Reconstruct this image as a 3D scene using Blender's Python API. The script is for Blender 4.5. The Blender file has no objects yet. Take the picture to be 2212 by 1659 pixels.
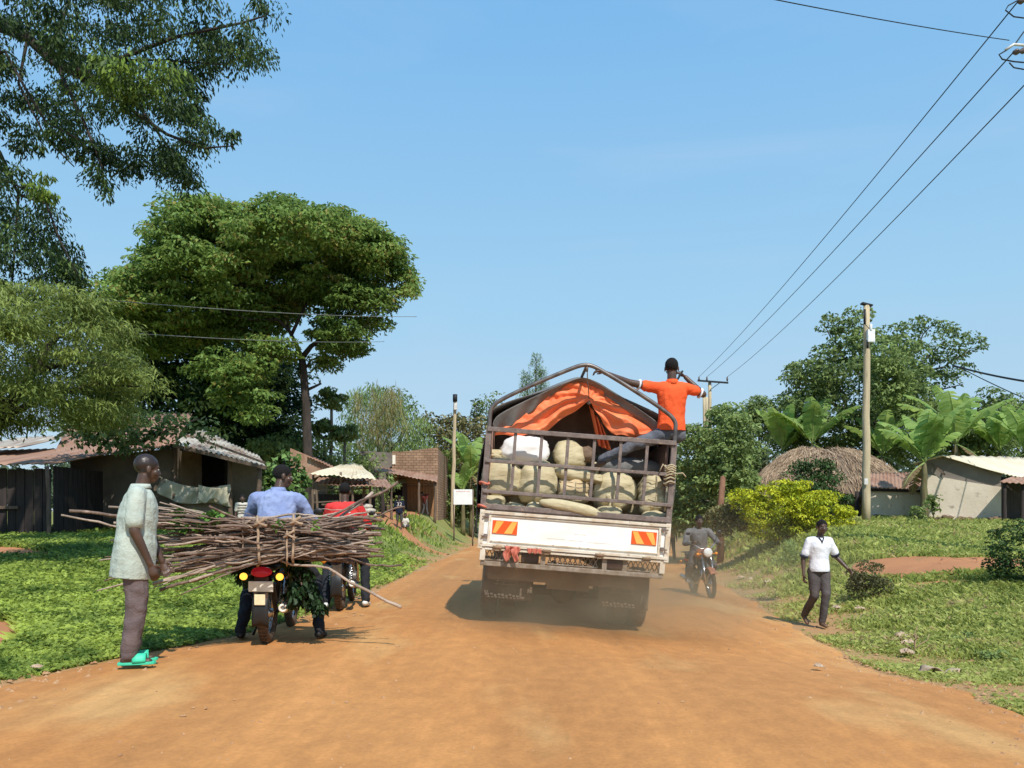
import bpy, math, random
import numpy as np
from mathutils import Vector, Matrix, noise, Quaternion
random.seed(7); RNG = np.random.default_rng(7)
sc = bpy.context.scene
COL = sc.collection
R = math.radians
# ------------------------------------------------------------------ camera model: level camera, lens shift up
CAMH = 1.2; FD = 1769.6; CX = 1106.0; HZ = 1123.7
def P(x, y, Y):
    return Vector(((x - CX) / FD * Y, Y, CAMH - (y - HZ) / FD * Y))
def sstep(t):
    t = np.clip(t, 0, 1); return t * t * (3 - 2 * t)
LE = np.array([(-6, -4.3), (4, -4.1), (6, -3.8), (7.2, -3.45), (8.3, -2.95), (10, -2.62), (13, -2.4), (21, -2.4), (37, -2.1), (60, -1.5), (120, 3), (400, 30)])
RE = np.array([(-6, 3.3), (5, 3.2), (6.5, 3.45), (8, 3.6), (12, 4.1), (16, 4.75), (22, 5.4), (40, 8.0), (60, 11.5), (120, 17), (400, 50)])
def xl(y): return np.interp(y, LE[:, 0], LE[:, 1])
def xr(y): return np.interp(y, RE[:, 0], RE[:, 1])
def G(x, y):
    """terrain height, works on arrays"""
    x = np.asarray(x, float); y = np.asarray(y, float)
    zr = -0.072 * np.clip(x + .5, 0, 4.8) * sstep((y - 4.5) / 4.5) - .05 * sstep((y - 12) / 8)
    RL = np.interp(y, [0, 6, 8, 12, 17, 22, 31, 46, 80, 300], [.08, .14, .25, .42, .7, .95, 1.35, 1.75, 2.0, 2.0])
    WL = np.interp(y, [0, 12, 25, 60], [4, 5, 3.2, 3.5])
    RR = np.interp(y, [0, 6, 9, 12, 16, 20, 24, 31, 60, 300], [.1, .22, .36, .5, .85, 1.15, 1.35, 1.6, 1.7, 1.8])
    WR = np.interp(y, [0, 12, 25, 60], [3, 4, 3.6, 4])
    z = zr + RL * sstep((xl(y) - x) / WL) + RR * sstep((x - xr(y)) / WR)
    z = z + .03 * np.sin(x * .9 + 1.3) * np.sin(y * .7) * sstep((np.maximum(xl(y) - x, x - xr(y))) / 1.5)
    return z
def g(x, y): return float(G(x, y))
def PG(x, Y, dz=0.0):
    X = (x - CX) / FD * Y
    return Vector((X, Y, g(X, Y) + dz))
# ------------------------------------------------------------------ tagging
def tag(o, label=None, cat=None, group=None, kind=None):
    if label: o['label'] = label
    if cat: o['category'] = cat
    if group: o['group'] = group
    if kind: o['kind'] = kind
    return o
def thing(name, label, cat, loc=(0, 0, 0), rot=(0, 0, 0), group=None):
    o = bpy.data.objects.new(name, None); COL.objects.link(o)
    o.empty_display_size = .2
    o.location = loc; o.rotation_euler = rot
    return tag(o, label, cat, group)
# ------------------------------------------------------------------ materials
def _n(nt, t, **kw):
    n = nt.nodes.new(t)
    for k, v in kw.items(): setattr(n, k, v)
    return n
MATS = {}
def mat(name, c1, c2=None, scale=6.0, rough=.8, bump=.0, bscale=40.0, metal=0.0, stretch=(1, 1, 1), detail=5.0, dist=0.0, c3=None, s3=30.0, f3=.5, spec=.3, emit=None, estr=0, lo=.35, hi=.65):
    if name in MATS: return MATS[name]
    m = bpy.data.materials.new(name); m.use_nodes = True; nt = m.node_tree; nt.nodes.clear()
    out = _n(nt, 'ShaderNodeOutputMaterial'); b = _n(nt, 'ShaderNodeBsdfPrincipled'); nt.links.new(b.outputs[0], out.inputs[0])
    b.inputs['Roughness'].default_value = rough; b.inputs['Metallic'].default_value = metal
    b.inputs['Specular IOR Level'].default_value = spec
    tc = _n(nt, 'ShaderNodeTexCoord'); mp = _n(nt, 'ShaderNodeMapping'); mp.inputs['Scale'].default_value = stretch
    nt.links.new(tc.outputs['Object'], mp.inputs[0])
    c1 = tuple(c1) + (1,); c2 = tuple(c2 or [c * .75 for c in c1[:3]]) + (1,)
    nz = _n(nt, 'ShaderNodeTexNoise'); nz.inputs['Scale'].default_value = scale; nz.inputs['Detail'].default_value = detail
    nz.inputs['Distortion'].default_value = dist
    nt.links.new(mp.outputs[0], nz.inputs['Vector'])
    rp = _n(nt, 'ShaderNodeValToRGB'); rp.color_ramp.elements[0].position = lo; rp.color_ramp.elements[1].position = hi
    rp.color_ramp.elements[0].color = c1; rp.color_ramp.elements[1].color = c2
    nt.links.new(nz.outputs[0], rp.inputs[0]); colout = rp.outputs[0]
    if c3:
        n3 = _n(nt, 'ShaderNodeTexNoise'); n3.inputs['Scale'].default_value = s3; n3.inputs['Detail'].default_value = 4
        nt.links.new(mp.outputs[0], n3.inputs['Vector'])
        r3 = _n(nt, 'ShaderNodeValToRGB'); r3.color_ramp.elements[0].position = f3; r3.color_ramp.elements[1].position = min(1, f3 + .12)
        r3.color_ramp.elements[0].color = (0, 0, 0, 1); r3.color_ramp.elements[1].color = (1, 1, 1, 1)
        nt.links.new(n3.outputs[0], r3.inputs[0])
        mx = _n(nt, 'ShaderNodeMix', data_type='RGBA'); mx.inputs['B'].default_value = tuple(c3) + (1,)
        nt.links.new(r3.outputs[0], mx.inputs[0]); nt.links.new(colout, mx.inputs['A']); colout = mx.outputs['Result']
    nt.links.new(colout, b.inputs['Base Color'])
    if bump:
        nb = _n(nt, 'ShaderNodeTexNoise'); nb.inputs['Scale'].default_value = bscale; nb.inputs['Detail'].default_value = 5
        nt.links.new(mp.outputs[0], nb.inputs['Vector'])
        bp = _n(nt, 'ShaderNodeBump'); bp.inputs['Strength'].default_value = bump; bp.inputs['Distance'].default_value = .02
        nt.links.new(nb.outputs[0], bp.inputs['Height']); nt.links.new(bp.outputs[0], b.inputs['Normal'])
    if emit:
        b.inputs['Emission Color'].default_value = tuple(emit) + (1,); b.inputs['Emission Strength'].default_value = estr
    MATS[name] = m; return m
def leafmat(name, dark, light, trans=.25, rough=.55, brown=None):
    if name in MATS: return MATS[name]
    m = bpy.data.materials.new(name); m.use_nodes = True; nt = m.node_tree; nt.nodes.clear()
    out = _n(nt, 'ShaderNodeOutputMaterial'); b = _n(nt, 'ShaderNodeBsdfPrincipled'); tr = _n(nt, 'ShaderNodeBsdfTranslucent')
    b.inputs['Roughness'].default_value = rough; b.inputs['Specular IOR Level'].default_value = .25
    at = _n(nt, 'ShaderNodeAttribute'); at.attribute_name = 'tint'
    rp = _n(nt, 'ShaderNodeValToRGB'); rp.color_ramp.elements[0].color = tuple(dark) + (1,); rp.color_ramp.elements[1].color = tuple(light) + (1,)
    if brown:
        e = rp.color_ramp.elements.new(.97); e.color = tuple(light) + (1,)
        rp.color_ramp.elements[2].color = tuple(brown) + (1,)
    nt.links.new(at.outputs['Fac'], rp.inputs[0])
    nt.links.new(rp.outputs[0], b.inputs['Base Color']); 
    hs = _n(nt, 'ShaderNodeHueSaturation'); hs.inputs['Hue'].default_value = .48; hs.inputs['Value'].default_value = 1.4
    nt.links.new(rp.outputs[0], hs.inputs['Color']); nt.links.new(hs.outputs[0], tr.inputs[0])
    mx = _n(nt, 'ShaderNodeMixShader'); mx.inputs[0].default_value = trans
    nt.links.new(b.outputs[0], mx.inputs[1]); nt.links.new(tr.outputs[0], mx.inputs[2]); nt.links.new(mx.outputs[0], out.inputs[0])
    MATS[name] = m; return m
# ------------------------------------------------------------------ mesh builder
def ortho(t):
    t = t.normalized(); a = Vector((0, 0, 1)) if abs(t.z) < .9 else Vector((1, 0, 0))
    u = t.cross(a).normalized(); return u, t.cross(u).normalized()
class MB:
    def __init__(s): s.v = []; s.f = []; s.sm = []
    def add(s, vs, fs, smooth=True):
        o = len(s.v); s.v += [tuple(p) for p in vs]; s.f += [tuple(i + o for i in q) for q in fs]; s.sm += [smooth] * len(fs); return s
    def box(s, c, size, rot=None, bev=0.0):
        c = Vector(c); hx, hy, hz = [d / 2 for d in size]
        vs = [Vector((x * hx, y * hy, z * hz)) for z in (-1, 1) for y in (-1, 1) for x in (-1, 1)]
        if rot is not None:
            m = rot if isinstance(rot, Matrix) else Matrix.Rotation(rot[2], 3, 'Z') @ Matrix.Rotation(rot[1], 3, 'Y') @ Matrix.Rotation(rot[0], 3, 'X')
            vs = [m @ p for p in vs]
        return s.add([c + p for p in vs], [(0, 2, 3, 1), (4, 5, 7, 6), (0, 1, 5, 4), (1, 3, 7, 5), (3, 2, 6, 7), (2, 0, 4, 6)], False)
    def beam(s, p0, p1, w, h, up=(0, 0, 1)):
        p0 = Vector(p0); p1 = Vector(p1); d = (p1 - p0); L = d.length; d.normalize(); up = Vector(up)
        if abs(d.dot(up)) > .98: up = Vector((0, 1, 0))
        u = d.cross(up).normalized(); v = u.cross(d).normalized()
        vs = [q + u * (a * w / 2) + v * (b * h / 2) for q in (p0, p1) for a, b in ((-1, -1), (1, -1), (1, 1), (-1, 1))]
        return s.add(vs, [(0, 1, 2, 3), (7, 6, 5, 4), (0, 4, 5, 1), (1, 5, 6, 2), (2, 6, 7, 3), (3, 7, 4, 0)], False)
    def loft(s, rings, n=16, smooth=True):
        """rings: (center, U, V) vectors of the half axes"""
        vs = []
        for c, U, V in rings:
            for k in range(n):
                a = 2 * math.pi * k / n; vs.append(c + U * math.cos(a) + V * math.sin(a))
        fs = []
        for i in range(len(rings) - 1):
            for k in range(n):
                a = i * n + k; b = i * n + (k + 1) % n; fs.append((a, b, b + n, a + n))
        fs.append(tuple(range(n - 1, -1, -1))); m = (len(rings) - 1) * n; fs.append(tuple(range(m, m + n)))
        return s.add(vs, fs, smooth)
    def tube(s, pts, rad, n=8, smooth=True):
        pts = [Vector(p) for p in pts]
        if not hasattr(rad, '__len__'): rad = [rad] * len(pts)
        rings = []; u = None
        for i, p in enumerate(pts):
            t = (pts[min(i + 1, len(pts) - 1)] - pts[max(i - 1, 0)])
            if t.length < 1e-7: t = Vector((0, 0, 1))
            t.normalize()
            if u is None: u, v = ortho(t)
            else:
                u = (u - t * u.dot(t))
                if u.length < 1e-5: u, v = ortho(t)
                u.normalize(); v = t.cross(u).normalized()
            rings.append((p, u * rad[i], v * rad[i]))
        return s.loft(rings, n, smooth)
    def cap(s, p0, r0, p1, r1, n=14, fl=1.0, flat_dir=None):
        """tapered capsule"""
        p0 = Vector(p0); p1 = Vector(p1); t = (p1 - p0)
        if t.length < 1e-6: t = Vector((0, 0, 1e-3)); p1 = p0 + t
        t.normalize()
        if flat_dir is not None:
            v = Vector(flat_dir); v = (v - t * v.dot(t)).normalized(); u = v.cross(t).normalized()
        else: u, v = ortho(t)
        rings = []
        for a in (-80, -55, -28): 
            rings.append((p0 + t * (r0 * math.sin(R(a))), u * r0 * math.cos(R(a)), v * r0 * fl * math.cos(R(a))))
        rings.append((p0, u * r0, v * r0 * fl)); rings.append((p1, u * r1, v * r1 * fl))
        for a in (28, 55, 80): 
            rings.append((p1 + t * (r1 * math.sin(R(a))), u * r1 * math.cos(R(a)), v * r1 * fl * math.cos(R(a))))
        return s.loft(rings, n)
    def ell(s, c, r, m=None, n=16, k=9):
        c = Vector(c); m = m or Matrix.Identity(3); rings = []
        for i in range(k + 1):
            a = math.pi * (i / k - .5); a = max(-1.5, min(1.5, a))
            rings.append((c + m @ Vector((0, 0, r[2] * math.sin(a))), m @ Vector((r[0] * math.cos(a), 0, 0)), m @ Vector((0, r[1] * math.cos(a), 0))))
        return s.loft(rings, n)
    def torus(s, c, axis, R0, r, n=32, k=10, sq=1.0):
        c = Vector(c); ax = Vector(axis).normalized(); u, v = ortho(ax); vs = []; fs = []
        for i in range(n):
            a = 2 * math.pi * i / n; d = u * math.cos(a) + v * math.sin(a)
            for j in range(k):
                b = 2 * math.pi * j / k; vs.append(c + d * (R0 + r * math.cos(b)) + ax * (r * sq * math.sin(b)))
        for i in range(n):
            for j in range(k):
                fs.append((i * k + j, ((i + 1) % n) * k + j, ((i + 1) % n) * k + (j + 1) % k, i * k + (j + 1) % k))
        return s.add(vs, fs)
    def cyl(s, p0, p1, r, n=20, smooth=True):
        return s.tube([p0, p1], [r, r], n, smooth)
    def poly(s, pts, thick=None, nrm=None):
        pts = [Vector(p) for p in pts]; n = len(pts)
        if thick is None: return s.add(pts, [tuple(range(n))], False)
        nrm = Vector(nrm).normalized() * thick
        vs = pts + [p + nrm for p in pts]
        fs = [tuple(range(n - 1, -1, -1)), tuple(range(n, 2 * n))] + [(i, (i + 1) % n, (i + 1) % n + n, i + n) for i in range(n)]
        return s.add(vs, fs, False)
    def grid(s, fn, nu, nv, smooth=True, thick=0):
        vs = [fn(i / nu, j / nv) for j in range(nv + 1) for i in range(nu + 1)]
        fs = [(j * (nu + 1) + i, j * (nu + 1) + i + 1, (j + 1) * (nu + 1) + i + 1, (j + 1) * (nu + 1) + i) for j in range(nv) for i in range(nu)]
        return s.add(vs, fs, smooth)
    def mesh(s, name):
        me = bpy.data.meshes.new(name); me.from_pydata(s.v, [], s.f)
        me.polygons.foreach_set('use_smooth', s.sm); me.update(); return me
    def build(s, name, m, parent=None, bevel=0.0, solid=0.0):
        o = bpy.data.objects.new(name, s.mesh(name)); COL.objects.link(o)
        if m: o.data.materials.append(m)
        if parent: o.parent = parent
        if solid:
            md = o.modifiers.new('s', 'SOLIDIFY'); md.thickness = solid; md.offset = 0
        if bevel:
            md = o.modifiers.new('b', 'BEVEL'); md.width = bevel; md.segments = 2; md.limit_method = 'ANGLE'; md.angle_limit = R(40)
        return o
def nz3(p, s, seed=0): return noise.noise(Vector((p[0] * s + seed, p[1] * s + seed * 1.7, p[2] * s - seed)))
def blob(mb, name, m, parent, voxel=.012, smooth=4, cut=None, wr=0.0, ws=9.0, stretch=(1, 1, 1), dec=None):
    """voxel-remesh the overlapping solids of mb into ONE continuous skin"""
    o = bpy.data.objects.new(name, mb.mesh(name)); COL.objects.link(o)
    md = o.modifiers.new('r', 'REMESH'); md.mode = 'VOXEL'; md.voxel_size = voxel; md.use_smooth_shade = True
    if smooth:
        sm = o.modifiers.new('s', 'SMOOTH'); sm.iterations = smooth; sm.factor = .5
    dg = bpy.context.evaluated_depsgraph_get(); dg.update()
    me = bpy.data.meshes.new_from_object(o.evaluated_get(dg)); 
    old = o.data; o.modifiers.clear(); o.data = me; me.name = name; bpy.data.meshes.remove(old)
    if wr:
        n = len(me.vertices); co = np.empty(n * 3); me.vertices.foreach_get('co', co); co = co.reshape(-1, 3)
        nr = np.empty(n * 3); me.vertices.foreach_get('normal', nr); nr = nr.reshape(-1, 3)
        sd = random.random() * 50
        d = np.array([noise.noise(Vector((p[0] * ws * stretch[0] + sd, p[1] * ws * stretch[1], p[2] * ws * stretch[2]))) + .5 * noise.noise(Vector((p[0] * ws * 2.3 + p[2] * ws, p[1] * ws * 2.3 + sd, p[2] * ws * 2.3 - p[0] * ws * 2))) for p in co])
        d = np.sign(d) * np.abs(d) ** .8
        co += nr * (d * wr)[:, None]; me.vertices.foreach_set('co', co.ravel()); me.update()
    if cut:
        import bmesh
        bm = bmesh.new(); bm.from_mesh(me)
        for (pc, pn) in cut:
            r = bmesh.ops.bisect_plane(bm, geom=bm.verts[:] + bm.edges[:] + bm.faces[:], plane_co=pc, plane_no=pn, clear_outer=True)
            ed = [e for e in r['geom_cut'] if isinstance(e, bmesh.types.BMEdge)]
            try: bmesh.ops.edgeloop_fill(bm, edges=ed)
            except Exception: pass
        bm.to_mesh(me); bm.free(); me.update()
    me.polygons.foreach_set('use_smooth', [True] * len(me.polygons))
    me.materials.clear(); me.materials.append(m)
    if parent: o.parent = parent
    return o
# ------------------------------------------------------------------ leaves
def leafmesh(name, C, D, N, L, Wd, tint, m, parent=None, fold=.15, bend=.2):
    """rhombic folded leaves: C centres, D tip dirs, N normals"""
    n = len(C); D = D / np.linalg.norm(D, axis=1)[:, None]
    S = np.cross(D, N); S /= (np.linalg.norm(S, axis=1)[:, None] + 1e-9); N = np.cross(S, D)
    L = np.broadcast_to(L, (n,))[:, None]; Wd = np.broadcast_to(Wd, (n,))[:, None]
    v = np.empty((n, 4, 3))
    v[:, 0] = C - D * L * .5
    v[:, 1] = C + S * Wd * .5 + N * Wd * fold + D * L * .05
    v[:, 2] = C + D * L * .5 - N * L * bend
    v[:, 3] = C - S * Wd * .5 + N * Wd * fold + D * L * .05
    return quadmesh(name, v, tint, m, parent)
def quadmesh(name, v, tint, m, parent=None):
    n = len(v)
    me = bpy.data.meshes.new(name); me.vertices.add(n * 4); me.vertices.foreach_set('co', v.reshape(-1).astype(np.float32))
    me.loops.add(n * 4); me.loops.foreach_set('vertex_index', np.arange(n * 4, dtype=np.int32))
    me.polygons.add(n); me.polygons.foreach_set('loop_start', np.arange(0, n * 4, 4, dtype=np.int32))
    try: me.polygons.foreach_set('loop_total', np.full(n, 4, dtype=np.int32))
    except Exception: pass
    a = me.attributes.new('tint', 'FLOAT', 'POINT'); a.data.foreach_set('value', np.repeat(tint, 4).astype(np.float32))
    me.update(calc_edges=True); me.validate()
    me.materials.append(m)
    o = bpy.data.objects.new(name, me); COL.objects.link(o)
    if parent: o.parent = parent
    return o
def inpoly(x, y, poly):
    poly = np.asarray(poly, float); r = np.zeros(len(x), bool); j = len(poly) - 1
    for i in range(len(poly)):
        xi, yi = poly[i]; xj, yj = poly[j]
        c = ((yi > y) != (yj > y)) & (x < (xj - xi) * (y - yi) / (yj - yi + 1e-12) + xi); r ^= c; j = i
    return r
def clumps_poly(poly, Y, dY, n, edge=0):
    """random clump centres whose silhouette fills a polygon (photo units) at depth Y, thickness +-dY"""
    poly = np.asarray(poly, float); lo = poly.min(0); hi = poly.max(0); out = []
    while len(out) < n:
        x = RNG.uniform(lo[0], hi[0], n * 3); y = RNG.uniform(lo[1], hi[1], n * 3)
        k = inpoly(x, y, poly)
        for a, b in zip(x[k], y[k]): out.append((a, b))
    out = np.array(out[:n])
    # thickness falls off near the silhouette
    d = np.full(n, 1e9)
    for i in range(len(poly)):
        a = poly[i]; b = poly[(i + 1) % len(poly)]; ab = b - a; t = np.clip(((out - a) @ ab) / (ab @ ab + 1e-9), 0, 1)
        d = np.minimum(d, np.linalg.norm(out - (a + t[:, None] * ab), axis=1))
    rad = d / max(d.max(), 1e-6)
    yy = Y + RNG.uniform(-1, 1, n) * dY * np.sqrt(np.clip(rad * 1.3, .04, 1))
    X = (out[:, 0] - CX) / FD * Y; Z = CAMH - (out[:, 1] - HZ) / FD * Y
    return np.stack([X, yy, Z], 1)
def leaves_of(cl, rad, per, size, aspect=.45, droop=.3, tintb=.5, tintv=.25, shell=.5, up=.6):
    """sample leaves in flattened clumps"""
    n = len(cl); rad = np.asarray(rad, float)
    if rad.ndim == 1: rad = np.tile(rad, (n, 1))
    rs = RNG.uniform(.65, 1.3, n); ct = RNG.normal(tintb, tintv * .7, n)
    idx = np.repeat(np.arange(n), per); N = len(idx)
    d = RNG.normal(size=(N, 3)); d /= np.linalg.norm(d, axis=1)[:, None]
    d[:, 2] = np.where(RNG.random(N) < .45, np.abs(d[:, 2]), d[:, 2])
    rho = shell + (1 - shell) * RNG.random(N) ** .5
    C = cl[idx] + d * rad[idx] * (rs[idx] * rho)[:, None]
    D = d * np.array([1, 1, .3]) + RNG.normal(0, .5, (N, 3)); D[:, 2] -= droop
    Nn = RNG.normal(0, .45, (N, 3)); Nn[:, 2] += up; Nn += d * .35
    L = size * RNG.uniform(.65, 1.35, N); t = np.clip(ct[idx] + RNG.normal(0, tintv, N) + .12 * d[:, 2], 0, 1)  # leaves on clump tops get a lighter tint, painting in light from above
    return C, D, Nn, L, L * aspect, t
def foliage(name, cl, rad, per, size, m, parent, **kw):
    fold = kw.pop('fold', .15)
    C, D, N, L, Wd, t = leaves_of(cl, rad, per, size, **kw)
    return leafmesh(name, C, D, N, L, Wd, t, m, parent, fold=fold)
def wob(p0, p1, k=5, a=.1, seed=None):
    p0 = Vector(p0); p1 = Vector(p1); L = (p1 - p0).length; out = []
    for i in range(k + 1):
        t = i / k; q = p0.lerp(p1, t); w = math.sin(math.pi * t) * a * L
        out.append(q + Vector((random.uniform(-w, w), random.uniform(-w, w), random.uniform(-w, w) * .6)))
    return out
def taper(pts, r0, r1): 
    n = len(pts); return [r0 + (r1 - r0) * (i / (n - 1)) ** .8 for i in range(n)]
def limb(mb, p0, p1, r0, r1, k=6, a=.06, n=8):
    pts = wob(p0, p1, k, a); mb.tube(pts, taper(pts, r0, r1), n); return pts
# ================================================================== CAMERA, SUN, SKY
cam = bpy.data.cameras.new('camera'); cam_o = bpy.data.objects.new('camera', cam); COL.objects.link(cam_o); sc.camera = cam_o
cam_o.location = (0, 0, CAMH); cam_o.rotation_euler = (R(90), 0, 0)
cam.sensor_width = 36; cam.lens = FD / 2212 * 36; cam.shift_y = (HZ - 829.5) / 2212; cam.clip_end = 3000; cam.clip_start = .05
EL, AZ = 50.0, 19.0
sdir = Vector((math.cos(R(EL)) * math.sin(R(AZ)), -math.cos(R(EL)) * math.cos(R(AZ)), math.sin(R(EL))))
sun = bpy.data.lights.new('sun', 'SUN'); sun.energy = 4.9; sun.angle = R(.55); sun.color = (1, .955, .88)
so = bpy.data.objects.new('sun', sun); COL.objects.link(so); so.rotation_euler = sdir.to_track_quat('Z', 'Y').to_euler(); so.location = (10, -10, 30)
w = bpy.data.worlds.new('World'); sc.world = w; w.use_nodes = True; nt = w.node_tree; nt.nodes.clear()
wo = _n(nt, 'ShaderNodeOutputWorld'); bg = _n(nt, 'ShaderNodeBackground'); sk = _n(nt, 'ShaderNodeTexSky'); sk.sky_type = 'NISHITA'
sk.sun_disc = False; sk.sun_elevation = R(EL); sk.sun_rotation = R(180 - AZ); sk.altitude = 900; sk.air_density = 1.0; sk.dust_density = .35; sk.ozone_density = 2.2
bg.inputs[1].default_value = .12
# pale haze towards the horizon, by direction
tc = _n(nt, 'ShaderNodeTexCoord'); sx = _n(nt, 'ShaderNodeSeparateXYZ'); nt.links.new(tc.outputs['Generated'], sx.inputs[0])
mr = _n(nt, 'ShaderNodeMapRange'); mr.inputs['From Min'].default_value = 0.0; mr.inputs['From Max'].default_value = .72; mr.inputs['To Min'].default_value = 0; mr.inputs['To Max'].default_value = 1
nt.links.new(sx.outputs['Z'], mr.inputs['Value'])
rp = _n(nt, 'ShaderNodeValToRGB'); el = rp.color_ramp.elements
el[0].color = (4.7, 5.85, 6.7, 1); el[1].color = (1.5, 3.9, 7.3, 1); e = el.new(.35); e.color = (3.2, 5.6, 7.6, 1); e = el.new(.72); e.color = (1.95, 4.5, 7.6, 1)
nt.links.new(mr.outputs[0], rp.inputs[0])
nzs = _n(nt, 'ShaderNodeTexNoise'); nzs.inputs['Scale'].default_value = 2.2; nzs.inputs['Detail'].default_value = 6; nzs.inputs['Distortion'].default_value = .6
mps = _n(nt, 'ShaderNodeMapping'); mps.inputs['Scale'].default_value = (1, 1, 4.5); nt.links.new(tc.outputs['Generated'], mps.inputs[0]); nt.links.new(mps.outputs[0], nzs.inputs['Vector'])
cr = _n(nt, 'ShaderNodeMapRange'); cr.inputs['From Min'].default_value = .5; cr.inputs['From Max'].default_value = .8; cr.inputs['To Max'].default_value = .22; nt.links.new(nzs.outputs[0], cr.inputs['Value'])
mx = _n(nt, 'ShaderNodeMix', data_type='RGBA'); mx.inputs[0].default_value = .88
nt.links.new(sk.outputs[0], mx.inputs['A']); nt.links.new(rp.outputs[0], mx.inputs['B'])
mx2 = _n(nt, 'ShaderNodeMix', data_type='RGBA'); mx2.inputs['B'].default_value = (5.0, 5.9, 7.2, 1)
nt.links.new(cr.outputs[0], mx2.inputs[0]); nt.links.new(mx.outputs['Result'], mx2.inputs['A'])
nt.links.new(mx2.outputs['Result'], bg.inputs[0]); nt.links.new(bg.outputs[0], wo.inputs[0])
sc.view_settings.view_transform = 'Standard'; sc.view_settings.look = 'None'; sc.view_settings.exposure = 0; sc.view_settings.gamma = 1
sc.cycles.max_bounces = 5; sc.cycles.diffuse_bounces = 3; sc.cycles.transmission_bounces = 4; sc.cycles.volume_bounces = 0
sc.cycles.volume_step_rate = 4; sc.cycles.volume_max_steps = 48

# ================================================================== GROUND
def edge_noise(t, s, seed): 
    return np.array([noise.noise(Vector((a * s, seed, 0))) + .5 * noise.noise(Vector((a * s * 3.1, seed + 7, 0))) + .25 * noise.noise(Vector((a * s * 8, seed + 9, 0))) for a in np.atleast_1d(t)])
def axis(segs):
    out = []
    for a, b, d in segs: out += list(np.arange(a, b, d))
    return np.array(out + [segs[-1][1]])
def sheet(name, xs, ys, zf, m, kind='structure', keep=None):
    X, Y = np.meshgrid(xs, ys); Z = zf(X, Y); nx, ny = len(xs), len(ys)
    v = np.stack([X, Y, Z], 2).reshape(-1, 3); mb = MB(); fs = [(j * nx + i, j * nx + i + 1, (j + 1) * nx + i + 1, (j + 1) * nx + i) for j in range(ny - 1) for i in range(nx - 1)]
    mb.add(v, fs); o = mb.build(name, m); tag(o, kind=kind)
    xx, yy = v[:, 0], v[:, 1]; e = np.where(xx < 0, xl(yy) - xx, (xx - xr(yy)) * .3); pn = np.array([noise.noise(Vector((p * .7, q * .7, 8))) + .5 * noise.noise(Vector((p * 2.1, q * 2.1, 2))) for p, q in zip(xx, yy)])
    a = o.data.attributes.new('soil', 'FLOAT', 'POINT'); a.data.foreach_set('value', np.clip(1.15 - e * 1.6 + pn * 1.1, 0, 1).astype(np.float32)); return o
grass_soil = mat('grass_soil', (.17, .21, .045), (.27, .25, .085), scale=1.1, rough=.95, bump=.8, bscale=26, c3=(.3, .15, .065), s3=.55, f3=.56, detail=8)
_g = grass_soil.node_tree; _b = _g.nodes['Principled BSDF']; _l = _b.inputs['Base Color'].links[0].from_socket; _a = _n(_g, 'ShaderNodeAttribute'); _a.attribute_name = 'soil'
_m = _n(_g, 'ShaderNodeMix', data_type='RGBA'); _m.inputs['B'].default_value = (.42, .23, .1, 1); _g.links.new(_l, _m.inputs['A']); _g.links.new(_a.outputs['Fac'], _m.inputs[0]); _g.links.new(_m.outputs['Result'], _b.inputs['Base Color'])
def gz(X, Y):
    z = G(X, Y); ins = np.minimum(X - xl(Y), xr(Y) - X)
    return z - .05 * sstep((ins - .05) / .5) 
sheet('ground', axis([(-400, -60, 40), (-60, -20, 2), (-20, 20, .3), (20, 60, 2), (60, 401, 40)]), axis([(-8, 30, .3), (30, 70, 1), (70, 130, 5), (130, 900, 70)]), gz, grass_soil)
# road
dirt = mat('road_dirt', (.55, .25, .08), (.47, .198, .058), scale=.35, rough=.95, bump=.4, bscale=22, stretch=(1, .35, 1), detail=9, c3=(.57, .305, .11), s3=.9, f3=.55, lo=.3, hi=.7, dist=.6)
_g = dirt.node_tree; _b = _g.nodes['Principled BSDF']; _l = _b.inputs['Base Color'].links[0].from_socket; _tc = _n(_g, 'ShaderNodeTexCoord')
_c = _l
for (_sc, _st, _lo, _hi, _a) in ((1.0, (1.7, .05, 1), .36, .66, (.9, 1.06)), (1.0, (6.5, .1, 1), .4, .64, (.95, 1.03)), (40.0, (1, 1, 1), .4, .6, (.93, 1.04)), (7.0, (1, .6, 1), .4, .66, (.9, 1.05))):
    _m = _n(_g, 'ShaderNodeMapping'); _m.inputs['Scale'].default_value = _st; _g.links.new(_tc.outputs['Object'], _m.inputs[0]); _z = _n(_g, 'ShaderNodeTexNoise'); _z.inputs['Scale'].default_value = _sc; _z.inputs['Detail'].default_value = 6; _z.inputs['Distortion'].default_value = .25; _g.links.new(_m.outputs[0], _z.inputs['Vector'])
    _r = _n(_g, 'ShaderNodeMapRange'); _r.inputs['From Min'].default_value = _lo; _r.inputs['From Max'].default_value = _hi; _r.inputs['To Min'].default_value = _a[0]; _r.inputs['To Max'].default_value = _a[1]; _g.links.new(_z.outputs[0], _r.inputs['Value'])
    _v = _n(_g, 'ShaderNodeVectorMath', operation='SCALE'); _g.links.new(_c, _v.inputs[0]); _g.links.new(_r.outputs[0], _v.inputs['Scale']); _c = _v.outputs[0]
_g.links.new(_c, _b.inputs['Base Color'])
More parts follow.
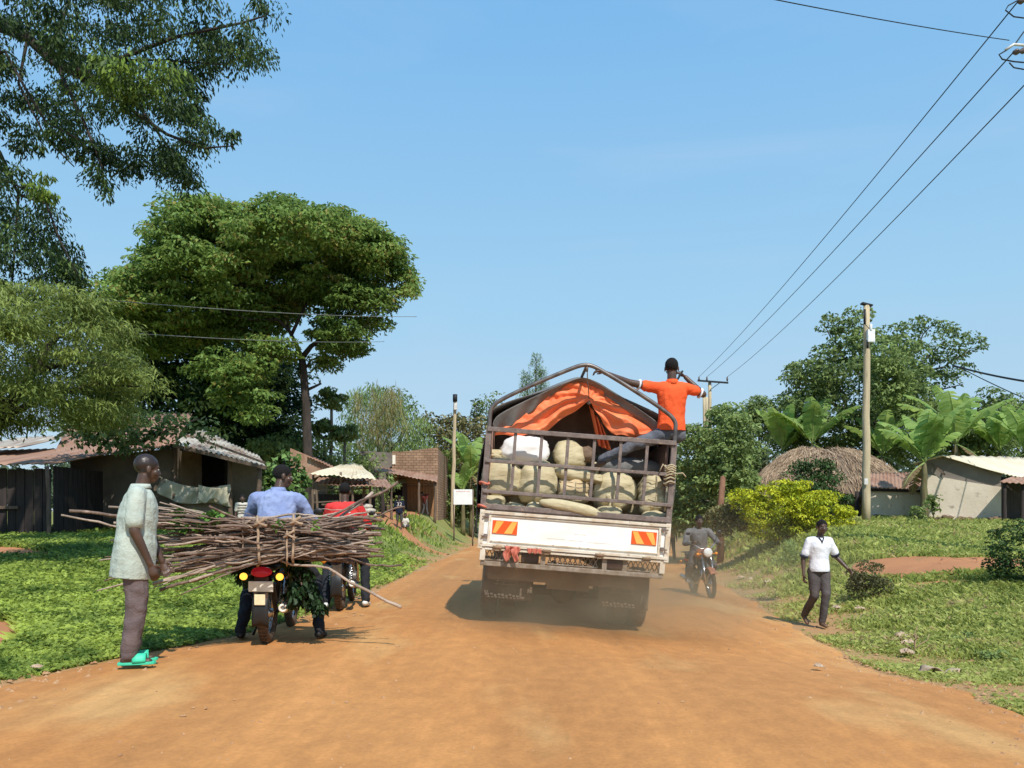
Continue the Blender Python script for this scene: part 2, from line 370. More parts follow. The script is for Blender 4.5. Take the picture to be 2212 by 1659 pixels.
def road_strip(name, ys, fl, fr, m, n=40, dz=.014, zf=None):
    mb = MB(); vs = []
    for y in ys:
        a, b = fl(y), fr(y)
        for i in range(n + 1):
            t = i / n; x = a + (b - a) * t; edge = min(t, 1 - t)
            z = g(x, y) + dz - .03 * max(0, 1 - edge * n / 1.2)
            z += .014 * nz3((x * 3.2, y * .25, 5), 1.0) * min(1, edge * 8) + .012 * nz3((x, y * .4, 0), 1.3) * min(1, edge * 8) + .004 * nz3((x, y, 3), 6)
            if edge * n < 1: z -= .02
            vs.append((x, y, z))
    ny = len(ys); mb.add(vs, [(j * (n + 1) + i, j * (n + 1) + i + 1, (j + 1) * (n + 1) + i + 1, (j + 1) * (n + 1) + i) for j in range(ny - 1) for i in range(n)])
    return mb.build(name, m)
ys = axis([(-6, 20, .12), (20, 60, .4), (60, 200, 4)])
def LN(y): return float(xl(y)) + .09 * float(edge_noise(y, 1.1, 3)[0]) + .12 * float(edge_noise(y, .4, 31)[0])
def RN(y): return float(xr(y)) + .16 * float(edge_noise(y, 1.0, 13)[0]) + .15 * float(edge_noise(y, .45, 41)[0])
rd = road_strip('road', ys, LN, RN, dirt, 60); tag(rd, kind='structure')
path_m = mat('path_dirt', (.46, .2, .085), (.38, .165, .075), scale=1.2, rough=.95, bump=.5, bscale=18, c3=(.3, .2, .07), s3=2.2, f3=.6)
def patch(name, pts, m=path_m, dz=.012, n=14):
    """irregular dirt path: list of (x, y, halfwidth) along its spine, follows the terrain"""
    pts = np.array(pts, float); t = np.linspace(0, len(pts) - 1, 60)
    cx = np.interp(t, range(len(pts)), pts[:, 0]); cy = np.interp(t, range(len(pts)), pts[:, 1]); hw = np.interp(t, range(len(pts)), pts[:, 2])
    dx = np.gradient(cx); dy = np.gradient(cy); L = np.hypot(dx, dy); nx, ny = -dy / L, dx / L
    e1 = edge_noise(t, .9, pts[0, 0]); e2 = edge_noise(t, .9, pts[0, 1] + 5)
    endf = np.minimum(1, np.minimum(t, t[-1] - t) * 2.5 + .03) ** .5
    vs = []
    for k in range(60):
        for i in range(n + 1):
            u = i / n * 2 - 1; ww = hw[k] * endf[k] * (1 + .35 * (e1[k] if u < 0 else e2[k])); x = cx[k] + nx[k] * u * ww; y = cy[k] + ny[k] * u * ww
            ed = 1 - abs(u); z = g(x, y) + dz + (.0 if ed > .1 else -.03)
            vs.append((x, y, z))
    mb = MB(); mb.add(vs, [(j * (n + 1) + i, j * (n + 1) + i + 1, (j + 1) * (n + 1) + i + 1, (j + 1) * (n + 1) + i) for j in range(59) for i in range(n)])
    o = mb.build(name, m); tag(o, kind='structure'); DIRTS.append((cx, cy, hw)); return o
DIRTS = []
patch('dirt_path', [(-2.3, 29.5, .5), (-3.4, 30.0, .55), (-4.6, 31.0, .7), (-5.8, 33.5, 1.2), (-6.2, 38, 1.5), (-6.2, 44, 1.5)], dz=.035)
patch('dirt_path', [(-6.2, 42.6, 1.6), (-9, 38.5, 1.7), (-12, 37, 2)], dz=.045)
patch('dirt_path', [(-14, 15.5, 1.2), (-10, 15.0, 1.0), (-8.2, 14.2, .5)], dz=.04)
patch('dirt_path', [(-6.2, 8.6, .6), (-5.3, 7.9, .55), (-4.6, 7.2, .25)], dz=.025)
def hit(x, y):
    Y = 8.0
    for _ in range(4000):
        X = (x - CX) / FD * Y
        if CAMH - (y - HZ) / FD * Y <= g(X, Y): break
        Y += .02
    return X, Y
patch('dirt_path', [hit(1850, 1222) + (.3,), hit(1930, 1226) + (.75,), hit(2020, 1228) + (.95,), hit(2120, 1224) + (.95,), hit(2230, 1218) + (.7,)], dz=.05)
patch('dirt_path', [hit(1930, 1272) + (.1,), hit(2020, 1265) + (.2,), hit(2110, 1262) + (.12,)], dz=.04)
def indirt(x, y):
    r = np.zeros(len(x), bool)
    for cx, cy, hw in DIRTS:
        for k in range(0, 60, 3): r |= (x - cx[k]) ** 2 + (y - cy[k]) ** 2 < (hw[k] * .85) ** 2
    return r
# ------------------------------------------------------------------ grass and ground cover (uncountable)
def grassy(name, n, side, y0, y1, m, hfun, wfac=.12, broad=False, dens=None, seed=0):
    rng = np.random.default_rng(seed); u = rng.random(n); y = 1 / (1 / y0 + u * (1 / y1 - 1 / y0)) if not dens else y0 + (y1 - y0) * u
    lim = .66 * y + 1.2
    if side < 0: a = -lim; b = xl(y) + .05
    else: a = xr(y) - .05; b = lim
    ok = b > a; x = a + (b - a) * rng.random(n); 
    e = np.minimum(np.abs(x - xl(y)), np.abs(x - xr(y)))
    pn = np.array([noise.noise(Vector((p * .8, q * .8, 3.3))) for p, q in zip(x[::1], y[::1])])
    ok &= ~indirt(x, y); ok &= rng.random(n) < np.clip((.3 if side < 0 else .12) + e * (1.6 if side < 0 else .38) + pn * (.9 if side < 0 else 1.3), .04, 1)
    if side < 0: ok &= ~((y > 22) & (x < -7))
    x = x[ok]; y = y[ok]; pn = pn[ok]; e = e[ok]; n = len(x); z = G(x, y)
    h = hfun(y) * rng.uniform(.5, 1.5, n) * np.clip(.45 + e * .8 + pn * .9, .3, 1.7)
    th = rng.uniform(0, 2 * math.pi, n)
    pn2 = np.array([noise.noise(Vector((p * 3.1, q * 3.1, 5))) for p, q in zip(x, y)]); t = np.clip(.45 + pn * .6 + pn2 * .7 + rng.normal(0, .22, n), 0, 1)
    if broad:
        C = np.stack([x, y, z + h * .8], 1); D = np.stack([np.cos(th), np.sin(th), rng.normal(.05, .35, n)], 1)
        N = np.stack([rng.normal(0, .5, n), rng.normal(-.25, .5, n), np.ones(n)], 1); sz = (.02 + .0018 * y) * rng.uniform(.6, 1.5, n)
        return tag(leafmesh(name, C, D, N, sz * 1.35, sz * wfac, t, m, None, fold=.1), kind='stuff')
    wv = (h * wfac)[:, None]; S = np.stack([np.cos(th), np.sin(th), np.zeros(n)], 1); B = np.stack([x, y, z - .01], 1)
    ln = np.stack([rng.normal(0, .35, n), rng.normal(0, .35, n), np.ones(n)], 1); ln *= h[:, None]
    v = np.stack([B - S * wv * .5, B + S * wv * .5, B + ln * .6 + S * wv * .4, B + ln + np.stack([rng.normal(0, .3, n) * h, rng.normal(0, .3, n) * h, -h * .1], 1)], 1)
    return tag(quadmesh(name, v, t, m), kind='stuff')
gl = leafmat('grass_left', (.085, .15, .025), (.42, .52, .1), .4)
gr_ = leafmat('grass_right', (.22, .27, .055), (.5, .54, .16), .4, brown=(.42, .33, .15))
tag(grassy('ground_cover', 150000, -1, 5.2, 24, gl, lambda y: .055 + .002 * y, .95, True, seed=1), 'low bright green leafy weeds covering the left verge', 'ground cover')
tag(grassy('grass', 120000, -1, 5.2, 40, gl, lambda y: .05 + .002 * y, .2, seed=2), 'short green grass on the left verge', 'grass')
tag(grassy('grass', 170000, 1, 4.6, 40, gr_, lambda y: .035 + .0022 * y, .22, seed=3), 'yellowish green grass on the right bank', 'grass')
tag(grassy('ground_cover', 45000, 1, 4.6, 26, gr_, lambda y: .03 + .002 * y, .7, True, seed=4), 'small broad leaved weeds in the grass of the right bank', 'ground cover')
# loose pebbles, uncountable
rng = np.random.default_rng(11); n = 1500; y = 1 / (1 / 3.2 + rng.random(n) * (1 / 22 - 1 / 3.2)); x = xl(y) - .2 + (xr(y) - xl(y) + .5) * rng.random(n)
side = rng.random(n) < .55; x = np.where(side, np.where(rng.random(n) < .35, xl(y) + np.abs(rng.normal(0, .35, n)), xr(y) - rng.normal(0, .45, n)), x)
s = rng.uniform(.004, .013, n) * (1 + y * .05) * np.where(side, 1.3, .8); z = G(x, y) + .014
q = np.array([(-1, -1, 0), (1, -1, 0), (1, 1, 0), (-1, 1, 0)]) * 1.0; mbp = MB()
for i in range(n):
    a = random.random() * 6; c, sn = math.cos(a), math.sin(a); k = s[i]; X0, Y0, Z0 = x[i], y[i], z[i]
    pt = [(X0 + (c * u - sn * v) * k * random.uniform(.7, 1.3), Y0 + (sn * u + c * v) * k * random.uniform(.7, 1.3), Z0 - .004) for u, v, _ in q] + [(X0 + k * .2, Y0, Z0 + k * random.uniform(.5, .9))]
    mbp.add(pt, [(0, 1, 4), (1, 2, 4), (2, 3, 4), (3, 0, 4)], False)
tag(mbp.build('gravel', mat('gravel', (.45, .27, .14), (.34, .17, .08), scale=4, rough=.9)), 'loose pebbles scattered over the dirt road', 'gravel', kind='stuff')
# ================================================================== PEOPLE
skin_d = mat('dark_skin', (.095, .052, .034), (.065, .035, .023), scale=9, rough=.42, bump=.15, bscale=120, spec=.45)
hair_m = mat('black_hair', (.006, .005, .005), (.013, .01, .009), scale=60, rough=.9, bump=.6, bscale=160)
eye_m = mat('eye_white', (.5, .46, .42), (.45, .4, .36), rough=.3)
pupil_m = mat('pupil', (.006, .004, .004), rough=.2)
def fabric(name, c, c2=None, **kw):
    kw.setdefault('scale', 7); kw.setdefault('bump', .35); kw.setdefault('bscale', 55)
    return mat(name, c, c2 or [k * .82 for k in c], rough=.9, spec=.12, **kw)
STAND = dict(pelvis=(0, 0, .95), neck=(0, -.01, 1.45), head=(0, .02, 1.6), hl=(-.09, 0, .92), hr=(.09, 0, .92), kl=(-.105, .02, .5), kr=(.105, .02, .5),
             al=(-.11, -.02, .09), ar=(.11, -.02, .09), sl=(-.18, 0, 1.4), sr=(.18, 0, 1.4), el=(-.225, -.02, 1.12), er=(.225, -.02, 1.12), wl=(-.235, .04, .87), wr=(.235, .04, .87))
def person(label, loc, rotz, J, look=(0, 1, 0), shirt=None, trousers=None, shoes=None, k=1.0, group=None, girth=1.0, sleeve=.75, hem=-.12, shorts=False, fine=.0085, hdir=None, curl=.5,
           collar=None, shirt_fit=1.0, trouser_fit=1.0, wr=.006, parent_extra=None, feet=True, hood=None, hat=None, belly=0, arms_long=False, barelow=0, toe=None, hair=None):
    """one figure: a continuous skin mesh with clothing, hair and eyes as its children; J are joint positions in metres, the figure faces +Y"""
    root = thing('person', label, 'person', loc, (0, 0, rotz), group)
    D = dict(STAND); D.update(J); D = {a: Vector(b) * k for a, b in D.items()}
    lat_s = (D['sr'] - D['sl']).normalized(); lat_p = (D['hr'] - D['hl']).normalized()
    sp = D['neck'] - D['pelvis']
    fwd = sp.cross(lat_s).normalized(); fwd = -fwd if fwd.dot(lat_s.cross(sp)) > 0 else fwd
    fwd = lat_s.cross(sp).normalized() * -1
    if toe is None: pass
    def ring(t, a, b, off=0, lean=0):
        c = D['pelvis'].lerp(D['neck'], t) if t >= 0 else D['pelvis'] + sp * t
        lat = lat_p.lerp(lat_s, min(1, max(0, t))).normalized(); f = sp.normalized().cross(lat).normalized()
        bow = math.sin(math.pi * min(1, max(0, t))) * .02 * k
        return (c + f * (off * k - bow * 0) , lat * a * k * girth, f * b * k * girth)
    prof = [(-.14, .09, .08), (-.05, .145, .105), (.08, .15, .11), (.3, .128, .092), (.5, .14, .1), (.7, .162, .112), (.86, .165, .1), (.95, .11, .075), (1.02, .055, .055)]
    b = MB()
    b.loft([ring(t, x, y) for t, x, y in prof], 18)
    for s in 'lr':
        b.cap(D['s' + s], .052 * k * girth, D['e' + s], .04 * k * girth); b.cap(D['e' + s], .041 * k * girth, D['w' + s], .026 * k)
        b.cap(D['s' + s].lerp(D['neck'], .1), .056 * k * girth, D['neck'].lerp(D['pelvis'], .06), .05 * k)
        b.cap(D['h' + s], .085 * k * girth, D['k' + s], .055 * k * girth); b.cap(D['k' + s], .052 * k * girth, D['a' + s], .034 * k)
        b.cap(D['k' + s].lerp(D['a' + s], .12), .05 * k, D['k' + s].lerp(D['a' + s], .5), .045 * k)
        # foot
        ad = (D['k' + s] - D['a' + s]).normalized(); tf = Vector(toe[s]) if toe and s in toe else Vector((-.15 if s == 'l' else .15, 1, -.12)); tf.normalize()
        b.cap(D['a' + s] + Vector((0, -.03, -.045)) * k, .035 * k, D['a' + s] + tf * .15 * k + Vector((0, 0, -.045)) * k, .028 * k, fl=.9, flat_dir=(0, 0, 1))
        D['t' + s] = tf
        # hand: palm, four fingers of different length, thumb from the side of the palm
        ax = (D['w' + s] - D['e' + s]).normalized(); hd = Vector(hdir[s]).normalized() if hdir and s in hdir else ax
        side = (D['s' + s] - D['pelvis']).cross(hd); side = hd.cross(Vector((1 if s == 'r' else -1, 0, 0))).normalized() if abs(hd.x) < .9 else Vector((0, 1, 0))
        if side.y < 0: side = -side
        pn = hd.cross(side).normalized()
        if pn.x * (1 if s == 'r' else -1) > 0 and abs(hd.x) < .9: pn = -pn      # palm faces the thigh
        w0 = D['w' + s]; b.cap(w0, .025 * k, w0 + hd * .075 * k, .036 * k, fl=.5, flat_dir=pn)
        for fi, (o, L) in enumerate(((-.028, .066), (-.0095, .078), (.0095, .073), (.028, .056))):
            p = w0 + hd * .085 * k + side * o * k; q = p + (hd * (1 - .35 * curl) + pn * curl * .8).normalized() * L * .5 * k; r_ = q + (hd * (1 - 1.1 * curl) + pn * (curl * 1.5)).normalized() * L * .5 * k
            b.cap(p - hd * .02 * k, .0105 * k, q, .0095 * k, n=8); b.cap(q, .0095 * k, r_, .0085 * k, n=8)
        th = w0 + hd * .03 * k - side * .0 + side * .03 * k
        th = w0 + hd * .025 * k + side * .03 * k * (1); b.cap(th, .014 * k, th + (hd * .6 + side * .8 + pn * .3).normalized() * .035 * k, .0115 * k, n=8)
        t2 = th + (hd * .6 + side * .8 + pn * .3).normalized() * .035 * k; b.cap(t2, .0115 * k, t2 + (hd * .95 + pn * .4).normalized() * .03 * k, .0095 * k, n=8)
    # head
    hk = max(k, k * .55 + .45); hc = D['head']; up = (hc - D['neck']).normalized(); up = (up * .5 + Vector((0, 0, 1)) * .9).normalized()
    lk = Vector(look); lk = (lk - up * lk.dot(up)).normalized(); rt = lk.cross(up).normalized()
    M3 = Matrix((rt, lk, up)).transposed()
    def H(x, y, z): return hc + M3 @ (Vector((x, y, z)) * hk)
    b.cap(D['neck'] - sp.normalized() * .05 * k, .058 * k, hc - up * .05 * hk - lk * .015 * hk, .052 * hk)
    b.ell(H(0, -.012, .035), (.074 * hk, .094 * hk, .085 * hk), M3); b.ell(H(0, .022, -.02), (.058 * hk, .068 * hk, .075 * hk), M3)
    b.ell(H(0, .045, -.078), (.034 * hk, .034 * hk, .026 * hk), M3); b.cap(H(-.025, .07, .028), .014 * hk, H(.025, .07, .028), .014 * hk, n=8)
    b.cap(H(0, .084, .012), .009 * hk, H(0, .1, -.022), .013 * hk, n=8); b.cap(H(-.015, .088, -.026), .01 * hk, H(.015, .088, -.026), .01 * hk, n=8)
    b.cap(H(-.02, .082, -.052), .0095 * hk, H(.02, .082, -.052), .0095 * hk, n=8); b.cap(H(-.017, .079, -.066), .009 * hk, H(.017, .079, -.066), .009 * hk, n=8)
    for sx_ in (-1, 1):
        b.ell(H(.045 * sx_, .05, -.02), (.022 * hk, .02 * hk, .025 * hk), M3); b.ell(H(.077 * sx_, -.012, -.005), (.009 * hk, .02 * hk, .032 * hk), M3)
    blob(b, 'body', skin_d, root, voxel=fine, smooth=3)
    for sx_ in (-1, 1):
        e_ = MB(); e_.ell(H(.03 * sx_, .0755, .008), (.0105 * hk, .0075 * hk, .0055 * hk), M3, 10, 6); e_.build('eye', eye_m, root)
        e_ = MB(); e_.ell(H(.03 * sx_, .083, .008), (.0052 * hk, .003 * hk, .0052 * hk), M3, 8, 5); e_.build('pupil', pupil_m, root)
    hb = MB(); hb.ell(H(0, -.016, .041), (.078 * hk, .0965 * hk, .087 * hk), M3, 20, 12)
    if not hat: blob(hb, 'hair', hair or hair_m, root, voxel=.008, smooth=2, cut=[(H(0, .03, .015), M3 @ Vector((0, .75, -.66)))], wr=.0015, ws=60)
    # clothes
    if shirt:
        sm, base, f = shirt, .021, shirt_fit
        s_ = MB(); pr = [(hem, .158 * f, .13 * f), (-.02, .163 * f, .132 * f), (.1, .16 * f, .128 * f), (.3, .147 * f, .115 * f), (.5, .156 * f, .12 * f), (.7, .175, .13), (.86, .17, .113), (.95, .12, .088), (1.0, .068, .068)]
        s_.loft([ring(t, x + .006, y + .004) for t, x, y in pr], 20)
        for s in 'lr':
            S, E, W_ = D['s' + s], D['e' + s], D['w' + s]
            s_.cap(S.lerp(D['neck'], .1), .066 * k * girth, D['neck'].lerp(D['pelvis'], .07), .062 * k)
            if sleeve <= 1: s_.cap(S, .068 * k * girth, S.lerp(E, sleeve), .067 * k * girth * (.92 + .08 * f))
            else: s_.cap(S, .068 * k * girth, E, .054 * k * girth); s_.cap(E, .054 * k * girth, E.lerp(W_, sleeve - 1), .042 * k)
        cuts = [(D['pelvis'] + sp * (hem + .03), -sp)]
        blob(s_, 'shirt', sm, root, voxel=max(.011, fine), smooth=3, wr=wr, ws=8, stretch=(1.3, 1.3, .7), cut=cuts)
        if collar:
            cm, kind = collar; c_ = MB(); nb = D['neck'] + up * .01 * k; u1, v1 = rt * .066 * k, lk * .07 * k
            f2 = sp.normalized().cross(lat_s); u1 = lat_s * .068 * k; v1 = f2 * .068 * k
            c_.loft([(nb - up * .03 * k, u1 * 1.12, v1 * 1.15), (nb + up * .02 * k, u1 * .93, v1 * .93)], 20)
            o = c_.build('collar', cm, root)
    if trousers:
        t_ = MB(); f = trouser_fit; t_.loft([ring(t, x + .004, y + .002) for t, x, y in [(-.16, .09, .085), (-.07, .142, .106), (.03, .142, .102), (.1, .13, .09)]], 18)
        cuts = []
        for s in 'lr':
            Hh, K, A = D['h' + s], D['k' + s], D['a' + s]
            t_.cap(Hh, .1 * k * girth, K, .072 * k * girth * f)
            if not shorts: t_.cap(K, .071 * k * girth * f, A + (A - K).normalized() * .0, .058 * k * f)
            else: cuts = [(D['kl'].lerp(D['hl'], -.05), D['kl'] - D['hl'])] if D['kl'].z < D['hl'].z - .2 * k else []
        blob(t_, 'shorts' if shorts else 'trousers', trousers, root, voxel=max(.011, fine), smooth=2, wr=wr * 1.1, ws=9, stretch=(1, 1, 1.4), cut=cuts)
    if shoes:
        for s in 'lr':
            A = D['a' + s]; tf = D['t' + s]; h_ = MB(); kind, m_ = shoes
            if kind == 'slipper':
                b0 = A + Vector((0, 0, -.082)) * k; side = tf.cross(Vector((0, 0, 1))).normalized(); tf = Vector((tf.x, tf.y, 0)).normalized()
                pts = [b0 + tf * (y * k) + side * (x * k) for x, y in ((-.03, -.08), (.03, -.08), (.038, -.02), (.042, .08), (.048, .14), (.03, .19), (0, .205), (-.03, .19), (-.045, .14), (-.035, .05), (-.036, -.03))]
                o = thing; h_.poly(pts, .022 * k, (0, 0, 1)); so_ = h_.build('slipper', m_, root, bevel=.004)
                st = MB(); st.grid(lambda u, v: b0 + tf * ((.03 + .1 * v) * k) + side * (math.cos(math.pi * u) * .047 * k) + Vector((0, 0, (.02 + .066 * math.sin(math.pi * u)) * k)), 10, 3); st.build('strap', m_, so_, solid=.006)
            else:
                h_.cap(A + Vector((0, 0, -.05)) * k - tf * .035 * k, .043 * k, A + tf * .155 * k + Vector((0, 0, -.052)) * k, .036 * k, fl=.85, flat_dir=(0, 0, 1)); h_.cap(A, .044 * k, A + Vector((0, 0, -.04)) * k, .043 * k)
                blob(h_, 'shoe', m_, root, voxel=.01, smooth=2)
    root['_J'] = 1; del root['_J']
    return root, D, H
# ================================================================== TRUCK
white_p = mat('white_truck_paint', (.88, .87, .83), (.8, .76, .68), scale=3.5, rough=.5, bump=.05, c3=(.6, .48, .33), s3=9, f3=.7, stretch=(1, 1, 2))
frame_w = mat('cream_paint', (.72, .66, .55), (.55, .43, .3), scale=8, rough=.55, c3=(.3, .2, .13), s3=22, f3=.6)
rack_m = mat('rusty_brown_steel', (.21, .165, .145), (.14, .105, .09), scale=12, rough=.65, bump=.2, c3=(.32, .22, .15), s3=30, f3=.6)
pipe_m = mat('grey_pipe', (.1, .085, .08), (.2, .17, .15), scale=9, rough=.4, metal=.5, spec=.5)
under_m = mat('dusty_underbody', (.3, .19, .115), (.2, .13, .08), scale=6, rough=.9, bump=.3)
dusty_grey = mat('dusty_grey_steel', (.33, .27, .21), (.2, .145, .1), scale=14, rough=.75, bump=.25)
rubber = mat('dusty_rubber', (.16, .11, .075), (.25, .16, .1), scale=11, rough=.9, bump=.3)
flap_m = mat('mud_flap_rubber', (.22, .145, .09), (.15, .1, .065), scale=9, rough=.85)
mark_m = mat('flap_white_marks', (.85, .74, .58), (.6, .48, .35), scale=30, rough=.8)
refl_o = mat('reflector_red', (.78, .1, .015), (.72, .09, .015), rough=.45); refl_y = mat('reflector_yellow', (.9, .42, .09), (.85, .37, .06), rough=.45)
tarp_o = mat('orange_tarpaulin', (.92, .25, .1), (.84, .17, .06), scale=3.5, rough=.6, bump=.35, bscale=14, spec=.3)
tarp_g = mat('grey_tarpaulin', (.13, .12, .112), (.19, .175, .16), scale=4, rough=.65, bump=.4, bscale=12)
tarp_in = mat('brown_tarpaulin_lining', (.26, .15, .11), (.2, .12, .09), scale=4, rough=.8)
cloth_pink = mat('pink_rag', (.6, .19, .13), (.45, .12, .08), scale=20, rough=.9, bump=.4)
glass_d = mat('dark_glass', (.01, .012, .014), (.015, .017, .02), rough=.08, spec=.7)
chrome = mat('worn_chrome', (.55, .55, .54), (.4, .38, .35), scale=20, rough=.25, metal=.9)
TX, TY, TR = .62, 9.3, R(4.4)
TZ = -.075
truck = thing('truck', 'white open-backed truck with an orange tarpaulin, loaded with sacks, driving away in dust', 'truck', (TX, TY, TZ), (0, TR, 0))
TM = Matrix.Translation((TX, TY, TZ)) @ Matrix.Rotation(TR, 4, 'Y'); TI = TM.inverted()
def T(px, py, dy=0.0):
    """photo point (photo units) at depth TY+dy -> truck coordinates"""
    return TI @ P(px, py, TY + dy)
def Z1(zx, zy, dy=0.0): return T((1100 + zx / 3.318) / 1.1302, (820 + zy / 3.318) / 1.1302, dy)
BW = 1.085; BL = 4.1
b = MB(); b.box((0, BL / 2, .96), (2 * BW, BL, .07)); 
for x in (-.42, .42): b.box((x, 2.8, .78), (.09, 5.4, .16))
for y in (.3, 1.0, 1.7, 2.4, 3.1, 3.8): b.box((0, y, .895), (2.1, .07, .055))
b.build('bed', under_m, truck)
# tailgate
tg = MB(); tg.box((0, 0, 1.11), (2.06, .045, .36)); tgo = tg.build('tailgate', white_p, truck, bevel=.006)
fr = MB()
fr.box((0, -.012, 1.295), (2.14, .08, .035)); fr.box((0, -.012, 1.262), (2.08, .05, .018)); fr.box((0, -.012, .925), (2.14, .085, .035)); fr.box((0, -.01, .885), (2.0, .06, .03))
for sx_ in (-1, 1): fr.box((sx_ * 1.055, -.005, 1.1), (.055, .085, .44)); fr.box((sx_ * .965, -.012, 1.1), (.03, .062, .33)); fr.box((sx_ * 1.02, .0, .83), (.06, .07, .16))
fr.box((0, -.012, .972), (1.95, .056, .016))
fr.build('gate_frame', frame_w, tgo, bevel=.004)
for sx_ in (-1, 1):
    for (z) in (1.25, 1.03):
        l = MB(); l.box((sx_ * 1.0, -.05, z), (.045, .03, .035)); l.tube([(sx_ * 1.0, -.05, z), (sx_ * 1.05, -.075, z - .01)], .009); l.build('latch', rack_m, tgo, bevel=.003)
for x in (-.86, -.3, .3, .83):
    h = MB(); h.cyl((x - .05, -.05, .905), (x + .05, -.05, .905), .019); h.box((x, -.04, .89), (.05, .03, .05)); h.build('hinge', under_m, tgo)
for sx_ in (-1, 1):     # chevron reflectors
    cx = sx_ * .79 - (0 if sx_ < 0 else .0); cz = 1.135; w2, h2 = .135, .068
    r_ = MB(); r_.box((cx, -.0275, cz), (w2 * 2 + .014, .01, h2 * 2 + .014)); ro = r_.build('reflector', refl_o, tgo)
    y_ = MB(); d = 1 if sx_ < 0 else -1
    for a0, a1 in ((-1.35, -.72), (-.05, .62)):
        pts = []
        lo_ = [(a0, -1), (a1, -1), (a1 + .62, 1), (a0 + .62, 1)]
        cl = [(max(-1, min(1, q[0])), q[1]) for q in lo_]
        pts = [(cx + d * q[0] * w2, -.0345, cz + q[1] * h2) for q in cl]
        if d < 0: pts = pts[::-1]
        y_.poly(pts, .0015, (0, -1, 0))
    y_.build('stripe', refl_y, ro)
# faint worn lettering in the middle of the gate
for (x0, x1, z) in ((.0, .13, 1.12), (-.3, -.1, 1.05), (-.05, .1, 1.045), (.15, .42, 1.04)):
    ins = MB(); zz = [(x0 + (x1 - x0) * k / 24, -.0235, z + (.006 if k % 2 else -.006)) for k in range(25)]; ins.tube(zz, .0022, 4); ins.build('worn_lettering', mat('faded_letter_paint', (.62, .57, .48), rough=.6), tgo)
# under the gate: mesh panels, lamps, bumper bar
def lattice(x0, x1, z0, z1, n, y=.04):
    m_ = MB(); m_.box(((x0 + x1) / 2, y, z1), (x1 - x0, .02, .014)); m_.box(((x0 + x1) / 2, y, z0), (x1 - x0, .02, .014))
    d = (x1 - x0) / n
    for k in range(n):
        m_.beam((x0 + k * d, y, z0), (x0 + (k + 1) * d, y, z1), .011, .008, (0, 1, 0)); m_.beam((x0 + (k + 1) * d, y + .009, z0), (x0 + k * d, y + .009, z1), .011, .008, (0, 1, 0))
    m_.build('mesh_guard', dusty_grey, truck)
lattice(-1.0, -.66, .76, .87, 6); lattice(-.28, .3, .76, .87, 10); lattice(.62, 1.0, .76, .87, 7)
bb = MB(); bb.box((0, .02, .715), (2.08, .07, .055)); bb.box((0, .06, .88), (1.98, .04, .02)); bb.build('bumper', dusty_grey, truck, bevel=.008)
for x in (-.33, .37, -.63, .6): q = MB(); q.box((x, .02, .81), (.055, .03, .15)); q.build('bumper_bracket', dusty_grey, truck, bevel=.004)
for x in (-.48, .49):
    q = MB(); q.box((x, .03, .812), (.2, .05, .115)); lo_ = q.build('tail_lamp', mat('dull_dark_lens', (.05, .022, .016), (.035, .018, .012), rough=.4), truck, bevel=.01)
bk = MB(); bk.box((0, .35, .63), (1.9, .04, .22)); bk.box((0, .5, .6), (.5, .3, .3)); bk.build('rear_crossmember', under_m, truck)
rg = MB()   # pink rag tied at the hinges
rng = np.random.default_rng(5)
rg.grid(lambda u, v: Vector((-.78 + .17 * u + .012 * math.sin(v * 7), -.085 - .02 * math.sin(u * 14) - .01 * math.sin(v * 9 + u * 5), .93 - v * (.07 + .11 * abs(math.sin(u * 5.1 + .6))))), 22, 10)
rg.grid(lambda u, v: Vector((-.52 + .16 * u, -.085 - .012 * math.sin(u * 19), .925 - .02 * u * 0 - v * (.035 + .03 * abs(math.sin(u * 8))))), 18, 5)
rgo = rg.build('rag', cloth_pink, None, solid=.004); rgo.matrix_world = TM; tag(rgo, 'torn pink rag hanging at the lower left hinge of the truck tailgate', 'rag')
# mud flaps with painted marks
for sx_ in (-1, 1):
    m_ = MB(); cx = sx_ * .7; m_.grid(lambda u, v: Vector((cx - .3 + .6 * u, .62 + .03 * math.sin(u * 5) * v, .68 - .42 * v)), 12, 8); mf = m_.build('mud_flap', flap_m, truck, solid=.012)
    k_ = MB(); yy = .6
    for r_ in range(6):     # pyramid of strokes
        hw = .045 + r_ * .022; z = .655 - r_ * .042
        k_.box((cx - .02, yy, z), (hw * 2, .004, .007)); 
        if r_ % 2: 
            for q in range(4): k_.box((cx - .02 - hw + hw * 2 * (q + .5) / 4, yy, z + .018), (.008, .004, .028))
    k_.beam((cx - .06, yy, .67), (cx - .15, yy, .42), .008, .004, (0, 1, 0)); k_.beam((cx + .02, yy, .67), (cx + .12, yy, .42), .008, .004, (0, 1, 0))
    k_.build('stroke', mat('faint_flap_strokes', (.4, .3, .2), rough=.9), mf)
    k_ = MB()
    for q in range(9):
        x = cx - .24 + q * .045; k_.box((x, yy - .004, .315 + .008 * math.sin(q * 2.3)), (.03, .004, .022)); k_.box((x + .01, yy - .004, .285), (.026, .004, .014))
    if sx_ < 0:
        for x in (cx + .155, cx + .245): k_.box((x, yy - .006, .35), (.022, .004, .12))
        k_.box((cx + .2, yy - .0075, .297), (.09, .004, .024)); k_.box((cx + .275, yy - .006, .36), (.03, .004, .15))
        k_.beam((cx - .28, yy - .006, .36), (cx - .262, yy - .006, .3), .014, .004, (0, 1, 0)); k_.beam((cx - .245, yy - .006, .36), (cx - .262, yy - .006, .3), .014, .004, (0, 1, 0))
    else:
        for q in range(5): k_.box((cx + .21 + .004 * q, yy - .006, .33 + q * .025), (.008, .004, .016))
    k_.build('painted_mark', mark_m, mf)
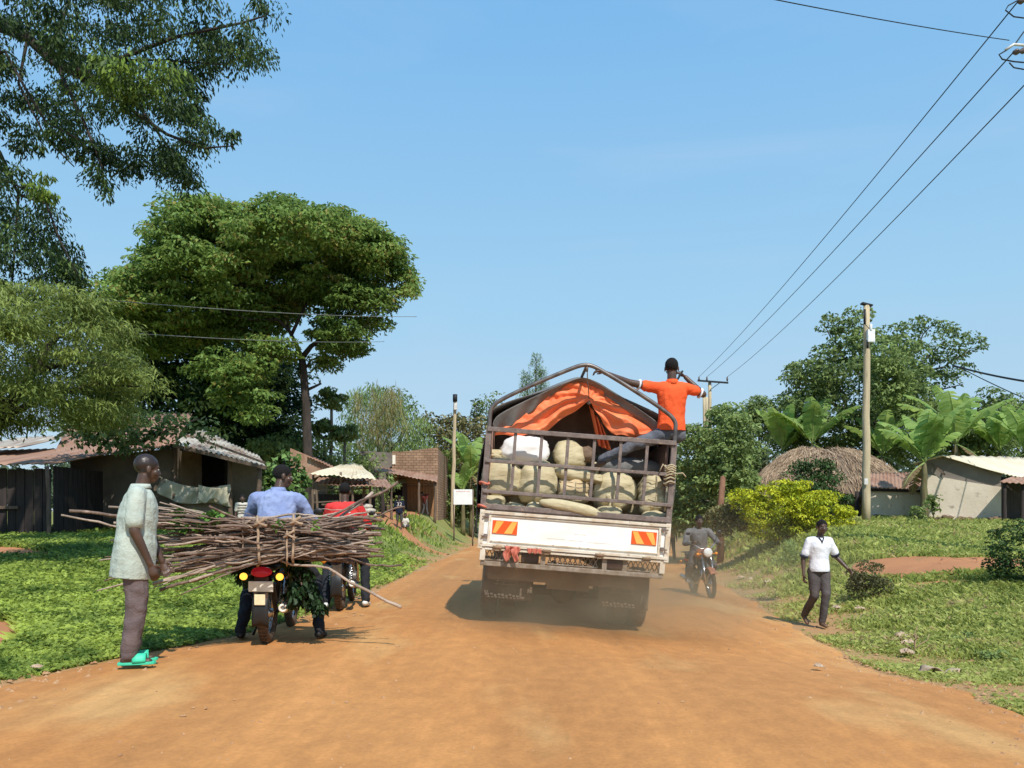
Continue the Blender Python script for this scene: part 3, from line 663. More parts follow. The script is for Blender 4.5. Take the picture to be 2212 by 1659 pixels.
def wheel(x, y, r=.37, w=.2, name='wheel'):
    m_ = MB(); rings = []
    prof = [(-w / 2, r * .62), (-w / 2, r * .93), (-w * .38, r), (w * .38, r), (w / 2, r * .93), (w / 2, r * .62)]
    m_.loft([(Vector((x + a, y, r)), Vector((0, q, 0)), Vector((0, 0, q))) for a, q in prof], 40, True)
    for k in range(36):
        a = 2 * math.pi * k / 36
        for o in (-.28, 0, .28): m_.box((x + o * w, y + math.cos(a) * r, r + math.sin(a) * r), (w * .22, .03, .018), Matrix.Rotation(a - math.pi / 2, 3, 'X'))
    wo_ = m_.build(name, rubber, truck)
    c_ = MB(); s = 1 if x > 0 else -1; c_.loft([(Vector((x + s * w * q, y, r)), Vector((0, k, 0)), Vector((0, 0, k))) for q, k in ((.3, r * .6), (.51, r * .6), (.48, r * .5), (.3, r * .42), (.35, r * .2), (.56, r * .16))], 24); c_.build('rim', frame_w, wo_)
for x in (-.93, -.7, .7, .93): wheel(x, 1.15)
for x in (-.88, .88): wheel(x, 4.75)
ax = MB(); ax.cyl((-.95, 1.15, .37), (.95, 1.15, .37), .06); ax.ell((0, 1.15, .38), (.17, .2, .17)); ax.cyl((0, 1.15, .4), (0, 3.8, .6), .04); ax.build('rear_axle', under_m, truck)
for sx_ in (-1, 1): l = MB(); l.tube([(sx_ * .5, .55, .72), (sx_ * .5, .85, .5), (sx_ * .5, 1.15, .45), (sx_ * .5, 1.5, .5), (sx_ * .5, 1.9, .72)], .035); l.build('leaf_spring', under_m, truck)
# side gates
for sx_ in (-1, 1):
    q = MB(); q.box((sx_ * 1.06, BL / 2 + .03, 1.13), (.045, BL - .06, .36)); 
    for z in (1.02, 1.12, 1.22): q.box((sx_ * 1.088, BL / 2 + .03, z), (.012, BL - .1, .03))
    q.build('side_gate', white_p, truck, bevel=.005)
# cab
cb = MB(); cw = .99; prof = [(4.25, .75), (4.25, 2.2), (4.35, 2.28), (5.35, 2.28), (5.5, 2.2), (5.85, 1.55), (5.92, 1.3), (5.92, .62), (5.2, .62), (5.15, .85), (4.4, .85), (4.35, .75)]
n = len(prof); vs = [Vector((-cw, y, z)) for y, z in prof] + [Vector((cw, y, z)) for y, z in prof]
cb.add(vs, [tuple(range(n - 1, -1, -1)), tuple(range(n, 2 * n))] + [(i, (i + 1) % n, (i + 1) % n + n, i + n) for i in range(n)], False)
cab = cb.build('cab', white_p, truck, bevel=.03)
q = MB(); q.poly([(-.9, 5.52, 2.13), (.9, 5.52, 2.13), (.9, 5.83, 1.6), (-.9, 5.83, 1.6)], .012, (0, .87, .5)); q.build('windscreen', glass_d, cab)
q = MB(); q.box((0, 4.245, 1.85), (1.3, .012, .42)); q.build('rear_window', glass_d, cab)
for sx_ in (-1, 1):
    q = MB(); q.poly([(sx_ * .993, 4.6, 2.1), (sx_ * .993, 5.4, 2.1), (sx_ * .993, 5.66, 1.55), (sx_ * .993, 4.6, 1.55)][::sx_], .008, (sx_, 0, 0)); q.build('side_window', glass_d, cab)
    q = MB(); q.box((sx_ * .7, 5.93, .95), (.28, .03, .18)); q.build('headlight', chrome, cab, bevel=.01)
    q = MB(); q.tube([(sx_ * .98, 5.6, 1.9), (sx_ * 1.2, 5.75, 1.9), (sx_ * 1.22, 5.75, 1.6)], .012); q.box((sx_ * 1.2, 5.74, 1.72), (.14, .03, .3)); q.build('mirror', rubber, cab)
# rack: posts, rails, hoops
def bar(name, p0, p1, w=.042, h=.042, m=rack_m): q = MB(); q.beam(p0, p1, w, h); return q.build(name, m, truck, bevel=.005)
HT, HM, HL, HB = 2.235, 1.875, 1.53, 1.36
for z, s in ((HT, .052), (HM, .038), (HL, .04), (HB, .06)): bar('rack_rail', (-1.07, -.03, z), (1.07, -.03, z), .03, s)
bar('rack_rail', (-1.08, -.0, 1.325), (1.08, -.0, 1.325), .07, .016)
for k in range(6):
    x = -1.05 + 2.1 * (k + 1) / 7; bar('rack_upright', (x, -.005, HL), (x, -.005, HT), .036, .03)
for sx_ in (-1, 1):
    bar('corner_post', (sx_ * 1.055, .01, 1.3), (sx_ * 1.055, .01, HT), .065, .065)
    for y in (1.0, 2.0, 3.0, 4.0): bar('corner_post', (sx_ * 1.055, y, 1.3), (sx_ * 1.055, y, HT), .05, .05)
    for z in (HT, HM, HL): bar('rack_rail', (sx_ * 1.055, .03, z), (sx_ * 1.055, 4.05, z), .04, .04)
def hoop_pts(x=1.055, e=2.47, pk=3.045, r=.2):
    pts = [(-x, HT)]; 
    c = [(-x, e - .12), (-x, e + .02), (-x + .14, e + .13)]
    pts += c; pts += [(-x * .5, e + (pk - e) * .6), (-.16, pk - .045), (-.05, pk), (.05, pk), (.16, pk - .045), (x * .5, e + (pk - e) * .6), (x - .14, e + .13), (x, e + .02), (x, e - .12), (x, HT)]
    # round by Chaikin
    for _ in range(2):
        o = [pts[0]]
        for a, b_ in zip(pts[:-1], pts[1:]): o += [(a[0] * .75 + b_[0] * .25, a[1] * .75 + b_[1] * .25), (a[0] * .25 + b_[0] * .75, a[1] * .25 + b_[1] * .75)]
        o.append(pts[-1]); pts = o
    return pts
hp = hoop_pts()
for y in (.0, 1.05, 2.05, 3.05, 4.0):
    q = MB(); q.tube([(x, y, z - (.05 if y > 0 else 0)) for x, z in hp], .024, 10); q.build('hoop', pipe_m, truck)
q = MB(); q.tube([(0, 0, 3.045), (0, 4.0, 2.995)], .018); q.build('ridge_pipe', pipe_m, truck)
# canopy (grey) from inside the rear hoop to the front, hanging down over the rails
hx = np.array([p[0] for p in hp]); hz = np.array([p[1] for p in hp])
seg = np.concatenate([[0], np.cumsum(np.hypot(np.diff(hx), np.diff(hz)))]); Ls = seg[-1]
def arc(t, off=0.0):
    return np.interp(t * Ls, seg, hx), np.interp(t * Ls, seg, hz)
def canopy(u, v):
    y = .3 + 3.72 * v; sag = .05 * math.sin(math.pi * ((y % 1.02) / 1.02)) if y > .3 else .0
    e = max(0, 1 - v * 9)
    if .16 < u < .84:
        t = (u - .16) / .68; x, z = arc(t); x *= 1.03; d = .03 - sag - .13 * e * math.sin(math.pi * t); z += d - .05 * 0
        z += .022 * noise.noise(Vector((x * 3, y * 3, 0)))
    else:
        s = -1 if u < .5 else 1; t = (.16 - u) / .16 if u < .5 else (u - .84) / .16
        x = s * (1.087 + .05 * math.sin(t * 3) + .035 * math.sin(y * 5 + t * 4) * t + .05 * t * max(0, 1 - v * 5)); z = HT - t * (1.18 if v < .1 else .98) * (1 if s < 0 else .85)
        y -= .05 * t * e
    return Vector((x, y, z))
q = MB(); q.grid(canopy, 80, 60); cn = q.build('canopy', tarp_g, truck, solid=.006)
q = MB(); q.grid(lambda u, v: Vector((np.interp(u, seg / Ls, hx) * .96, 1.55 + .05 * math.sin(u * 30 + v * 3), 1.0 + (np.interp(u, seg / Ls, hz) - .06 - 1.0) * v)), 70, 6); q.build('inner_curtain', mat('inner_brown_tarpaulin', (.5, .33, .25), (.42, .27, .2), scale=4, rough=.85), truck, solid=.006)
# inner lining: brown side walls and end wall that close the load space
q = MB()
for s in (-1, 1): q.grid(lambda u, v: Vector((s * (1.02 - .02 * math.sin(u * 9)), .15 + 3.8 * u, 1.0 + 1.25 * v)), 20, 4)
q.grid(lambda u, v: Vector((np.interp(u, seg / Ls, hx) * 1.02, 3.97, 1.0 + (np.interp(u, seg / Ls, hz) + .02 - 1.0) * v)), 60, 5)
q.build('canopy_lining', tarp_in, truck, solid=.006)
# orange flap: upper edge follows an inner arch, lower edge is the parted opening
UP = [(-.98, 2.26), (-.8, 2.36), (-.6, 2.53), (-.42, 2.7), (-.24, 2.86), (-.08, 2.935), (.12, 2.9), (.32, 2.78), (.5, 2.67), (.7, 2.54), (.86, 2.42)]
LO = [(-1.0, 2.2), (-.75, 2.22), (-.5, 2.26), (-.36, 2.33), (-.14, 2.52), (.075, 2.675), (.16, 2.58), (.26, 2.43), (.43, 2.305), (.62, 2.3), (.84, 2.34)]
def chain(pts, t):
    pts = np.array(pts); return float(np.interp(t * (len(pts) - 1), range(len(pts)), pts[:, 0])), float(np.interp(t * (len(pts) - 1), range(len(pts)), pts[:, 1]))
def flap(u, v):
    a = chain(UP, u); b_ = chain(LO, u); x = a[0] + (b_[0] - a[0]) * v; z = a[1] + (b_[1] - a[1]) * v
    pinch = math.exp(-((u - .5) / .06) ** 2)
    rad = math.atan2(z - 2.7, x - .07); dk = min(1, math.hypot(x - .07, z - 2.68) / .3); fold = .03 * dk * math.sin(rad * 13 + 2.2 * math.sin(v * 4 + u * 11)) * (.35 + v) + .03 * noise.noise(Vector((x * 4, z * 9, 1))) + .016 * noise.noise(Vector((x * 13 + z * 6, z * 15, 4)))
    y = .3 + fold + .12 * (1 - v) * .5 - .04 * v - pinch * .05 * v
    if v > .85: y += (v - .85) * .25; 
    return Vector((x, y, z + .012 * math.sin(u * 40) * v))
q = MB(); q.grid(flap, 150, 40); q.build('orange_flap', tarp_o, truck, solid=.008)
def edge_flap(u, v):     # grey rear edge of the canopy, hanging between the hoop and the orange flap
    t = .06 + .88 * u; x, z = arc(t); x *= .97; z -= .1; a = chain(UP, min(1, max(0, (u - .03) / .94))); x2, z2 = a[0] * 1.0, a[1] - .03
    y = .26 + .1 * v + .03 * math.sin((x + z) * 16 + v * 3) * v
    return Vector((x + (x2 - x) * v, y, z + (min(z2, z - .02) - z) * v))
q = MB(); q.grid(edge_flap, 100, 12); q.build('canopy_edge', tarp_g, truck, solid=.006)
def curtain(u, v):      # right hand curtain hanging from the knot
    x0 = .09 + .16 * u; z0 = 2.66 - .22 * u; x1 = .25 + .16 * u; z1 = 2.19 - .05 * u
    return Vector((x0 + (x1 - x0) * v, .4 + .035 * math.sin(u * 16 + v * 3) + .1 * v, z0 + (z1 - z0) * v))
q = MB(); q.grid(curtain, 40, 30); q.build('orange_curtain', tarp_o, truck, solid=.006)
k_ = MB(); k_.ell((.075, .26, 2.67), (.03, .03, .035)); k_.tube([(.0, .0, 3.04), (.02, .06, 2.9), (.05, .15, 2.78), (.075, .25, 2.68)], .006); k_.tube([(.0, .0, 3.06), (.0, 0, 2.97)], .016); k_.build('tie_rope', rack_m, truck)
rope_m = mat('sisal_rope', (.5, .42, .28), (.36, .28, .17), scale=40, rough=.95)
k_ = MB(); k_.tube([(1.03 + .06 * math.cos(a), .06 * math.sin(a), 1.72 + .26 * (a / 44) ** .6 + .012 * math.sin(a * 3)) for a in [i * .5 for i in range(89)]], .0105, 6)
k_.tube([(1.0, -.06, 1.92), (.93, -.08, 1.98), (.9, -.07, 1.9)], .009, 6); k_.tube([(1.05, -.06, 1.88), (1.16, -.08, 1.9), (1.2, -.07, 1.86)], .009, 6)
rp_ = k_.build('knotted_rope', rope_m, None); rp_.matrix_world = TM; tag(rp_, 'pale rope knotted around the right corner post of the truck rack', 'rope')
for z in (1.36, 1.62):
    k_ = MB(); k_.tube([(-1.06 + .055 * math.cos(a), .055 * math.sin(a), z + .01 * math.sin(a * 2)) for a in [i * .5 for i in range(14)]], .013, 6); o = k_.build('cloth_tie', cloth_pink, None); o.matrix_world = TM
    tag(o, 'faded pink cloth tie on the left corner post, ' + ('just above the tailgate' if z < 1.5 else 'upper of two'), 'cloth tie')
# ------------------------------------------------------------------ sacks in the truck
sack_m = mat('woven_sack', (.54, .46, .29), (.44, .37, .22), scale=5, rough=.7, bump=.3, bscale=8, stretch=(2, 2, 7), c3=(.34, .27, .16), s3=5, f3=.64)
sack_w = mat('white_sack', (.82, .8, .77), (.76, .74, .7), scale=5, rough=.65, bump=.3, bscale=9)
sack_g = mat('grey_sack', (.17, .165, .16), (.24, .23, .22), scale=6, rough=.75, bump=.5, bscale=12)
sack_s = mat('tan_sack', (.6, .46, .28), (.48, .36, .2), scale=5, rough=.7, bump=.4, bscale=10)
def sack(zx, zy, w_, h_, label, m=sack_m, dy=.42, d=.42, tilt=0, pinch=.0, power=2.6, tie=False, cat='sack', name='grain_sack', seam=False, arch=0):
    c = TM @ Z1(zx, zy, dy); s_ = (TY + dy) / FD / 1.1302 / 3.318 * 1.0; W2 = w_ / 2 * s_; H2 = h_ / 2 * s_
    mb = MB(); W2 *= 1.1; H2 *= 1.08; rot = None; K = 16; rings = []; vs = []; N = 28
    sd = random.random() * 20
    for i in range(K + 1):
        t = i / K * 2 - 1; prof = (1 - abs(t) ** power) ** (1 / power) if abs(t) < 1 else .0
        if t > .3 and pinch: prof *= 1 - pinch * ((t - .3) / .7) ** 1.5
        prof = max(prof, .04)
        for k in range(N):
            a = 2 * math.pi * k / N; ca, sa = math.cos(a), math.sin(a); e = 2 / 2.7
            x = abs(ca) ** e * (1 if ca > 0 else -1) * W2 * prof; y = abs(sa) ** e * (1 if sa > 0 else -1) * d / 2 * prof; z = H2 * t
            z += arch * (1 - (x / W2) ** 2) * H2 if arch else 0
            p = Vector((x, y, z)); nn = noise.noise(Vector((x * 6 + sd, y * 6, z * 6))) * .035 - .022 * max(0, .25 - abs(noise.noise(Vector((x * 7 + sd, y * 7, z * 9 + sd))))) / .25 + noise.noise(Vector((x * 16, y * 16 + sd, z * 20))) * .008
            p *= 1 + nn / max(W2, .08); vs.append(p)
    fs = [(i * N + k, i * N + (k + 1) % N, (i + 1) * N + (k + 1) % N, (i + 1) * N + k) for i in range(K) for k in range(N)] + [tuple(range(N - 1, -1, -1)), tuple(range(K * N, K * N + N))]
    mb.add(vs, fs)
    o = mb.build(name, m); o.location = c; o.rotation_euler = (0, TR + R(tilt), 0); tag(o, label, cat, 'sacks loaded on the truck')
    if seam:
        q = MB(); q.tube([(W2 * .06, -d / 2 * (1 - abs(t) ** power) ** (1 / power) - .006, H2 * t) for t in [-.9 + .12 * i for i in range(16)]], .006, 6)
        for i in range(5): q.tube([(-W2 * .8 + W2 * 1.6 * j / 8, -d / 2 * (1 - abs(-.6 + i * .3) ** power) ** (1 / power) * (1 - .35 * abs(j / 4 - 1) ** 2.5) - .004, H2 * (-.6 + i * .3) + .01 * math.sin(j)) for j in range(9)], .004, 5)
        q.build('stitching', mat('sack_stitch', (.42, .35, .23), rough=.9), o)
    if tie:
        q = MB(); q.cap((0, 0, H2 * .95), .022, (.01, 0, H2 + .05), .012); q.cap((0.01, 0, H2 + .05), .014, (-.03, -.01, H2 + .1), .03, fl=.5, flat_dir=(0, 1, 0)); q.build('tied_mouth', m, o)
    return o
sack(412, 1140, 305, 310, 'upright woven sack at the far left behind the rack, under the loose flat sack', pinch=.3, power=3.2, dy=.35)
sack(708, 1180, 295, 345, 'upright woven sack second from the left, just below the bright white sack', pinch=.35, power=3, dy=.33)
sack(990, 1262, 280, 215, 'tan striped sack in the middle of the load between two upright sacks', sack_s, dy=.4, seam=True)
sack(1322, 1255, 320, 330, 'upright sack right of the middle, left neighbour of the sack with the stitched seam', pinch=.4, power=3, dy=.34)
sack(1632, 1285, 225, 315, 'upright sack at the far right corner with a stitched seam down its front', pinch=.25, power=3.2, dy=.33, seam=True)
sack(600, 935, 370, 250, 'large bright white sack bulging on top of the load at the left', sack_w, dy=.42, d=.5, power=2.3)
sack(360, 965, 180, 85, 'small flat sack lying on top of the load in the far left corner', dy=.45, tilt=6)
sack(955, 975, 235, 260, 'woven sack standing on end with a pointed corner, in the middle above the others', dy=.55, tilt=-14, pinch=.45, power=3)
sack(1015, 1125, 350, 120, 'long woven sack lying flat across the middle of the load', dy=.42, tilt=3)
sack(1180, 1155, 110, 80, 'small tied sack mouth poking out between the middle and right sacks', dy=.3, tie=True)
sack(1450, 1065, 540, 150, 'dark grey bundle lying on top of the right side of the load', sack_g, dy=.7, tilt=2, cat='bundle', name='grey_bundle')
sack(1090, 960, 130, 130, 'brown crumpled bag wedged beside the pointed sack under the foot of the rider', mat('brown_bag', (.22, .15, .1), (.14, .09, .06), scale=8, rough=.8, bump=.5), dy=.6, cat='bag', name='crumpled_bag', pinch=.4)
sack(345, 1345, 165, 110, 'low rounded sack top showing above the tailgate at the far left', dy=.16, d=.25)
sack(530, 1390, 170, 75, 'low sack edge second from the left above the tailgate', dy=.16, d=.25, tilt=8)
sack(690, 1385, 140, 80, 'low peaked sack top third from the left above the tailgate', dy=.16, d=.22, pinch=.6)
sack(975, 1400, 470, 95, 'long slanting sack lying on the top edge of the tailgate', dy=.03, d=.22, tilt=8, arch=.25)
sack(1290, 1420, 180, 90, 'low sack with a tied mouth hanging over the tailgate right of the middle', dy=.12, d=.22, tie=True)
sack(1655, 1460, 200, 90, 'low rounded sack top at the far right above the tailgate', dy=.16, d=.25, tilt=4)
sack(1480, 1370, 240, 200, 'sack low in the shade between the two right hand upright sacks', dy=.6)
sack(560, 1300, 240, 260, 'shaded sack low between the two left hand upright sacks', dy=.65)
sack(860, 1300, 200, 260, 'shaded sack low behind the long slanting sack', dy=.7)
sack(1180, 1330, 180, 220, 'shaded sack low in the middle behind the sack with the tied mouth', dy=.7)
sack(480, 1080, 300, 280, 'shaded sack in the second row behind the two left hand upright sacks', dy=1.1)
sack(800, 1080, 300, 300, 'shaded sack in the second row left of the middle', dy=1.1)
sack(1180, 1120, 320, 300, 'shaded sack in the second row right of the middle', dy=1.15)
sack(1520, 1180, 320, 300, 'shaded sack in the second row behind the two right hand upright sacks', dy=1.15)
# ================================================================== MOTORCYCLES
black_pl = mat('black_plastic', (.012, .012, .013), (.02, .018, .017), scale=10, rough=.45, spec=.4)
red_lens = mat('red_lens', (.35, .01, .018), (.25, .008, .015), rough=.15, emit=(1, .03, .05), estr=.15)
amber_lens = mat('lit_amber_lens', (.9, .45, .05), (.9, .4, .04), rough=.2, emit=(1, .5, .06), estr=1.8)
amber_off = mat('amber_lens', (.8, .3, .03), (.7, .25, .02), rough=.2)
plate_m = mat('number_plate', (.86, .82, .7), (.75, .7, .58), scale=20, rough=.5); plate_y = mat('yellow_plate', (.85, .74, .48), (.72, .6, .36), scale=20, rough=.5)
engine_m = mat('cast_alloy', (.2, .19, .18), (.12, .11, .1), scale=15, rough=.5, metal=.6)
seat_m = mat('vinyl_seat', (.015, .014, .014), (.022, .02, .02), scale=10, rough=.55)
dust_bl = mat('dusty_black', (.05, .035, .024), (.1, .065, .04), scale=9, rough=.8)
lens_c = mat('clear_lens', (.75, .75, .72), (.6, .6, .58), scale=20, rough=.1, spec=.8)
def moto(label, loc, rotz, body, rear_lit=False, lean=0, headlit=False, plates=True):
    r = thing('motorcycle', label, 'motorcycle', loc, (0, lean, rotz))
    def bld(mb, n, m, p=None, **k): return mb.build(n, m, p or r, **k)
    R_, wb = .29, 1.27
    for y, w2, nm in ((0, .05, 'rear_wheel'), (wb, .042, 'front_wheel')):
        q = MB(); q.torus((0, y, R_), (1, 0, 0), R_ - .045, .048, 40, 12, w2 / .048)
        for k in range(40):
            a = 2 * math.pi * k / 40; q.box((0, y + math.cos(a) * (R_ + .001), R_ + math.sin(a) * (R_ + .001)), (w2 * 1.3, .018, .012), Matrix.Rotation(a - math.pi / 2, 3, 'X'))
        t_ = bld(q, nm, dust_bl)
        q = MB(); q.torus((0, y, R_), (1, 0, 0), R_ - .085, .014, 36, 8); q.cyl((-.05, y, R_), (.05, y, R_), .045)
        for k in range(18): a = 2 * math.pi * k / 18; q.tube([(.02 * (-1) ** k, y, R_), (0, y + math.cos(a) * (R_ - .085), R_ + math.sin(a) * (R_ - .085))], .0025, 4)
        q.build('rim', chrome, t_)
    q = MB(); q.grid(lambda u, v: Vector(((v - .5) * .15, math.cos(R(200 - 150 * u)) * (R_ + .06) * 1.0, R_ + math.sin(R(200 - 150 * u)) * (R_ + .07) + .05 - .03 * abs(2 * v - 1))), 20, 6); bld(q, 'rear_mudguard', black_pl, solid=.005)
    q = MB(); q.grid(lambda u, v: Vector(((v - .5) * .13, wb + math.cos(R(175 - 135 * u)) * (R_ + .04), R_ + math.sin(R(175 - 135 * u)) * (R_ + .04) - .02 * abs(2 * v - 1))), 20, 6); bld(q, 'front_mudguard', body, solid=.005)
    q = MB()
    for s in (-1, 1): q.tube([(s * .085, 0, R_), (s * .085, .3, .36), (s * .07, .52, .4)], .018); 
    q.tube([(0, .5, .38), (0, .45, .7), (0, .8, .72), (0, 1.0, .78)], .022); q.tube([(0, .5, .36), (0, .9, .36), (0, 1.02, .75)], .02)
    for s in (-1, 1): q.tube([(s * .1, -.12, .62), (s * .11, .2, .64), (s * .09, .5, .66)], .013)
    bld(q, 'frame', black_pl)
    for s in (-1, 1):
        q = MB(); q.cyl((s * .125, .02, .33), (s * .12, .16, .62), .013); q.tube([(s * .125 + .028 * math.cos(i * .9), .045 + .0022 * i, .38 + .0048 * i + .0 * math.sin(i)) for i in range(42)], .006, 5); bld(q, 'shock_absorber', chrome)
    q = MB(); q.box((0, .62, .43), (.2, .28, .2)); q.cyl((0, .72, .5), (0, .85, .66), .075); 
    for k in range(6): q.box((0, .75 + .02 * k, .53 + .022 * k), (.18, .16, .008), (R(-35), 0, 0))
    q.cyl((-.15, .6, .4), (.15, .6, .4), .075); bld(q, 'engine', engine_m, bevel=.01)
    q = MB(); q.tube([(.05, .88, .6), (.08, .95, .42), (.13, .8, .26), (.16, .4, .28), (.17, .1, .33)], .019); q.tube([(.17, .12, .33), (.18, -.05, .34), (.185, -.22, .36)], [.03, .047, .045], 14); q.cyl((.185, -.22, .36), (.186, -.235, .362), .032); e_ = bld(q, 'exhaust', chrome)
    q = MB(); q.torus((.186, -.238, .362), (.0, 1, .1), .03, .012, 18, 8); q.build('exhaust_tip', plate_m, e_)
    # seat, tank, side panels
    q = MB(); q.loft([(Vector((0, y, z)), Vector((w_, 0, 0)), Vector((0, 0, h))) for y, z, w_, h in ((-.2, .8, .09, .03), (-.17, .8, .11, .045), (.1, .79, .125, .05), (.35, .78, .125, .05), (.5, .765, .1, .045), (.58, .77, .07, .03))], 20); bld(q, 'seat', seat_m)
    q = MB(); q.loft([(Vector((0, y, z)), Vector((w_, 0, 0)), Vector((0, 0, h))) for y, z, w_, h in ((.52, .8, .05, .05), (.58, .82, .11, .09), (.75, .86, .145, .11), (.9, .87, .13, .1), (1.0, .86, .06, .06))], 24); bld(q, 'fuel_tank', body)
    for s in (-1, 1): q = MB(); q.poly([(s * .12, .12, .74), (s * .12, .48, .72), (s * .115, .42, .52), (s * .12, .2, .6)][::s], .015, (s, 0, 0)); bld(q, 'side_panel', body, bevel=.005)
    q = MB(); q.loft([(Vector((0, y, z)), Vector((w_, 0, 0)), Vector((0, 0, h))) for y, z, w_, h in ((-.3, .73, .05, .02), (-.27, .735, .1, .045), (-.1, .74, .115, .05), (.1, .74, .11, .04))], 16); tail = bld(q, 'tail_cowl', black_pl)
    q = MB(); q.loft([(Vector((0, y, z)), Vector((w_, 0, 0)), Vector((0, 0, h))) for y, z, w_, h in ((-.36, .695, .055, .028), (-.35, .7, .088, .042), (-.3, .705, .095, .048), (-.26, .71, .08, .04))], 20); q.build('tail_light', red_lens, tail)
    for s in (-1, 1):
        q = MB(); q.tube([(s * .07, -.28, .68), (s * .15, -.29, .665)], .009); st = q.build('indicator_stalk', black_pl, tail)
        q = MB(); q.ell((s * .165, -.3, .66), (.036, .038, .034)); q.build('indicator', amber_lens if rear_lit else amber_off, st)
    if plates:
        q = MB(); q.box((0, -.33, .57), (.225, .012, .1), (R(8), 0, 0)); pl = bld(q, 'number_plate', plate_m, bevel=.006)
        q = MB(); q.box((0, -.338, .57), (.205, .003, .08), (R(8), 0, 0)); q.build('plate_face', plate_m, pl)
        q = MB(); q.box((0, -.365, .45), (.1, .012, .1), (R(4), 0, 0)); pl = bld(q, 'small_plate', plate_y, bevel=.012)
    q = MB(); q.grid(lambda u, v: Vector(((v - .5) * .13, -.3 - .04 * u, .66 - .36 * u)), 6, 4); bld(q, 'rear_flap', dust_bl, solid=.006)
    # fork, handlebar, lamp
    for s in (-1, 1): q = MB(); q.cyl((s * .085, wb, R_), (s * .085, wb - .18, .78), .022); q.cyl((s * .085, wb - .1, .56), (s * .085, wb - .22, .92), .017); bld(q, 'fork_leg', chrome)
    q = MB(); q.box((0, wb - .2, .87), (.2, .05, .03)); q.tube([(-.36, .9, 1.06), (-.22, .96, 1.07), (-.1, 1.06, .97), (.1, 1.06, .97), (.22, .96, 1.07), (.36, .9, 1.06)], .012, 8); hb = bld(q, 'handlebar', chrome)
    for s in (-1, 1):
        q = MB(); q.cyl((s * .24, .95, 1.07), (s * .37, .9, 1.06), .018); q.build('grip', black_pl, hb)
        q = MB(); q.tube([(s * .2, .98, 1.07), (s * .26, 1.0, 1.22), (s * .3, .99, 1.27)], .006, 6); q.ell((s * .32, .99, 1.29), (.05, .012, .035)); q.build('mirror', black_pl, hb)
        q = MB(); q.tube([(s * .08, 1.12, .87), (s * .17, 1.12, .87)], .009); q.ell((s * .185, 1.12, .87), (.033, .035, .03)); bld(q, 'indicator', amber_off)
    q = MB(); q.loft([(Vector((0, y, .9)), Vector((w_, 0, 0)), Vector((0, 0, w_))) for y, w_ in ((1.06, .05), (1.1, .09), (1.19, .1), (1.2, .095))], 24); hl = bld(q, 'headlight', body if headlit else black_pl)
    q = MB(); q.ell((0, 1.2, .9), (.09, .03, .09)); q.build('lens', lens_c, hl)
    for s in (-1, 1):
        q = MB(); q.tube([(s * .1, .5, .33), (s * .3, .48, .32)], .014); bld(q, 'foot_peg', black_pl)
    q = MB(); q.tube([(-.1, .45, .33), (-.2, .3, .03)], .012); bld(q, 'side_stand', black_pl)
    q = MB()
    for s in (-1, 1): q.tube([(s * .12, .15, .78), (s * .14, -.05, .86), (s * .14, -.33, .86)], .009)
    for y in (-.05, -.15, -.25, -.33): q.tube([(-.14, y, .86), (.14, y, .86)], .008)
    bld(q, 'luggage_rack', black_pl)
    return r
# ================================================================== PEOPLE IN PLACE
sh_mint = fabric('pale_grey_green_shirt', (.47, .52, .45), (.4, .45, .39)); tr_grey = fabric('brown_grey_trousers', (.17, .13, .125), (.13, .1, .1))
sh_blue = fabric('washed_blue_shirt', (.3, .36, .56), (.22, .27, .46)); tr_dark = fabric('dark_trousers', (.02, .022, .025), (.03, .03, .034))
sh_red = fabric('red_shirt', (.72, .06, .055), (.6, .045, .045)); sh_or = fabric('orange_polo', (.86, .13, .04), (.78, .1, .03)); jeans = fabric('grey_jeans', (.085, .09, .11), (.15, .155, .175))
sh_white = fabric('white_tshirt', (.8, .8, .84), (.74, .75, .8)); tr_char = fabric('charcoal_trousers', (.07, .06, .062), (.1, .085, .08)); jk_grey = fabric('dusty_grey_jacket', (.085, .085, .09), (.17, .16, .155), scale=3)
navy = fabric('navy_trim', (.03, .032, .05)); sh_black = fabric('black_jersey', (.018, .022, .04)); sh_grey = fabric('grey_shorts', (.09, .085, .085)); stripes_m = fabric('pale_cream_shirt', (.62, .58, .5))
sandal_g = mat('turquoise_rubber', (.06, .6, .36), (.05, .52, .32), rough=.5); shoe_b = mat('black_shoe', (.02, .018, .016), rough=.6); shoe_w = mat('white_shoe', (.75, .74, .7), rough=.5)
mx_, my_ = -3.05, 6.62
man, D, H = person('man with shaved head in loose pale shirt and turquoise sandals beside the firewood', (mx_, my_, g(mx_, my_) + .016), R(-68),
    dict(pelvis=(0, 0, .95), neck=(.0, .045, 1.44), head=(-.01, .095, 1.595), sl=(-.19, .03, 1.39), sr=(.185, .02, 1.385), er=(.235, .01, 1.1), wr=(.215, .12, .84), el=(-.23, .1, 1.1), wl=(-.19, .2, .84),
         al=(-.1, -.03, .11), ar=(.06, -.04, .11), kl=(-.1, .015, .52), kr=(.08, .02, .52)), look=(-.35, 1, -.12), shirt=sh_mint, trousers=tr_grey, shoes=('slipper', sandal_g), sleeve=.72, hem=-.5, shirt_fit=1.18,
    fine=.0065, wr=.009, hdir=dict(r=(0, .35, -1)), trouser_fit=1.14, hair=mat('shaved_scalp', (.03, .017, .012), (.022, .013, .01), rough=.4, spec=.5), toe=dict(l=(-.05, 1, -.1), r=(.1, 1, -.1)), girth=1.03)
q = MB()   # collar
nb = D['neck']; q.loft([(nb + Vector((0, -.012, -.012)), Vector((.088, 0, 0)), Vector((0, .092, .02))), (nb + Vector((0, -.0, .035)), Vector((.066, 0, 0)), Vector((0, .07, .0)))], 20); q.build('collar', sh_mint, man, solid=.006)
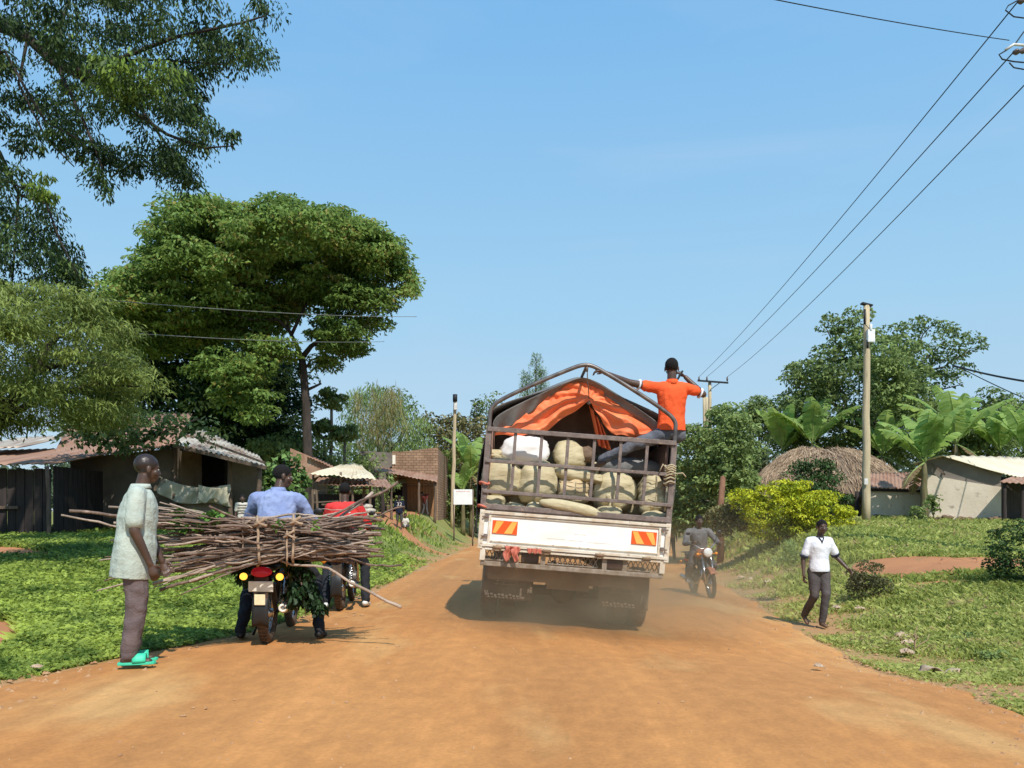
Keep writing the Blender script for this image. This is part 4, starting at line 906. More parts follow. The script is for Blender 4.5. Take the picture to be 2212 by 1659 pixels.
# rider on the loaded motorcycle
BX, BY = -2.37, 7.93; BZ = g(BX, BY) + .014; BR = R(5)
moto('black motorcycle with lit amber indicators carrying the firewood bundle, seen from behind', (BX, BY, BZ), BR, mat('dark_red_paint', (.12, .01, .012), (.1, .01, .01), rough=.3), rear_lit=True, lean=R(1))
rider, D, H = person('rider in a washed blue shirt astride the firewood motorcycle, head turned right', (BX, BY, BZ), BR,
    dict(pelvis=(0, .4, .97), neck=(.0, .53, 1.49), head=(.045, .56, 1.635), sl=(-.215, .5, 1.4), sr=(.205, .5, 1.4), el=(-.34, .66, 1.15), er=(.34, .66, 1.15), wl=(-.29, .9, 1.1), wr=(.29, .9, 1.1),
         hl=(-.1, .4, .94), hr=(.1, .4, .94), kl=(-.3, .66, .56), kr=(.36, .64, .56), al=(-.3, .22, .1), ar=(.47, .2, .1)), look=(1, .45, -.05), shirt=sh_blue, trousers=tr_dark, shoes=('shoe', shoe_b), sleeve=1.5,
    fine=.0075, wr=.014, shirt_fit=1.12, girth=1.06, hem=-.1)
q = MB(); nb = D['neck']; q.loft([(nb + Vector((0, 0, -.012)), Vector((.09, 0, 0)), Vector((0, .09, .02))), (nb + Vector((0, .01, .034)), Vector((.067, 0, 0)), Vector((0, .07, .0)))], 20); q.build('collar', sh_blue, rider, solid=.006)
# second motorcycle beyond, at the road edge
B2 = (-2.28, 10.85); z2 = g(*B2) + .014
moto('motorcycle standing at the left road edge beyond the firewood, mostly hidden by it', (*B2, z2), R(4), mat('black_paint', (.015, .015, .016), rough=.25), plates=False)
rr, D, H = person('rider in a red shirt with pale lettering sitting behind the firewood', (*B2, z2), R(4),
    dict(pelvis=(0, .42, .9), neck=(.0, .5, 1.43), head=(.0, .53, 1.58), sl=(-.2, .48, 1.36), sr=(.2, .48, 1.36), el=(-.32, .62, 1.06), er=(.32, .62, 1.06), wl=(-.29, .88, 1.08), wr=(.29, .88, 1.08),
         hl=(-.1, .42, .87), hr=(.1, .42, .87), kl=(-.26, .66, .56), kr=(.26, .66, .56), al=(-.2, .12, .1), ar=(.3, .35, .1)), look=(.1, 1, 0), shirt=sh_red, trousers=tr_dark, shoes=('shoe', shoe_w), sleeve=.8, wr=.009, shirt_fit=1.1, hem=-.1)
def textmesh(body, size, m, parent, loc, rot, name='lettering', ext=.002, align='CENTER', shear=0):
    cu = bpy.data.curves.new(name, 'FONT'); cu.body = body; cu.size = size; cu.extrude = ext; cu.align_x = align; cu.align_y = 'CENTER'; cu.shear = shear
    o = bpy.data.objects.new(name, cu); COL.objects.link(o); dg = bpy.context.evaluated_depsgraph_get(); me = bpy.data.meshes.new_from_object(o.evaluated_get(dg)); bpy.data.objects.remove(o); 
    o = bpy.data.objects.new(name, me); COL.objects.link(o); me.materials.clear(); me.materials.append(m); o.location = loc; o.rotation_euler = rot; o.parent = parent; return o
letter_w = mat('pale_print', (.7, .62, .55), (.6, .5, .45), rough=.8)
q = MB()   # broken pale print across the shoulders, illegible in the photograph
for i, (x, w_, h_) in enumerate(((-.02, .02, .05), (.012, .03, .018), (.03, .012, .05), (.06, .03, .04), (.085, .014, .055))): q.box((x + .02, .365 + .04 * i * 0, 1.235), (w_, .012, h_), (R(-8), 0, R(10 * (i % 3 - 1))))
q.box((.045, .365, 1.285), (.1, .012, .012), (R(-10), R(-6), 0)); q.build('shirt_print', letter_w, rr)
# passenger standing on the truck
seat = P(1450, 944, 9.52)
def rel(x, y, Y): return tuple(P(x, y, Y) - seat)
om, D, H = person('man in orange polo perched on the top right corner of the truck rack', tuple(seat), 0,
    dict(pelvis=rel(1450, 928, 9.52), neck=rel(1452, 826, 9.5), head=rel(1451, 797, 9.52), sl=rel(1419, 839, 9.5), sr=rel(1486, 839, 9.5), el=rel(1358, 826, 9.42), wl=rel(1306, 805, 9.32),
         er=rel(1519, 852, 9.55), wr=rel(1481, 815, 9.6), hl=rel(1434, 937, 9.52), hr=rel(1465, 938, 9.54), kl=rel(1373, 960, 9.44), kr=rel(1449, 950, 9.95), al=rel(1303, 992, 9.52), ar=rel(1420, 1010, 10.15)),
    look=(.2, 1, .0), shirt=sh_or, trousers=jeans, sleeve=.42, hem=-.05, fine=.0065, wr=.009, toe=dict(l=(-.9, .3, -.35), r=(-.2, 1, -.3)), hdir=dict(l=(-1, -.05, .25), r=(-.8, -.1, .6)), shirt_fit=1.02, girth=.98, curl=.75)
q = MB(); nb = D['neck']; q.loft([(nb + Vector((0, 0, -.014)), Vector((.082, 0, 0)), Vector((0, .085, .015))), (nb + Vector((0, .008, .03)), Vector((.062, 0, 0)), Vector((0, .066, .0)))], 20); q.build('collar', sh_or, om, solid=.006)
for s in 'lr':
    S_, E_ = D['s' + s], D['e' + s]; c = S_.lerp(E_, .64 if s == 'l' else .8); ax_ = (E_ - S_).normalized(); u, v = ortho(ax_); q = MB(); q.loft([(c - ax_ * .006, u * .064, v * .064), (c + ax_ * .006, u * .063, v * .063)], 20); q.build('sleeve_trim', sh_white, om)
ph = MB(); c = D['wr'] + Vector((-.07, -.015, .02)); ph.box(c, (.02, .06, .12), (0, R(30), 0)); pho = ph.build('phone', black_pl, None, bevel=.004); pho.location = seat; tag(pho, 'dark mobile phone held to the ear of the man in the orange polo', 'phone')
# walking boy
WX, WY = 4.4, 11.75; wz = g(WX, WY) + .014
wb_, D, H = person('boy in a white v-neck T-shirt with dark trim walking along the right road edge', (WX, WY, wz), R(180),
    dict(pelvis=(.0, .02, .96), neck=(.0, .03, 1.47), head=(-.03, .06, 1.63), sl=(-.155, .05, 1.41), sr=(.155, 0, 1.41), el=(-.28, .02, 1.15), wl=(-.42, .14, .96), er=(.25, -.02, 1.12), wr=(.27, .06, .85),
         kl=(-.06, .16, .54), al=(-.02, .1, .1), kr=(.09, .06, .52), ar=(.13, -.3, .17)), look=(-.05, 1, -.03), shirt=sh_white, trousers=tr_char, shoes=('shoe', mat('dusty_shoe', (.2, .12, .08), rough=.9)), k=.87, sleeve=.72, hem=-.12, fine=.0065, wr=.006, toe=dict(r=(0, .8, -.45), l=(0, 1, -.05)), curl=.6, trouser_fit=1.02)
S_ = D['neck']
q = MB(); q.loft([(S_ + Vector((0, 0, -.008)), Vector((.068, 0, 0)), Vector((0, .07, -.005))), (S_ + Vector((0, 0, .014)), Vector((.057, 0, 0)), Vector((0, .06, 0)))], 20); 
q.poly([S_ + Vector((-.045, .07, -.0)), S_ + Vector((0, .108, -.085)), S_ + Vector((.045, .07, 0)), S_ + Vector((.028, .074, .004)), S_ + Vector((0, .1, -.05)), S_ + Vector((-.028, .074, .004))], .008, (0, 1, .3)); q.build('neck_trim', navy, wb_)
for s in 'lr':
    A_, E_ = D['s' + s], D['e' + s]; c = A_.lerp(E_, .9); ax_ = (E_ - A_).normalized(); u, v = ortho(ax_); q = MB(); q.loft([(c - ax_ * .02, u * .062, v * .062), (c + ax_ * .012, u * .06, v * .06)], 20); q.build('sleeve_trim', navy, wb_)
# oncoming motorcycle
MX, MY = 3.86, 17.4; mz = g(MX, MY) + .014
moto('oncoming dusty motorcycle with a dull orange tank, right of the truck', (MX, MY, mz), R(183), mat('dusty_orange_paint', (.36, .13, .06), (.24, .1, .06), scale=14, rough=.6), headlit=True, lean=R(3), plates=False)
person('motorcyclist in a grey jacket riding towards the camera right of the truck', (MX, MY, mz), R(183),
    dict(pelvis=(0, .38, .9), neck=(.03, .5, 1.37), head=(.04, .56, 1.52), sl=(-.18, .48, 1.3), sr=(.24, .48, 1.3), el=(-.34, .64, 1.06), er=(.36, .64, 1.06), wl=(-.3, .88, 1.08), wr=(.3, .88, 1.08),
         hl=(-.1, .4, .87), hr=(.1, .4, .87), kl=(-.22, .72, .62), kr=(.24, .72, .62), al=(-.22, .45, .36), ar=(.24, .45, .36)), look=(0, 1, -.1), shirt=jk_grey, trousers=tr_char, shoes=('shoe', shoe_w), sleeve=1.9, wr=.012, shirt_fit=1.12)
# someone on the road far behind the truck
X_, Y_ = 6.3, 32.5
person('distant person in faded orange top walking right behind the truck edge', (X_, Y_, g(X_, Y_) + .014), R(190), dict(al=(-.1, .15, .1), ar=(.1, -.2, .12)), shirt=fabric('faded_orange_top', (.5, .22, .12)), trousers=tr_char, k=.98, fine=.012)
# child in a numbered jersey
X_, Y_ = PG(866, 31).x, 30.6
ch, D, H = person('child in a black football jersey with white number standing on the left dirt path', (X_, Y_, g(X_, Y_) + .03), R(5), dict(wl=(-.2, .1, 1.0)), shirt=sh_black, trousers=sh_grey, shorts=True, k=.73, fine=.01, sleeve=.8, wr=.004, shirt_fit=1.1, hem=-.25)
textmesh('32', .2, letter_w, ch, (0, -.108, .93), (R(90), 0, 0), 'jersey_number', ext=.012)
# toddler and the figure near the brick doors
X_, Y_ = PG(882, 33).x, 32
person('toddler in a pale top sitting on the ground beside the child in the jersey', (X_, Y_, g(X_, Y_) + .03), R(190), dict(pelvis=(0, 0, .12), neck=(0, .05, .6), head=(0, .08, .78), sl=(-.16, .04, .55), sr=(.16, .04, .55), el=(-.22, .12, .32), er=(.22, .12, .32), wl=(-.15, .3, .22), wr=(.15, .3, .22), hl=(-.09, 0, .12), hr=(.09, 0, .12), kl=(-.2, .38, .16), kr=(.2, .38, .16), al=(-.08, .62, .1), ar=(.1, .62, .1)), shirt=stripes_m, trousers=sh_grey, k=.62, fine=.012, wr=.003)
X_, Y_ = PG(919, 43).x, 43
person('small figure in a dark red top leaning at the brick doorway', (X_, Y_, g(X_, Y_) + .04), R(150), dict(pelvis=(0, 0, .9), neck=(.08, .18, 1.32), head=(.1, .27, 1.43), el=(-.3, .25, 1.05), wl=(-.35, .4, .8), al=(-.2, 0, .09), ar=(.15, .15, .09)), shirt=fabric('dark_red_top', (.12, .03, .025)), trousers=sh_grey, k=.78, fine=.014, wr=.003)
X_, Y_ = PG(517, 18).x, 18.2
kd, D, H = person('child in a striped pale shirt under the mud house eave', (X_, Y_, g(X_, Y_)), R(200), dict(), shirt=stripes_m, trousers=sh_grey, shorts=True, k=.62, fine=.01, wr=.004)
q = MB()
for i in range(4): t = .25 + i * .2; c = D['pelvis'].lerp(D['neck'], t); q.loft([(c - Vector((0, 0, .008)), Vector((.114, 0, 0)), Vector((0, .088, 0))), (c + Vector((0, 0, .008)), Vector((.114, 0, 0)), Vector((0, .088, 0)))], 20)
q.build('shirt_stripe', fabric('brown_stripe', (.15, .11, .09)), kd)
# ================================================================== FIREWOOD BUNDLE
bark = mat('stick_bark', (.23, .155, .115), (.11, .075, .056), scale=9, rough=.9, bump=.6, bscale=60, stretch=(1, 1, 1), c3=(.36, .25, .19), s3=14, f3=.58)
bark2 = mat('pale_stick_bark', (.47, .36, .28), (.27, .2, .15), scale=8, rough=.9, bump=.6, bscale=60)
fb = thing('firewood_bundle', 'wide tied bundle of long crooked sticks laid across the back of the motorcycle', 'firewood', (BX, 7.74, BZ))
def W2B(x, y, Y): return P(x, y, Y) - Vector((BX, 7.74, BZ))
def stick(x0, y0, Y0, xm, ym, Ym, x1, y1, Y1, r=.012, jag=1.0):
    a, m_, c = W2B(x0, y0, Y0), W2B(xm, ym, Ym), W2B(x1, y1, Y1); pts = []; sd = random.random() * 90; K = 22
    for i in range(K + 1):
        t = i / K; tm = (xm - x0) / (x1 - x0) if abs(x1 - x0) > 1 else .5; tm = min(.8, max(.2, tm))
        p = a.lerp(m_, t / tm) if t < tm else m_.lerp(c, (t - tm) / (1 - tm))
        w_ = math.exp(-((t - tm) / .12) ** 2); p = p + (a.lerp(c, t) - p) * .25 * w_
        k_ = jag * min(1, 3 * t + .2); p = p + Vector((0, noise.noise(Vector((t * 5, sd, 0))) * .05 * k_, noise.noise(Vector((t * 5.5, sd, 9))) * .055 * k_ + noise.noise(Vector((t * 17, sd, 19))) * .014 * k_)); pts.append(p)
    rr_ = [r * (1.12 - .55 * (i / K) + .2 * noise.noise(Vector((i * .9, sd, 3)))) for i in range(K + 1)]
    if random.random() < .5: rr_ = rr_[::-1]
    q = MB(); q.tube(pts, rr_, 7)
    if random.random() < .55:
        i = random.randint(3, 18); p = pts[i]; dv = (pts[i + 1] - p).normalized() if random.random() < .5 else (p - pts[i + 1]).normalized(); e = p + dv * random.uniform(.12, .4) + Vector((0, random.uniform(-.08, .02), random.uniform(-.12, .14)))
        q.tube(wob(p, e, 4, .05), taper([0] * 5, rr_[i] * .7, .003), 5)
    return q
random.seed(21)
spec = [  # explicit long ones seen in the photograph
 (150, 1104, 7.1, 570, 1140, 7.5, 800, 1135, 7.7, .013), (132, 1113, 7.05, 420, 1175, 7.4, 700, 1190, 7.6, .015), (225, 1112, 7.2, 480, 1165, 7.5, 780, 1172, 7.7, .012),
 (345, 1086, 7.3, 520, 1138, 7.6, 770, 1128, 7.8, .012), (500, 1150, 7.55, 660, 1140, 7.6, 860, 1048, 8.0, .012), (560, 1160, 7.55, 700, 1138, 7.65, 805, 1070, 7.95, .014), (480, 1200, 7.5, 640, 1150, 7.6, 875, 1100, 7.9, .012),
 (520, 1200, 7.45, 700, 1222, 7.5, 866, 1312, 7.55, .014), (560, 1190, 7.45, 710, 1205, 7.5, 868, 1220, 7.6, .009), (330, 1262, 7.15, 560, 1190, 7.4, 790, 1150, 7.7, .015), (345, 1276, 7.1, 560, 1204, 7.4, 760, 1195, 7.6, .013),
 (210, 1275, 7.05, 480, 1200, 7.4, 740, 1160, 7.6, .012), (225, 1255, 7.05, 500, 1185, 7.4, 770, 1178, 7.6, .012), (215, 1210, 7.1, 520, 1180, 7.4, 800, 1200, 7.6, .013), (390, 1285, 7.1, 560, 1208, 7.4, 700, 1200, 7.5, .01),
 (440, 1128, 7.4, 620, 1124, 7.6, 800, 1108, 7.8, .014), (420, 1150, 7.4, 620, 1134, 7.55, 825, 1120, 7.7, .013), (520, 1118, 7.6, 650, 1120, 7.7, 790, 1085, 7.9, .012)]
ns = 0
for s_ in spec:
    stick(*s_[:9], r=s_[9]).build('stick', bark2 if ns % 2 else bark, fb); ns += 1
for i in range(12):
    e = random.random(); stick(random.uniform(330, 420), 1215 + 60 * e, 7.15, 545 + 30 * random.random(), 1188 + 18 * e, 7.42, random.uniform(690, 790), 1165 + 30 * random.random(), 7.6, r=random.uniform(.008, .014)).build('stick', bark if i % 2 else bark2, fb); ns += 1
while ns < 98:
    v = random.random(); mY = random.uniform(7.42, 7.62) if ns < 70 else random.uniform(7.62, 7.95); xm = random.uniform(520, 660); ym = 1128 + v * 76
    x0 = random.choice((random.uniform(330, 480), random.uniform(300, 420), random.uniform(215, 340))); x1 = random.choice((random.uniform(690, 800), random.uniform(750, 832)))
    y0 = ym + random.uniform(-26, 24) + (v - .38) * 85 * (570 - x0) / 300; y1 = ym + random.uniform(-24, 24) - (v - .45) * 25
    stick(x0, y0, mY - random.uniform(.2, .45), xm, ym, mY, x1, y1, mY + random.uniform(-.05, .3), r=random.uniform(.007, .0145)).build('stick', bark if random.random() < .6 else bark2, fb); ns += 1
q = MB()
for i in range(70):
    v = random.random(); mY = random.uniform(7.55, 8.0); xm = random.uniform(540, 650); ym = 1134 + v * 66; x0 = random.uniform(330, 520); x1 = random.uniform(680, 800)
    st = stick(x0, ym + random.uniform(-20, 30), mY - .3, xm, ym, mY, x1, ym + random.uniform(-25, 25), mY + .15, r=random.uniform(.01, .018)); q.add(st.v, st.f)
tag(q.build('inner_sticks', bark, fb), kind='stuff')
bast = mat('bast_fibre_tie', (.42, .3, .2), (.3, .2, .13), scale=20, rough=.9)
for (x, ya, yb, r_) in ((556, 1124, 1214, .013), (634, 1120, 1208, .012), (525, 1128, 1200, .005), (620, 1150, 1212, .009)):
    q = MB(); a, c = W2B(x, ya, 7.36), W2B(x + random.uniform(-6, 6), yb, 7.34)
    pts = wob(a, c, 6, .02); pts = [W2B(x, ya - 4, 8.0), W2B(x, ya - 8, 7.65)] + pts + [W2B(x, yb + 10, 7.65), W2B(x, yb + 4, 8.0)]
    q.tube(pts, r_, 7); q.tube(wob(W2B(x - 8, ya + 12, 7.33), W2B(x + 16, ya - 4, 7.33), 3, .1), r_ * 1.2, 6); q.tube(wob(W2B(x - 3, ya + 4, 7.33), W2B(x + 20, ya + 12, 7.31), 3, .1), r_ * 1.1, 6); q.build('tie', bast, fb)
fern = leafmat('fresh_cut_leaves', (.03, .09, .015), (.16, .32, .05), .3)
def sprig(name, cl, rad, per, size, parent, m=fern, **kw): return foliage(name, np.array([tuple(c) for c in cl]), rad, per, size, m, parent, **kw)
random.seed(4)
sprig('leaves', [W2B(random.uniform(365, 480), random.uniform(1105, 1150), random.uniform(7.25, 7.5)) for _ in range(26)], (.05, .06, .035), 9, .062, fb, aspect=.8)
sprig('leaves', [W2B(x, y, 7.33) for x, y in ((680, 1132), (688, 1140), (676, 1146))], (.03, .02, .03), 3, .07, fb, aspect=.45)
sprig('leaves', [W2B(x, y, 7.34) for x, y in ((600, 1128), (606, 1134), (598, 1140))], (.03, .02, .03), 5, .05, fb, aspect=.5)
dl = leafmat('dark_hanging_leaves', (.008, .02, .008), (.03, .07, .02), .15)
# leafy branch hanging down beside the rider's right leg
hb_ = MB(); br_ = thing('leafy_branch', 'dark leafy branch hanging from the firewood beside the right leg of the rider', 'branch', (BX, 7.74, BZ))
for (a, c) in (((640, 1205, 7.7), (660, 1330, 7.65)), ((620, 1205, 7.75), (640, 1290, 7.7)), ((540, 1225, 7.75), (528, 1262, 7.7))): limb(hb_, W2B(*a), W2B(*c), .012, .004)
hb_.build('stem', bark, br_)
cl = [W2B(random.uniform(618, 668) + (y - 1240) * .22, y, random.uniform(7.6, 7.9)) for y in [random.uniform(1212, 1310) for _ in range(60)]] + [W2B(random.uniform(672, 692), random.uniform(1305, 1325), 7.7) for _ in range(6)] + [W2B(random.uniform(515, 545), random.uniform(1228, 1262), 7.75) for _ in range(14)]
sprig('leaves', cl, (.07, .07, .07), 16, .075, br_, m=dl, droop=1.2)
# ================================================================== BUILDINGS
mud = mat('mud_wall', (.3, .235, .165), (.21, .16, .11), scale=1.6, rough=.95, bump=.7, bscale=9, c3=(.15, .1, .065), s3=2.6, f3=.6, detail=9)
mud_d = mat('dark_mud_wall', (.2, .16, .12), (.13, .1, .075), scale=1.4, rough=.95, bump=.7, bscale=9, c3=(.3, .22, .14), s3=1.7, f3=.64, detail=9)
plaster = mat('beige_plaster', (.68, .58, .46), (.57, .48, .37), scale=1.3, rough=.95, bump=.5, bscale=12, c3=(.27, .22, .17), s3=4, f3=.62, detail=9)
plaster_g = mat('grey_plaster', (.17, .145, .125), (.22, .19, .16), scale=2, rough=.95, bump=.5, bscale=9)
tin_b = mat('bright_tin', (.66, .59, .48), (.33, .24, .17), scale=.8, rough=.5, metal=.25, stretch=(3, .5, 1), c3=(.24, .12, .07), s3=1.3, f3=.56)
tin_r = mat('rusty_tin', (.27, .14, .09), (.36, .22, .15), scale=1.5, rough=.75, stretch=(3, .5, 1), c3=(.4, .32, .25), s3=2.0, f3=.63)
tin_c = mat('cream_tin', (.72, .64, .47), (.6, .5, .34), scale=.7, rough=.6, c3=(.36, .17, .09), s3=.8, f3=.66)
wood = mat('weathered_wood', (.19, .135, .095), (.12, .083, .06), scale=6, rough=.9, bump=.5, stretch=(4, 4, .6))
wood_d = mat('dark_planks', (.035, .027, .025), (.055, .042, .038), scale=3, rough=.9, bump=.5, stretch=(5, 5, .5))
wood_o = mat('orange_brown_boards', (.32, .17, .085), (.24, .12, .06), scale=5, rough=.85, bump=.4, stretch=(5, 5, .5))
pole_m = mat('pole_wood', (.56, .46, .3), (.44, .35, .22), scale=3, rough=.9, bump=.35, stretch=(5, 5, .35), c3=(.2, .15, .1), s3=5, f3=.64)
dark_in = mat('dark_interior', (.012, .01, .009), (.018, .015, .013), rough=1)  # near-black slabs stand in for the unlit rooms behind the openings
def brick_mat():
    m = bpy.data.materials.new('red_brown_brick'); m.use_nodes = True; nt = m.node_tree; b = nt.nodes['Principled BSDF']; b.inputs['Roughness'].default_value = .95
    tc = _n(nt, 'ShaderNodeTexCoord'); sp = _n(nt, 'ShaderNodeSeparateXYZ'); cb = _n(nt, 'ShaderNodeCombineXYZ'); ad = _n(nt, 'ShaderNodeMath', operation='ADD')
    nt.links.new(tc.outputs['Object'], sp.inputs[0]); nt.links.new(sp.outputs['X'], ad.inputs[0]); nt.links.new(sp.outputs['Y'], ad.inputs[1]); nt.links.new(ad.outputs[0], cb.inputs[0]); nt.links.new(sp.outputs['Z'], cb.inputs[1])
    br = _n(nt, 'ShaderNodeTexBrick'); br.inputs['Scale'].default_value = 1; br.inputs['Brick Width'].default_value = .3; br.inputs['Row Height'].default_value = .14; br.inputs['Mortar Size'].default_value = .013
    br.inputs['Color1'].default_value = (.4, .26, .165, 1); br.inputs['Color2'].default_value = (.3, .19, .12, 1); br.inputs['Mortar'].default_value = (.15, .1, .07, 1)
    nt.links.new(cb.outputs[0], br.inputs['Vector']); nz = _n(nt, 'ShaderNodeTexNoise'); nz.inputs['Scale'].default_value = 1.5; nz.inputs['Detail'].default_value = 8
    mx = _n(nt, 'ShaderNodeMix', data_type='RGBA', blend_type='MULTIPLY'); mx.inputs[0].default_value = .6; rp = _n(nt, 'ShaderNodeValToRGB'); rp.color_ramp.elements[0].position = .3; rp.color_ramp.elements[0].color = (.5, .45, .4, 1); rp.color_ramp.elements[1].position = .65
    nt.links.new(tc.outputs['Object'], nz.inputs['Vector']); nt.links.new(nz.outputs[0], rp.inputs[0]); nt.links.new(br.outputs[0], mx.inputs['A']); nt.links.new(rp.outputs[0], mx.inputs['B']); nt.links.new(mx.outputs['Result'], b.inputs['Base Color'])
    bp = _n(nt, 'ShaderNodeBump'); bp.inputs['Strength'].default_value = .6; bp.inputs['Distance'].default_value = .02; nt.links.new(br.outputs['Fac'], bp.inputs['Height']); bp.invert = True; nt.links.new(bp.outputs[0], b.inputs['Normal']); return m
brick = brick_mat()
def corr(name, a, b, c, d, n, m, parent, amp=.02, sag=.03, nv=8, jag=0.0, loc=None):
    """corrugated sheet roof: a,b front corners, c,d back corners, ribs run front to back"""
    a, b, c, d = map(Vector, (a, b, c, d)); nrm = (b - a).cross(d - a).normalized(); nu = n * 6
    sd = random.random() * 9
    def fn(u, v):
        lo_ = a.lerp(b, u); hi = d.lerp(c, u); sh = math.floor(u * max(3, n / 7)); jj = jag * noise.noise(Vector((sh * 3.7, sd, 0))) if v < .01 else 0
        p = lo_.lerp(hi, v + jj * .3) + nrm * (amp * math.sin(u * n * 2 * math.pi) + .25 * jj) + Vector((0, 0, sag * noise.noise(Vector((u * 4 + sd, v * 2, 0)))))
        return p
    q = MB(); q.grid(fn, nu, nv); return q.build(name, m, parent, solid=.012)
def wall(name, pts, m, parent, th=.16, nrm=None):
    pts = [Vector(p) for p in pts]; nrm = nrm or (pts[1] - pts[0]).cross(pts[2] - pts[0]); q = MB(); q.poly(pts, th, nrm); return q.build(name, m, parent)
def posts(name, lst, m, parent, r=.05):
    for (x, Y, ztop) in lst:
        z0 = g(x, Y) - .1; q = MB(); q.tube(wob((x, Y, z0), (x + random.uniform(-.06, .06), Y, ztop), 5, .012), taper([0] * 6, r * 1.1, r * .85), 8); q.build(name, m, parent)
# --- dark plank shed at the far left
sh = thing('plank_shed', 'dark plank shed with a patched rusty roof at the far left edge', 'shed')
z0 = .35
q = MB(); 
for i in range(26): x = -16.2 + i * .21; q.box((x, 19.3 + random.uniform(-.015, .015), z0 + 1.0), (.19, .03, 2.1 + random.uniform(-.05, .05)))
q.build('plank_wall', wood_d, sh); q = MB()
for i in range(18): q.box((-10.8, 19.4 + i * .21, z0 + 1.05), (.03, .19, 2.15))
q.build('plank_wall', wood_d, sh)
corr('roof', (-16.8, 18.7, 2.3), (-10.6, 18.9, 2.5), (-10.3, 22.9, 3.25), (-16.8, 23, 3.1), 30, tin_r, sh, jag=.1)
corr('roof_patch', (-14.2, 21, 3.0), (-12.7, 21.1, 3.08), (-12.6, 23.4, 3.62), (-14.2, 23.4, 3.55), 8, tin_b, sh)
posts('post', [(-10.7, 18.95, 2.45), (-13.6, 18.85, 2.36), (-12.1, 18.9, 2.42)], wood, sh)
for (x, z) in ((-12.5, 1.2), (-12.0, 1.5)): q = MB(); q.box((x, 19.24, z), (.8, .05, .07)); q.build('crosspiece', wood, sh)
# --- mud house with tin roof and plastic sheet
mh = thing('mud_house', 'brown mud house with bright corrugated roof edge under the trees at left', 'house')
Y0 = 21.6; zb = .4
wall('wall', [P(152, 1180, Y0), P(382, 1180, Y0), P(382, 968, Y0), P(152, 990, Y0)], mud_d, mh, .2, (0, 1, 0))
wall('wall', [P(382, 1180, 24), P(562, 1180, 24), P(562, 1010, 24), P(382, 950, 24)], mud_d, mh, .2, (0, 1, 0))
a, c = P(152, 1180, Y0 + .2), P(382, 1180, Y0 + .21)
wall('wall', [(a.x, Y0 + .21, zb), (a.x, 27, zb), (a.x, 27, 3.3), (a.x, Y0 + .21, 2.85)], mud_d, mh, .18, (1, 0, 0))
wall('wall', [(c.x, Y0 + .21, zb), (c.x, 24, zb), (c.x, 24, 3.2), (c.x, Y0 + .21, 3.05)], mud, mh, .16, (-1, 0, 0))
wall('low_wall', [P(388, 1180, Y0 - .05), P(497, 1180, Y0 - .05), P(497, 1082, Y0 - .05), P(388, 1070, Y0 - .05)], mud, mh, .15, (0, 1, 0))
wall('porch_wall', [P(500, 1180, 21.9), P(556, 1180, 21.9), P(556, 1010, 21.9), P(500, 990, 21.9)], mud_d, mh, .12, (0, 1, 0))
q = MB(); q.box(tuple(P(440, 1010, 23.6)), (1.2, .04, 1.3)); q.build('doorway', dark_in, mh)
corr('roof', P(110, 1002, 20.9), P(378, 958, 20.9), P(415, 893, 27), P(150, 905, 27), 26, tin_r, mh, sag=.08, jag=.15)
corr('roof', P(378, 957, 20.8), P(574, 1006, 20.8), P(560, 985, 25.5), P(430, 925, 25.5), 18, tin_b, mh, sag=.06, jag=.12, amp=.018)
q = MB(); q.beam(P(374, 962, 20.75), P(576, 1011, 20.75), .05, .09); q.beam(P(430, 948, 21.3), P(572, 1000, 20.75), .08, .05); q.build('rafter', wood, mh)
posts('post', [(P(500, 0, Y0).x, Y0 - .1, 2.75), (P(558, 0, 21).x, 21, 2.55), (P(384, 0, Y0).x, Y0 - .15, 3.1)], wood, mh, .07)
pls = mat('dirty_plastic_sheet', (.66, .6, .44), (.46, .42, .32), scale=3, rough=.5, bump=.5, bscale=8, c3=(.12, .1, .08), s3=1.8, f3=.56)
def shf(u, v):
    p = P(342, 1028, Y0 - .3).lerp(P(497, 1046, Y0 - .2), u); s = math.sin(math.pi * u); dn = (.62 + .1 * math.sin(u * 6)) * v * (.75 + .3 * u)
    return p + Vector((.02 * math.sin(v * 7), .06 * math.sin(u * 21 + v * 5) * (.4 + v), -dn - .13 * s * (1 - v) - .05 * s))
q = MB(); q.grid(shf, 50, 14); o = q.build('plastic_sheet', pls, None, solid=.008); tag(o, 'dirty white plastic sheet hung along the porch of the mud house', 'plastic sheet')
def shf2(u, v):
    p = P(428, 1047, Y0 - .45).lerp(P(492, 1052, Y0 - .42), u); return p + Vector((0, .04 * math.sin(u * 17 + v * 4), -(.36 + .08 * math.sin(u * 9)) * v - .05 * math.sin(math.pi * u)))
q = MB(); q.grid(shf2, 30, 10); o = q.build('cloth', mat('pale_sacking', (.72, .66, .48), (.55, .49, .34), scale=5, rough=.8, bump=.5, bscale=18), None, solid=.012); tag(o, 'pale yellowish cloth hanging over the right end of the plastic sheet', 'cloth')
# --- low house behind the tall tree
lh = thing('gabled_house', 'low brown gabled house partly behind the trunk of the tall umbrella tree', 'house')
wall('wall', [P(628, 1130, 36), P(705, 1130, 36), P(705, 1020, 36), P(660, 985, 36), P(628, 1000, 36)], mud, lh, .2, (0, 1, 0))
wall('gable', [P(627, 1045, 35.6), P(627, 968, 35.6), P(668, 985, 35.6), P(722, 1012, 35.6), P(664, 1040, 35.6)], tin_r, lh, .06, (0, 1, 0))
corr('roof', P(664, 986, 35.4), P(728, 1014, 35.4), P(728, 1008, 41), P(670, 980, 41), 10, tin_r, lh)
